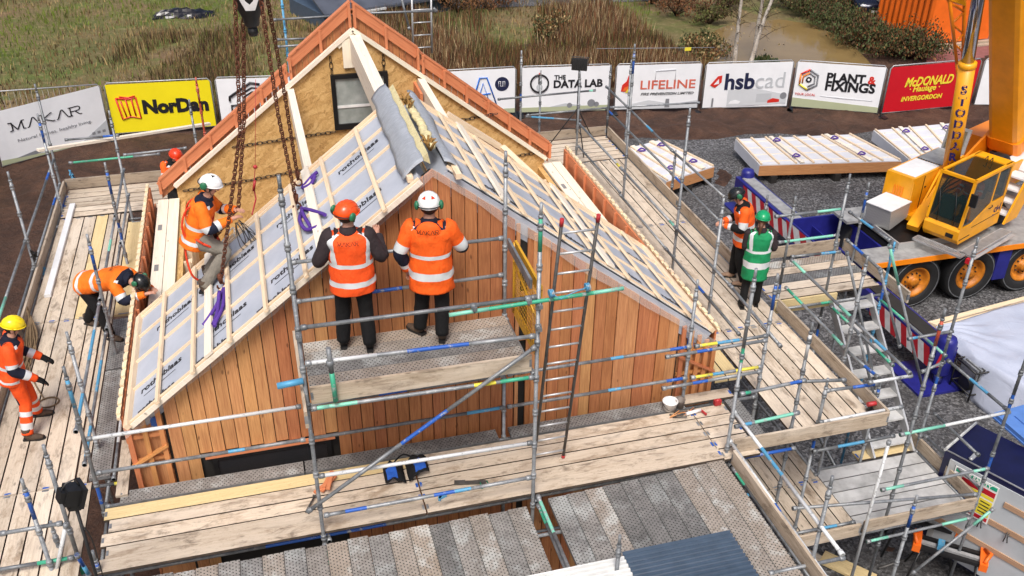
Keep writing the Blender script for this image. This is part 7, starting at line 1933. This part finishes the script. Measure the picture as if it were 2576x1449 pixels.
# black compressor with hose wheel
c = pz(2455, 985, GZ); t = thing('site_compressor', 'black petrol compressor with a hose wheel beside the tarpaulin', 'compressor', c)
mb = MB(); cx_, cy_ = c.x, c.y
for dx in (-.45, .45):
    for dy in (-.3, .3): mb.tube((cx_ + dx, cy_ + dy, GZ + .05), (cx_ + dx, cy_ + dy, GZ + .75), .02, 6)
for z in (.2, .75):
    for dy in (-.3, .3): mb.tube((cx_ - .45, cy_ + dy, GZ + z), (cx_ + .45, cy_ + dy, GZ + z), .02, 6)
    for dx in (-.45, .45): mb.tube((cx_ + dx, cy_ - .3, GZ + z), (cx_ + dx, cy_ + .3, GZ + z), .02, 6)
part(t, 'tube_frame', mb, M['black'])
mb = MB(); mb.tube((cx_ - .4, cy_, GZ + .3), (cx_ + .4, cy_, GZ + .3), .17, 16); part(t, 'air_tank', mb, M['black'])
mb = MB(); mb.box(cx_ - .35, cx_ + .1, cy_ - .22, cy_ + .22, GZ + .48, GZ + .74); part(t, 'engine', mb, M['dsteel'])
for k in range(5):
    mb = MB(); mb.box(cx_ - .37 + k * .09, cx_ - .33 + k * .09, cy_ - .24, cy_ + .24, GZ + .5, GZ + .76); part(t, 'cooling_fin', mb, M['galv'])
mb = MB(); mb.box(cx_ + .15, cx_ + .4, cy_ - .2, cy_ + .1, GZ + .5, GZ + .7); part(t, 'orange_cover', mb, M['orangec'])
for dy in (-.36, .36):
    mb = MB(); mb.lathe([(.18, -.04), (.27, -.04), (.28, 0), (.27, .04), (.18, .04)], (cx_ + .3, cy_ + dy, GZ + .28), (0, 1, 0), 20); part(t, 'wheel', mb, M['tyre'])
mb = MB(); mb.path([V(cx_ + .45 + .33 * math.cos(a), cy_ - .55 + .1 * math.sin(a * 2), GZ + .4 + .33 * math.sin(a)) for a in [q * .3 for q in range(42)]], .018, 5); part(t, 'hose_loop', mb, M['black'])
mb = MB(); mb.tube((cx_ + .3, cy_ - .6, GZ + .55), (cx_ + .75, cy_ - .85, GZ + .2), .02, 6); part(t, 'handle', mb, M['alu'])
# tool trailer with its grey inner door panel
phi = R_(64); vd_ = V(math.cos(phi), -math.sin(phi), 0); P0 = pz(2397, 1141, 2.5); vn = V(vd_.y, -vd_.x, 0); vn = vn if vn.x < 0 else -vn   # outward, to the left
bk_ = -vn
van = thing('tool_trailer', 'navy box trailer with an open grey side lined with plywood rails', 'trailer', (P0.x, P0.y, GZ))
def Q(s_, z, o=0.0): return V(P0.x, P0.y, 0) + vd_ * s_ + vn * o + V(0, 0, z)
mb = MB(); mb.prism([Q(-.12, .5), Q(4.2, .5), Q(4.2, .5) + bk_ * 1.05, Q(-.12, .5) + bk_ * 1.05], (0, 0, 1.98)); part(van, 'trailer_body', mb, m_plain('deep_navy_paint', (.005, .006, .045), .4, 0, .2, 3))
mb = MB(); mb.prism([Q(.0, .55, .004), Q(4.1, .55, .004), Q(4.1, 2.40, .004), Q(.0, 2.40, .004)], vn * .02); ip = part(van, 'inner_panel', mb, m_plain('pale_grey_trailer_lining', (.46, .49, .52), .4, 0, .08, 2))
for z in (2.06, 1.62, 1.12):
    mb = MB(); mb.prism([Q(.0 if z < 2 else .95, z, .026), Q(4.1, z, .026), Q(4.1, z + .10, .026), Q(.0 if z < 2 else .95, z + .10, .026)], vn * .02); part(ip, 'plywood_rail', mb, m_wood('plywood_strip', (.34, .20, .12), (.48, .31, .20), .1, .1, None, False))
for k in range(4):
    mb = MB(); c = Q(.75 + k * .42, 1.60, .07); mb.path([c + V(0, 0, .08), c + vn * .03, c + vn * .03 - V(0, 0, .09) + vd_ * .02], .010, 5); mb.path([c + V(0, 0, .08) - vd_ * .03, c + vn * .03 - vd_ * .03, c + vn * .03 - V(0, 0, .10) - vd_ * .04], .010, 5); part(ip, 'tie_hook', mb, M['dsteel'])
mb = MB(); mb.tube(Q(-.12, 2.52, .03), Q(-.12, 2.52, .03) + bk_ * 1.05, .025, 6); mb.tube(Q(-.10, 2.58, .05), Q(-.10, 2.58, .05) + bk_ * 1.0, .015, 6); part(van, 'white_rail', mb, M['cream'])
mb = MB(); lq = [pz(*q_, 2.52) for q_ in ((2497, 1050), (2600, 1140), (2720, 1120), (2680, 1000))]; mb.prism(lq, (0, 0, .10)); lc = sum(lq, V(0, 0, 0)) / 4; mb.prism([lc + (q_ - lc) * .6 for q_ in lq], (0, 0, .125)); mb.prism([lc + (q_ - lc) * 1.03 for q_ in lq], (0, 0, .03)); part(van, 'blue_lid', mb, m_plain('light_blue_lid', (.10, .22, .55), .35, 0, .08))
mb = MB(); mb.prism([Q(.0, .55, .026), Q(.10, .55, .026), Q(.10, 2.40, .026), Q(.0, 2.40, .026)], vn * .012); part(ip, 'corner_strip', mb, M['alu'])
for s_ in (.25, 1.3, 2.3):
    mb = MB(); c = Q(s_, 2.485) + bk_ * .10; mb.beam(c, c + V(0, 0, .02) + bk_ * .22, .06, .03); mb.lathe([(.03, 0), (.04, .02), (.02, .04)], c, (0, 0, 1), 8); part(van, 'chrome_latch', mb, M['alu'])
mb = MB(); mb.tube(Q(-.2, 2.49) + bk_ * .02, Q(4.2, 2.49) + bk_ * .02, .014, 6); part(van, 'edge_trim', mb, M['alu'])
for s_ in (.55, 2.9):
    mb = MB(); mb.lathe([(.15, -.1), (.33, -.1), (.35, 0), (.33, .1), (.15, .1)], Q(s_ + .8, GZ + .35, -.25), vn, 20); part(van, 'wheel', mb, M['tyre'])
# safety sign on the panel
mb = MB(); mb.prism([Q(.12, 1.60, .048), Q(.82, 1.60, .048), Q(.82, 2.36, .048), Q(.12, 2.36, .048)], vn * .01); sg = part(ip, 'safety_sign', mb, M['white'])
def sp(a, b, c_, d_, ink, o=.0595):
    mb = MB(); mb.prism([Q(a, c_, o), Q(b, c_, o), Q(b, d_, o), Q(a, d_, o)], vn * .002); part(sg, 'sign_field', mb, ink)
SGN = m_plain('safety_green_print', (.012, .34, .20)); SBL = m_plain('safety_blue_print', (.02, .12, .52)); 
sp(.14, .80, 2.27, 2.34, SGN); sp(.26, .80, 2.13, 2.23, M['stripr']); sp(.26, .80, 2.06, 2.12, LB['byel']); sp(.30, .54, 1.78, 2.03, SBL); sp(.57, .80, 1.72, 2.03, LB['byel']); sp(.14, .27, 1.80, 2.03, SBL); sp(.14, .80, 1.63, 1.70, M['stripr'])
vu = V(0, 0, 1)
def st(s_, x, z, w_, ink, bold=.004): part(sg, 'sign_lettering', place(text_mb(s_, .1, bold), Q(x, z, .064), vd_, vu, None, (w_,)), ink)
st('SITE SAFETY', .47, 2.305, .5, M['white'], .004); 
for k in range(4): sp(.62, .77, 1.965 - k * .065, 1.985 - k * .065, LB['ink'], .0618)
for k in range(3): sp(.33, .51, 1.965 - k * .07, 1.98 - k * .07, M['white'], .0618)
for z in (2.0, 1.9): mb = MB(); mb.lathe([(.01, 0), (.05, 0), (.05, .003), (.01, .003)], Q(.205, z - .03, .062), vn, 16); part(sg, 'sign_symbol', mb, M['white'])
# clamp benches by the trailer
for k, (u, v_) in enumerate(((2325, 1335), (2380, 1412))):
    c = pz(u, v_, .8); t = thing('clamp_bench', ['black folding bench with orange clamps, farther one by the trailer', 'black folding bench with orange clamps, nearer one by the trailer'][k], 'work bench', (c.x, c.y, GZ), 'folding benches by the trailer', R_(-40))
    for y in (-.12, .0, .12):
        mb = MB(); mb.box(-.5, .5, y - .035, y + .035, .78, .84); part(t, 'bench_bar', mb, M['black'] if y else M['alu'], None, True)
    for sx in (-1, 1):
        mb = MB(); mb.beam((sx * .5, -.2, .82), (sx * .5, .2, .82), .12, .14); mb.path([V(sx * .5, -.16, .9), V(sx * .58, 0, .98), V(sx * .5, .16, .9)], .03, 6); part(t, 'orange_clamp', mb, M['orangec'], None, True)
        for sy in (-1, 1):
            mb = MB(); mb.tube((sx * .4, sy * .05, .78), (sx * .55, sy * .32, .01), .02, 6); part(t, 'leg', mb, M['black'], None, True)
    mb = MB(); mb.box(-.2, -.1, -.1, .05, .84, .95); part(t, 'blue_clip', mb, M['tlblue'], None, True)
# ================================================================ small things on the decks
def tripod_light(label, x, y, z0, hgt, face, lying=False):
    t = thing('tripod_floodlight', label, 'floodlight', (x, y, z0), 'tripod floodlights')
    mb = MB(); mb.tube((x, y, z0 + .35), (x, y, z0 + hgt), .022, 8); part(t, 'mast', mb, M['black'])
    for k in range(3):
        a = .5 + k * 2.094; e = V(x + .62 * math.cos(a), y + .62 * math.sin(a), z0 + .01)
        mb = MB(); mb.tube(V(x, y, z0 + .95), e, .014, 6); mb.tube(V(x, y, z0 + .45), V(x, y, z0 + .95) * .45 + e * .55, .010, 5); part(t, 'leg', mb, M['black'])
    f = Vector(face).normalized(); r = f.cross(V(0, 0, 1)).normalized(); u = r.cross(f); c = V(x, y, z0 + hgt + .12)
    mb = MB(); mb.beam(c - f * .06, c + f * .05, .34, .26, u); hd = part(t, 'lamp_head', mb, M['black'])
    mb = MB(); mb.beam(c + f * .051, c + f * .056, .29, .21, u); part(hd, 'lamp_glass', mb, M['white'])
    mb = MB()
    for k in range(6): q = c - f * .075 + r * (-.14 + k * .056); mb.beam(q - u * .1, q + u * .1, .006, .04, f)
    part(hd, 'cooling_fins', mb, M['black'])
    mb = MB(); mb.path([c + r * .19, c + r * .19 + u * .16, c - r * .19 + u * .16, c - r * .19], .010, 6); part(hd, 'bracket', mb, M['dsteel'])
    return t
p = pz(1508, 335, D); tripod_light('black tripod floodlight standing on the rear right corner deck', 7.0, 19.55, D + .005, hz(7.0, 19.55, 1512, 178) - D, (.5, 1, -.2))
# near floodlight on its pole in the lower left corner
h_ = py(183, 1243, 8.0); bt_ = V(-1.95, 7.6, D)
t = thing('floodlight_stand', 'black floodlight with a carrying loop on a slim stand in the lower left corner', 'floodlight', bt_, 'tripod floodlights')
a = py(190, 1270, 8.0); b = py(246, 1470, 8.0)
mb = MB(); mb.tube(b + V(0, 0, -1.2), a, .018, 8); part(t, 'mast', mb, M['black'])
f = V(.75, .35, -.35).normalized(); r = f.cross(V(0, 0, 1)).normalized(); u = r.cross(f)
mb = MB(); mb.beam(h_ - f * .09, h_ + f * .05, .17, .18, u); mb.beam(h_ + f * .05, h_ + f * .09, .24, .22, u); mb.beam(h_ - f * .14, h_ - f * .09, .12, .12, u); hd = part(t, 'lamp_head', mb, M['black'])
mb = MB(); mb.path([h_ - f * .12 + u * .06, h_ - f * .10 + u * .15 + r * .02, h_ - f * .02 + u * .17, h_ + f * .04 + u * .10], .008, 6); part(hd, 'carry_loop', mb, M['dsteel'])
mb = MB(); mb.beam(h_ - u * .16 + f * .03, h_ - u * .06 + f * .03, .13, .12, f); part(hd, 'driver_box', mb, M['black'])
mb = MB(); mb.path(spl([py(205, 1320, 7.95), py(228, 1350, 7.9), py(245, 1400, 7.9), py(262, 1460, 7.9)], 5), .007, 5); part(t, 'cable', mb, M['black'])
for k in range(3):
    aa = .6 + k * 2.094; mb = MB(); q = b + V(0, 0, -1.0); mb.tube(q, V(q.x + .5 * math.cos(aa), q.y + .5 * math.sin(aa), q.z - .5), .012, 6); part(t, 'leg', mb, M['black'])
# tool bag
c = pz(1021, 1192, D + .03); t = thing('tool_bag', 'open black and blue tool bag lying on the front deck', 'bag', c)
mb = MB(); n_ = 16
for sg_ in (-1, 1):
    rows = []
    for i in range(9):
        rr = []
        for j in range(9):
            a, b_ = i / 8, j / 8; x = sg_ * (.02 + .27 * a); y = (b_ - .5) * (.36 - .10 * a) + sg_ * .04 * a; z = .02 + .10 * math.sin(a * 2.6) + .05 * mn.noise((a * 4, b_ * 4, sg_)) + .03 * (b_ - .5)
            rr.append(c + V(x, y, max(.012, z)))
        rows.append(rr)
    b0 = len(mb.v)
    for rr in rows: mb.v += [tuple(p_) for p_ in rr]
    for i in range(8):
        for j in range(8):
            k = b0 + i * 9 + j; blue = (3 <= i <= 6 and 1 <= j <= 5)
            mb.face([k, k + 1, k + 10, k + 9], 1 if blue else 0, None, True)
o = part(t, 'bag_cloth', mb, [M['blk'], m_cloth('royal_blue_cloth', (.02, .10, .45))]); md = o.modifiers.new('thick', 'SOLIDIFY'); md.thickness = .012
mb = MB(); mb.path(spl([c + V(-.18, .1, .08), c + V(0, .2, .16), c + V(.16, .14, .10)], 6), .012, 6); part(t, 'bag_handle', mb, M['blk'])
# bucket, cup, tape, tools
c = pz(1684, 1030, D + .01); t = thing('white_bucket', 'white bucket with black wire handle near the gable corner', 'bucket', c)
mb = MB(); mb.lathe([(.0, .012), (.085, .01), (.105, .14), (.115, .15), (.11, .16), (.10, .15), (.08, .03), (.0, .027)], c, (0, 0, 1), 24, 0, None, False); part(t, 'pail', mb, M['white'])
mb = MB(); mb.path([c + V(.112 * math.cos(a), -.112 * math.sin(a) , .13 - .08 * math.sin(a)) for a in [math.pi * k / 12 for k in range(13)]], .005, 5); part(t, 'wire_handle', mb, M['black'])
c = pz(1709, 1024, D + .01); mb = MB(); mb.lathe([(.0, .01), (.06, .01), (.07, .13), (.075, .14), (.06, .135), (.05, .03), (.0, .028)], c, (0, 0, 1), 18, 0, None, False); solo('grey_tub', mb, m_plain('brown_grey_plastic', (.2, .17, .15), .6), 'small brown grey tub right of the white bucket', 'tub')
c = pz(1804, 1018, D + .01); t = thing('tape_measure', 'bright red tape measure on the front deck', 'tape measure', c); mb = MB(); mb.beam(c + V(-.05, 0, .045), c + V(.05, 0, .045), .06, .08); mb.ell(c + V(0, 0, .055), .05, .035, .05, None, 14, 9); part(t, 'casing', mb, M['redcap']); mb = MB(); mb.box(c.x + .045, c.x + .07, c.y - .015, c.y + .015, c.z + .01, c.z + .02); part(t, 'tape_tongue', mb, LB['byel'])
c = pz(1715, 1045, D + .012); mb = MB()
for k in range(9): a = U(-.5, .5); q = c + V(U(-.16, .16), U(-.06, .06), .012); mb.tube(q - V(.1 * math.cos(a), .1 * math.sin(a), 0), q + V(.1 * math.cos(a), .1 * math.sin(a), .02), .009, 5, k % 2)
solo('hand_tools', mb, [M['dsteel'], M['trim']], 'little heap of hand tools and offcuts by the white bucket', 'tools')
c = pz(1745, 1042, D + .012); t = thing('sealant_gun', 'white sealant gun with a red trigger beside the hand tools', 'tool', c)
mb = MB(); mb.tube(c + V(-.12, 0, .03), c + V(.12, .03, .03), .025, 10); part(t, 'cartridge', mb, M['white']); mb = MB(); mb.beam(c + V(.12, .03, .03), c + V(.16, -.08, .02), .02, .03); part(t, 'trigger', mb, M['redcap'])
c = pz(1190, 1215, D + .012); mb = MB(); mb.beam(c + V(-.24, .04, .02), c + V(.16, -.04, .02), .05, .02); mb.beam(c + V(-.24, .04, .03), c + V(-.1, .01, .03), .05, .03); solo('hand_saw', mb, M['dsteel'], 'dull grey hand saw lying right of the tool bag', 'saw')
c = pz(1218, 1222, D + .012); mb = MB(); mb.path([c + V(-.04, -.06, .02), c + V(-.04, .06, .02), c + V(.05, .06, .02), c + V(.07, -.05, .02), c + V(-.03, 0, .02)], .012, 6); solo('green_clamp', mb, M['tgreen'], 'small green clamp on the outer boards of the front deck', 'clamp')
c = pz(1113, 1252, D + .03); mb = MB(); mb.beam(c + V(-.05, -.02, .015), c + V(.05, .02, .015), .04, .03); mb.beam(c + V(-.05, -.05, .015), c + V(-.02, .01, .015), .03, .03); solo('blue_coupler', mb, M['tlblue'], 'small light blue coupler lying by the outer edge of the front deck', 'coupler')
c = pz(818, 1220, D + .012); t = thing('timber_offcuts', 'orange larch offcuts behind the left tower post', 'offcut', c)
for k in range(4):
    mb = MB(); q = c + V(U(-.08, .1), U(-.06, .06), .02 + .02 * k); a = .7 + .2 * k; mb.beam(q - V(math.cos(a) * .16, math.sin(a) * .16, 0), q + V(math.cos(a) * .16, math.sin(a) * .16, 0), .05, .025); part(t, 'offcut', mb, M['trim'])
c = pz(780, 1275, D + .012); mb = MB(); mb.tube(c + V(-.06, -.1, .02), c + V(.08, .16, .03), .013, 6); mb.beam(c + V(.05, .15, .03), c + V(.13, .13, .03), .03, .03); solo('hammer', mb, M['dsteel'], 'hammer with dark handle leaning by the left tower post', 'hammer')
c = pz(2190, 1035, D + .02); t = thing('cordless_drill', 'red and black cordless drill against the toe board of the right deck', 'drill', c)
mb = MB(); mb.tube(c + V(-.08, 0, .14), c + V(.1, 0, .14), .035, 10); part(t, 'motor', mb, M['redcap']); mb = MB(); mb.beam(c + V(-.03, 0, .0), c + V(-.02, 0, .14), .04, .05, (1, 0, 0)); mb.beam(c + V(-.06, 0, .02), c + V(.04, 0, .02), .07, .04); part(t, 'grip', mb, M['black'])
# coil of rope hanging on the left toe board
c = px(92, 815, -4.04); t = thing('hanging_rope', 'brown rope coil hanging over the left toe board behind the yellow helmet', 'rope', (c.x, c.y, D)); M['rope'] = m_cloth('brown_rope', (.22, .15, .085), .25, .9)
mb = MB(); k0 = V(-4.03, 14.75, D + .22)
for k in range(12):
    ex, ey = -3.92 + U(-.07, .13), 13.25 + U(-.1, .5); z_ = D + .02 + U(0, .06); sw = U(-.06, .08)
    mb.path(spl([k0 + V(0, U(-.05, .05), 0), V(-3.99, 14.6 + U(-.05, .05), D + .14), V(-3.95 + sw, 14.1, z_ + .03), V(ex, ey, z_), V(ex + .05, ey - .06, z_), V(-3.88 + sw, 14.0, z_ + .05), V(-3.97, 14.6, D + .16)], 5), .012, 5)
part(t, 'rope_strands', mb, M['rope'])
mb = MB(); mb.path(spl([V(-3.86, 13.4, D + .05), V(-3.72, 12.9, D + .02), pz(112, 1005, D + .02)], 6), .010, 5); mb.path([pz(122, 1012, D + .02) + V(.14 * math.cos(a), .12 * math.sin(a), 0) for a in [q * .35 for q in range(19)]], .012, 5); part(t, 'rope_tail', mb, M['rope'])
# light aluminium bar on the left deck
a, b = pz(183, 515, D + .03), pz(120, 745, D + .03); mb = MB(); mb.beam(a, b, .11, .05); mb.beam(a + V(0, 0, .03), b + V(0, 0, .03), .10, .008); solo('aluminium_level', mb, M['cwhite'], 'long pale aluminium bar lying along the left toe board', 'bar')
a, b = py(95, 378, 19.2), py(527, 311, 21.5); mb = MB(); mb.beam(a, b, .10, .05); solo('timber_length', mb, M['sprucew'], 'long pale timber length resting on the rear left scaffold rails', 'timber')
# blue and black ties on the left guard rails
for (u, v_), m_, lb in (((108, 686), 'tlblue', 'light blue rope tie on the left toe board'), ((180, 441), 'tlblue', 'light blue rope tie at the rear corner of the left deck'), ((85, 640), 'black', 'black cable tangled on the left guard rail')):
    c = px(u, v_, -4.08); mb = MB()
    for k in range(5): q = [c + V(U(-.05, .05), U(-.12, .12), U(-.12, .12)) for _ in range(5)]; mb.path(spl(q, 4), .011, 5)
    solo('rail_tie', mb, M[m_], lb, 'rope')
# cardboard coloured bottom edge board, concrete blocks below the stair tower
c = pz(2130, 1430, GZ); mb = MB(); mb.beam(c + V(-.3, .3, .05), c + V(.25, -.4, .05), .3, .05); solo('sole_board', mb, M['boardy'], 'sole board on the gravel under the stair tower', 'sole board')

# loose tubes and offcuts on the gravel under the stair tower
for k, (q0, q1, m_, lb) in enumerate([((1850, 1440), (2010, 1405), 'galv', 'spare tube on the gravel at the bottom edge under the stair tower'), ((2120, 985), (2200, 1060), 'tgreen', 'green spare tube on the gravel behind the lower landing'), ((2020, 1020), (2110, 1190), 'galv', 'spare tube on the gravel beside the low side floor'),
                                       ((2210, 1430), (2330, 1390), 'dsteel', 'dark spare tube on the gravel below the lower landing'), ((2250, 1180), (2340, 1290), 'galv', 'spare tube on the gravel by the trailer')]):
    a, b = pz(*q0, GZ + .03), pz(*q1, GZ + .03); mb = MB(); mb.tube(a, b, .0242, 8); solo('spare_tube', mb, M[m_], lb, 'tube', 'spare tubes on the gravel')
for k, (q, a, m_, lb) in enumerate([((2060, 1075), .5, 'boardy', 'yellow timber offcut on the gravel behind the low side floor'), ((2030, 1390), 2.2, 'board', 'grey timber offcut on the gravel at the bottom edge'), ((2260, 1235), 1.1, 'sprucew', 'white timber offcut on the gravel by the trailer'), ((2440, 880), .3, 'larch2', 'orange timber offcut beside the blue outrigger mat')]):
    c = pz(*q, GZ + .03); mb = MB(); mb.beam(c - V(math.cos(a), math.sin(a), 0) * .35, c + V(math.cos(a), math.sin(a), 0) * .35, .14, .05); solo('timber_offcut', mb, M[m_], lb, 'offcut', 'timber offcuts on the gravel')
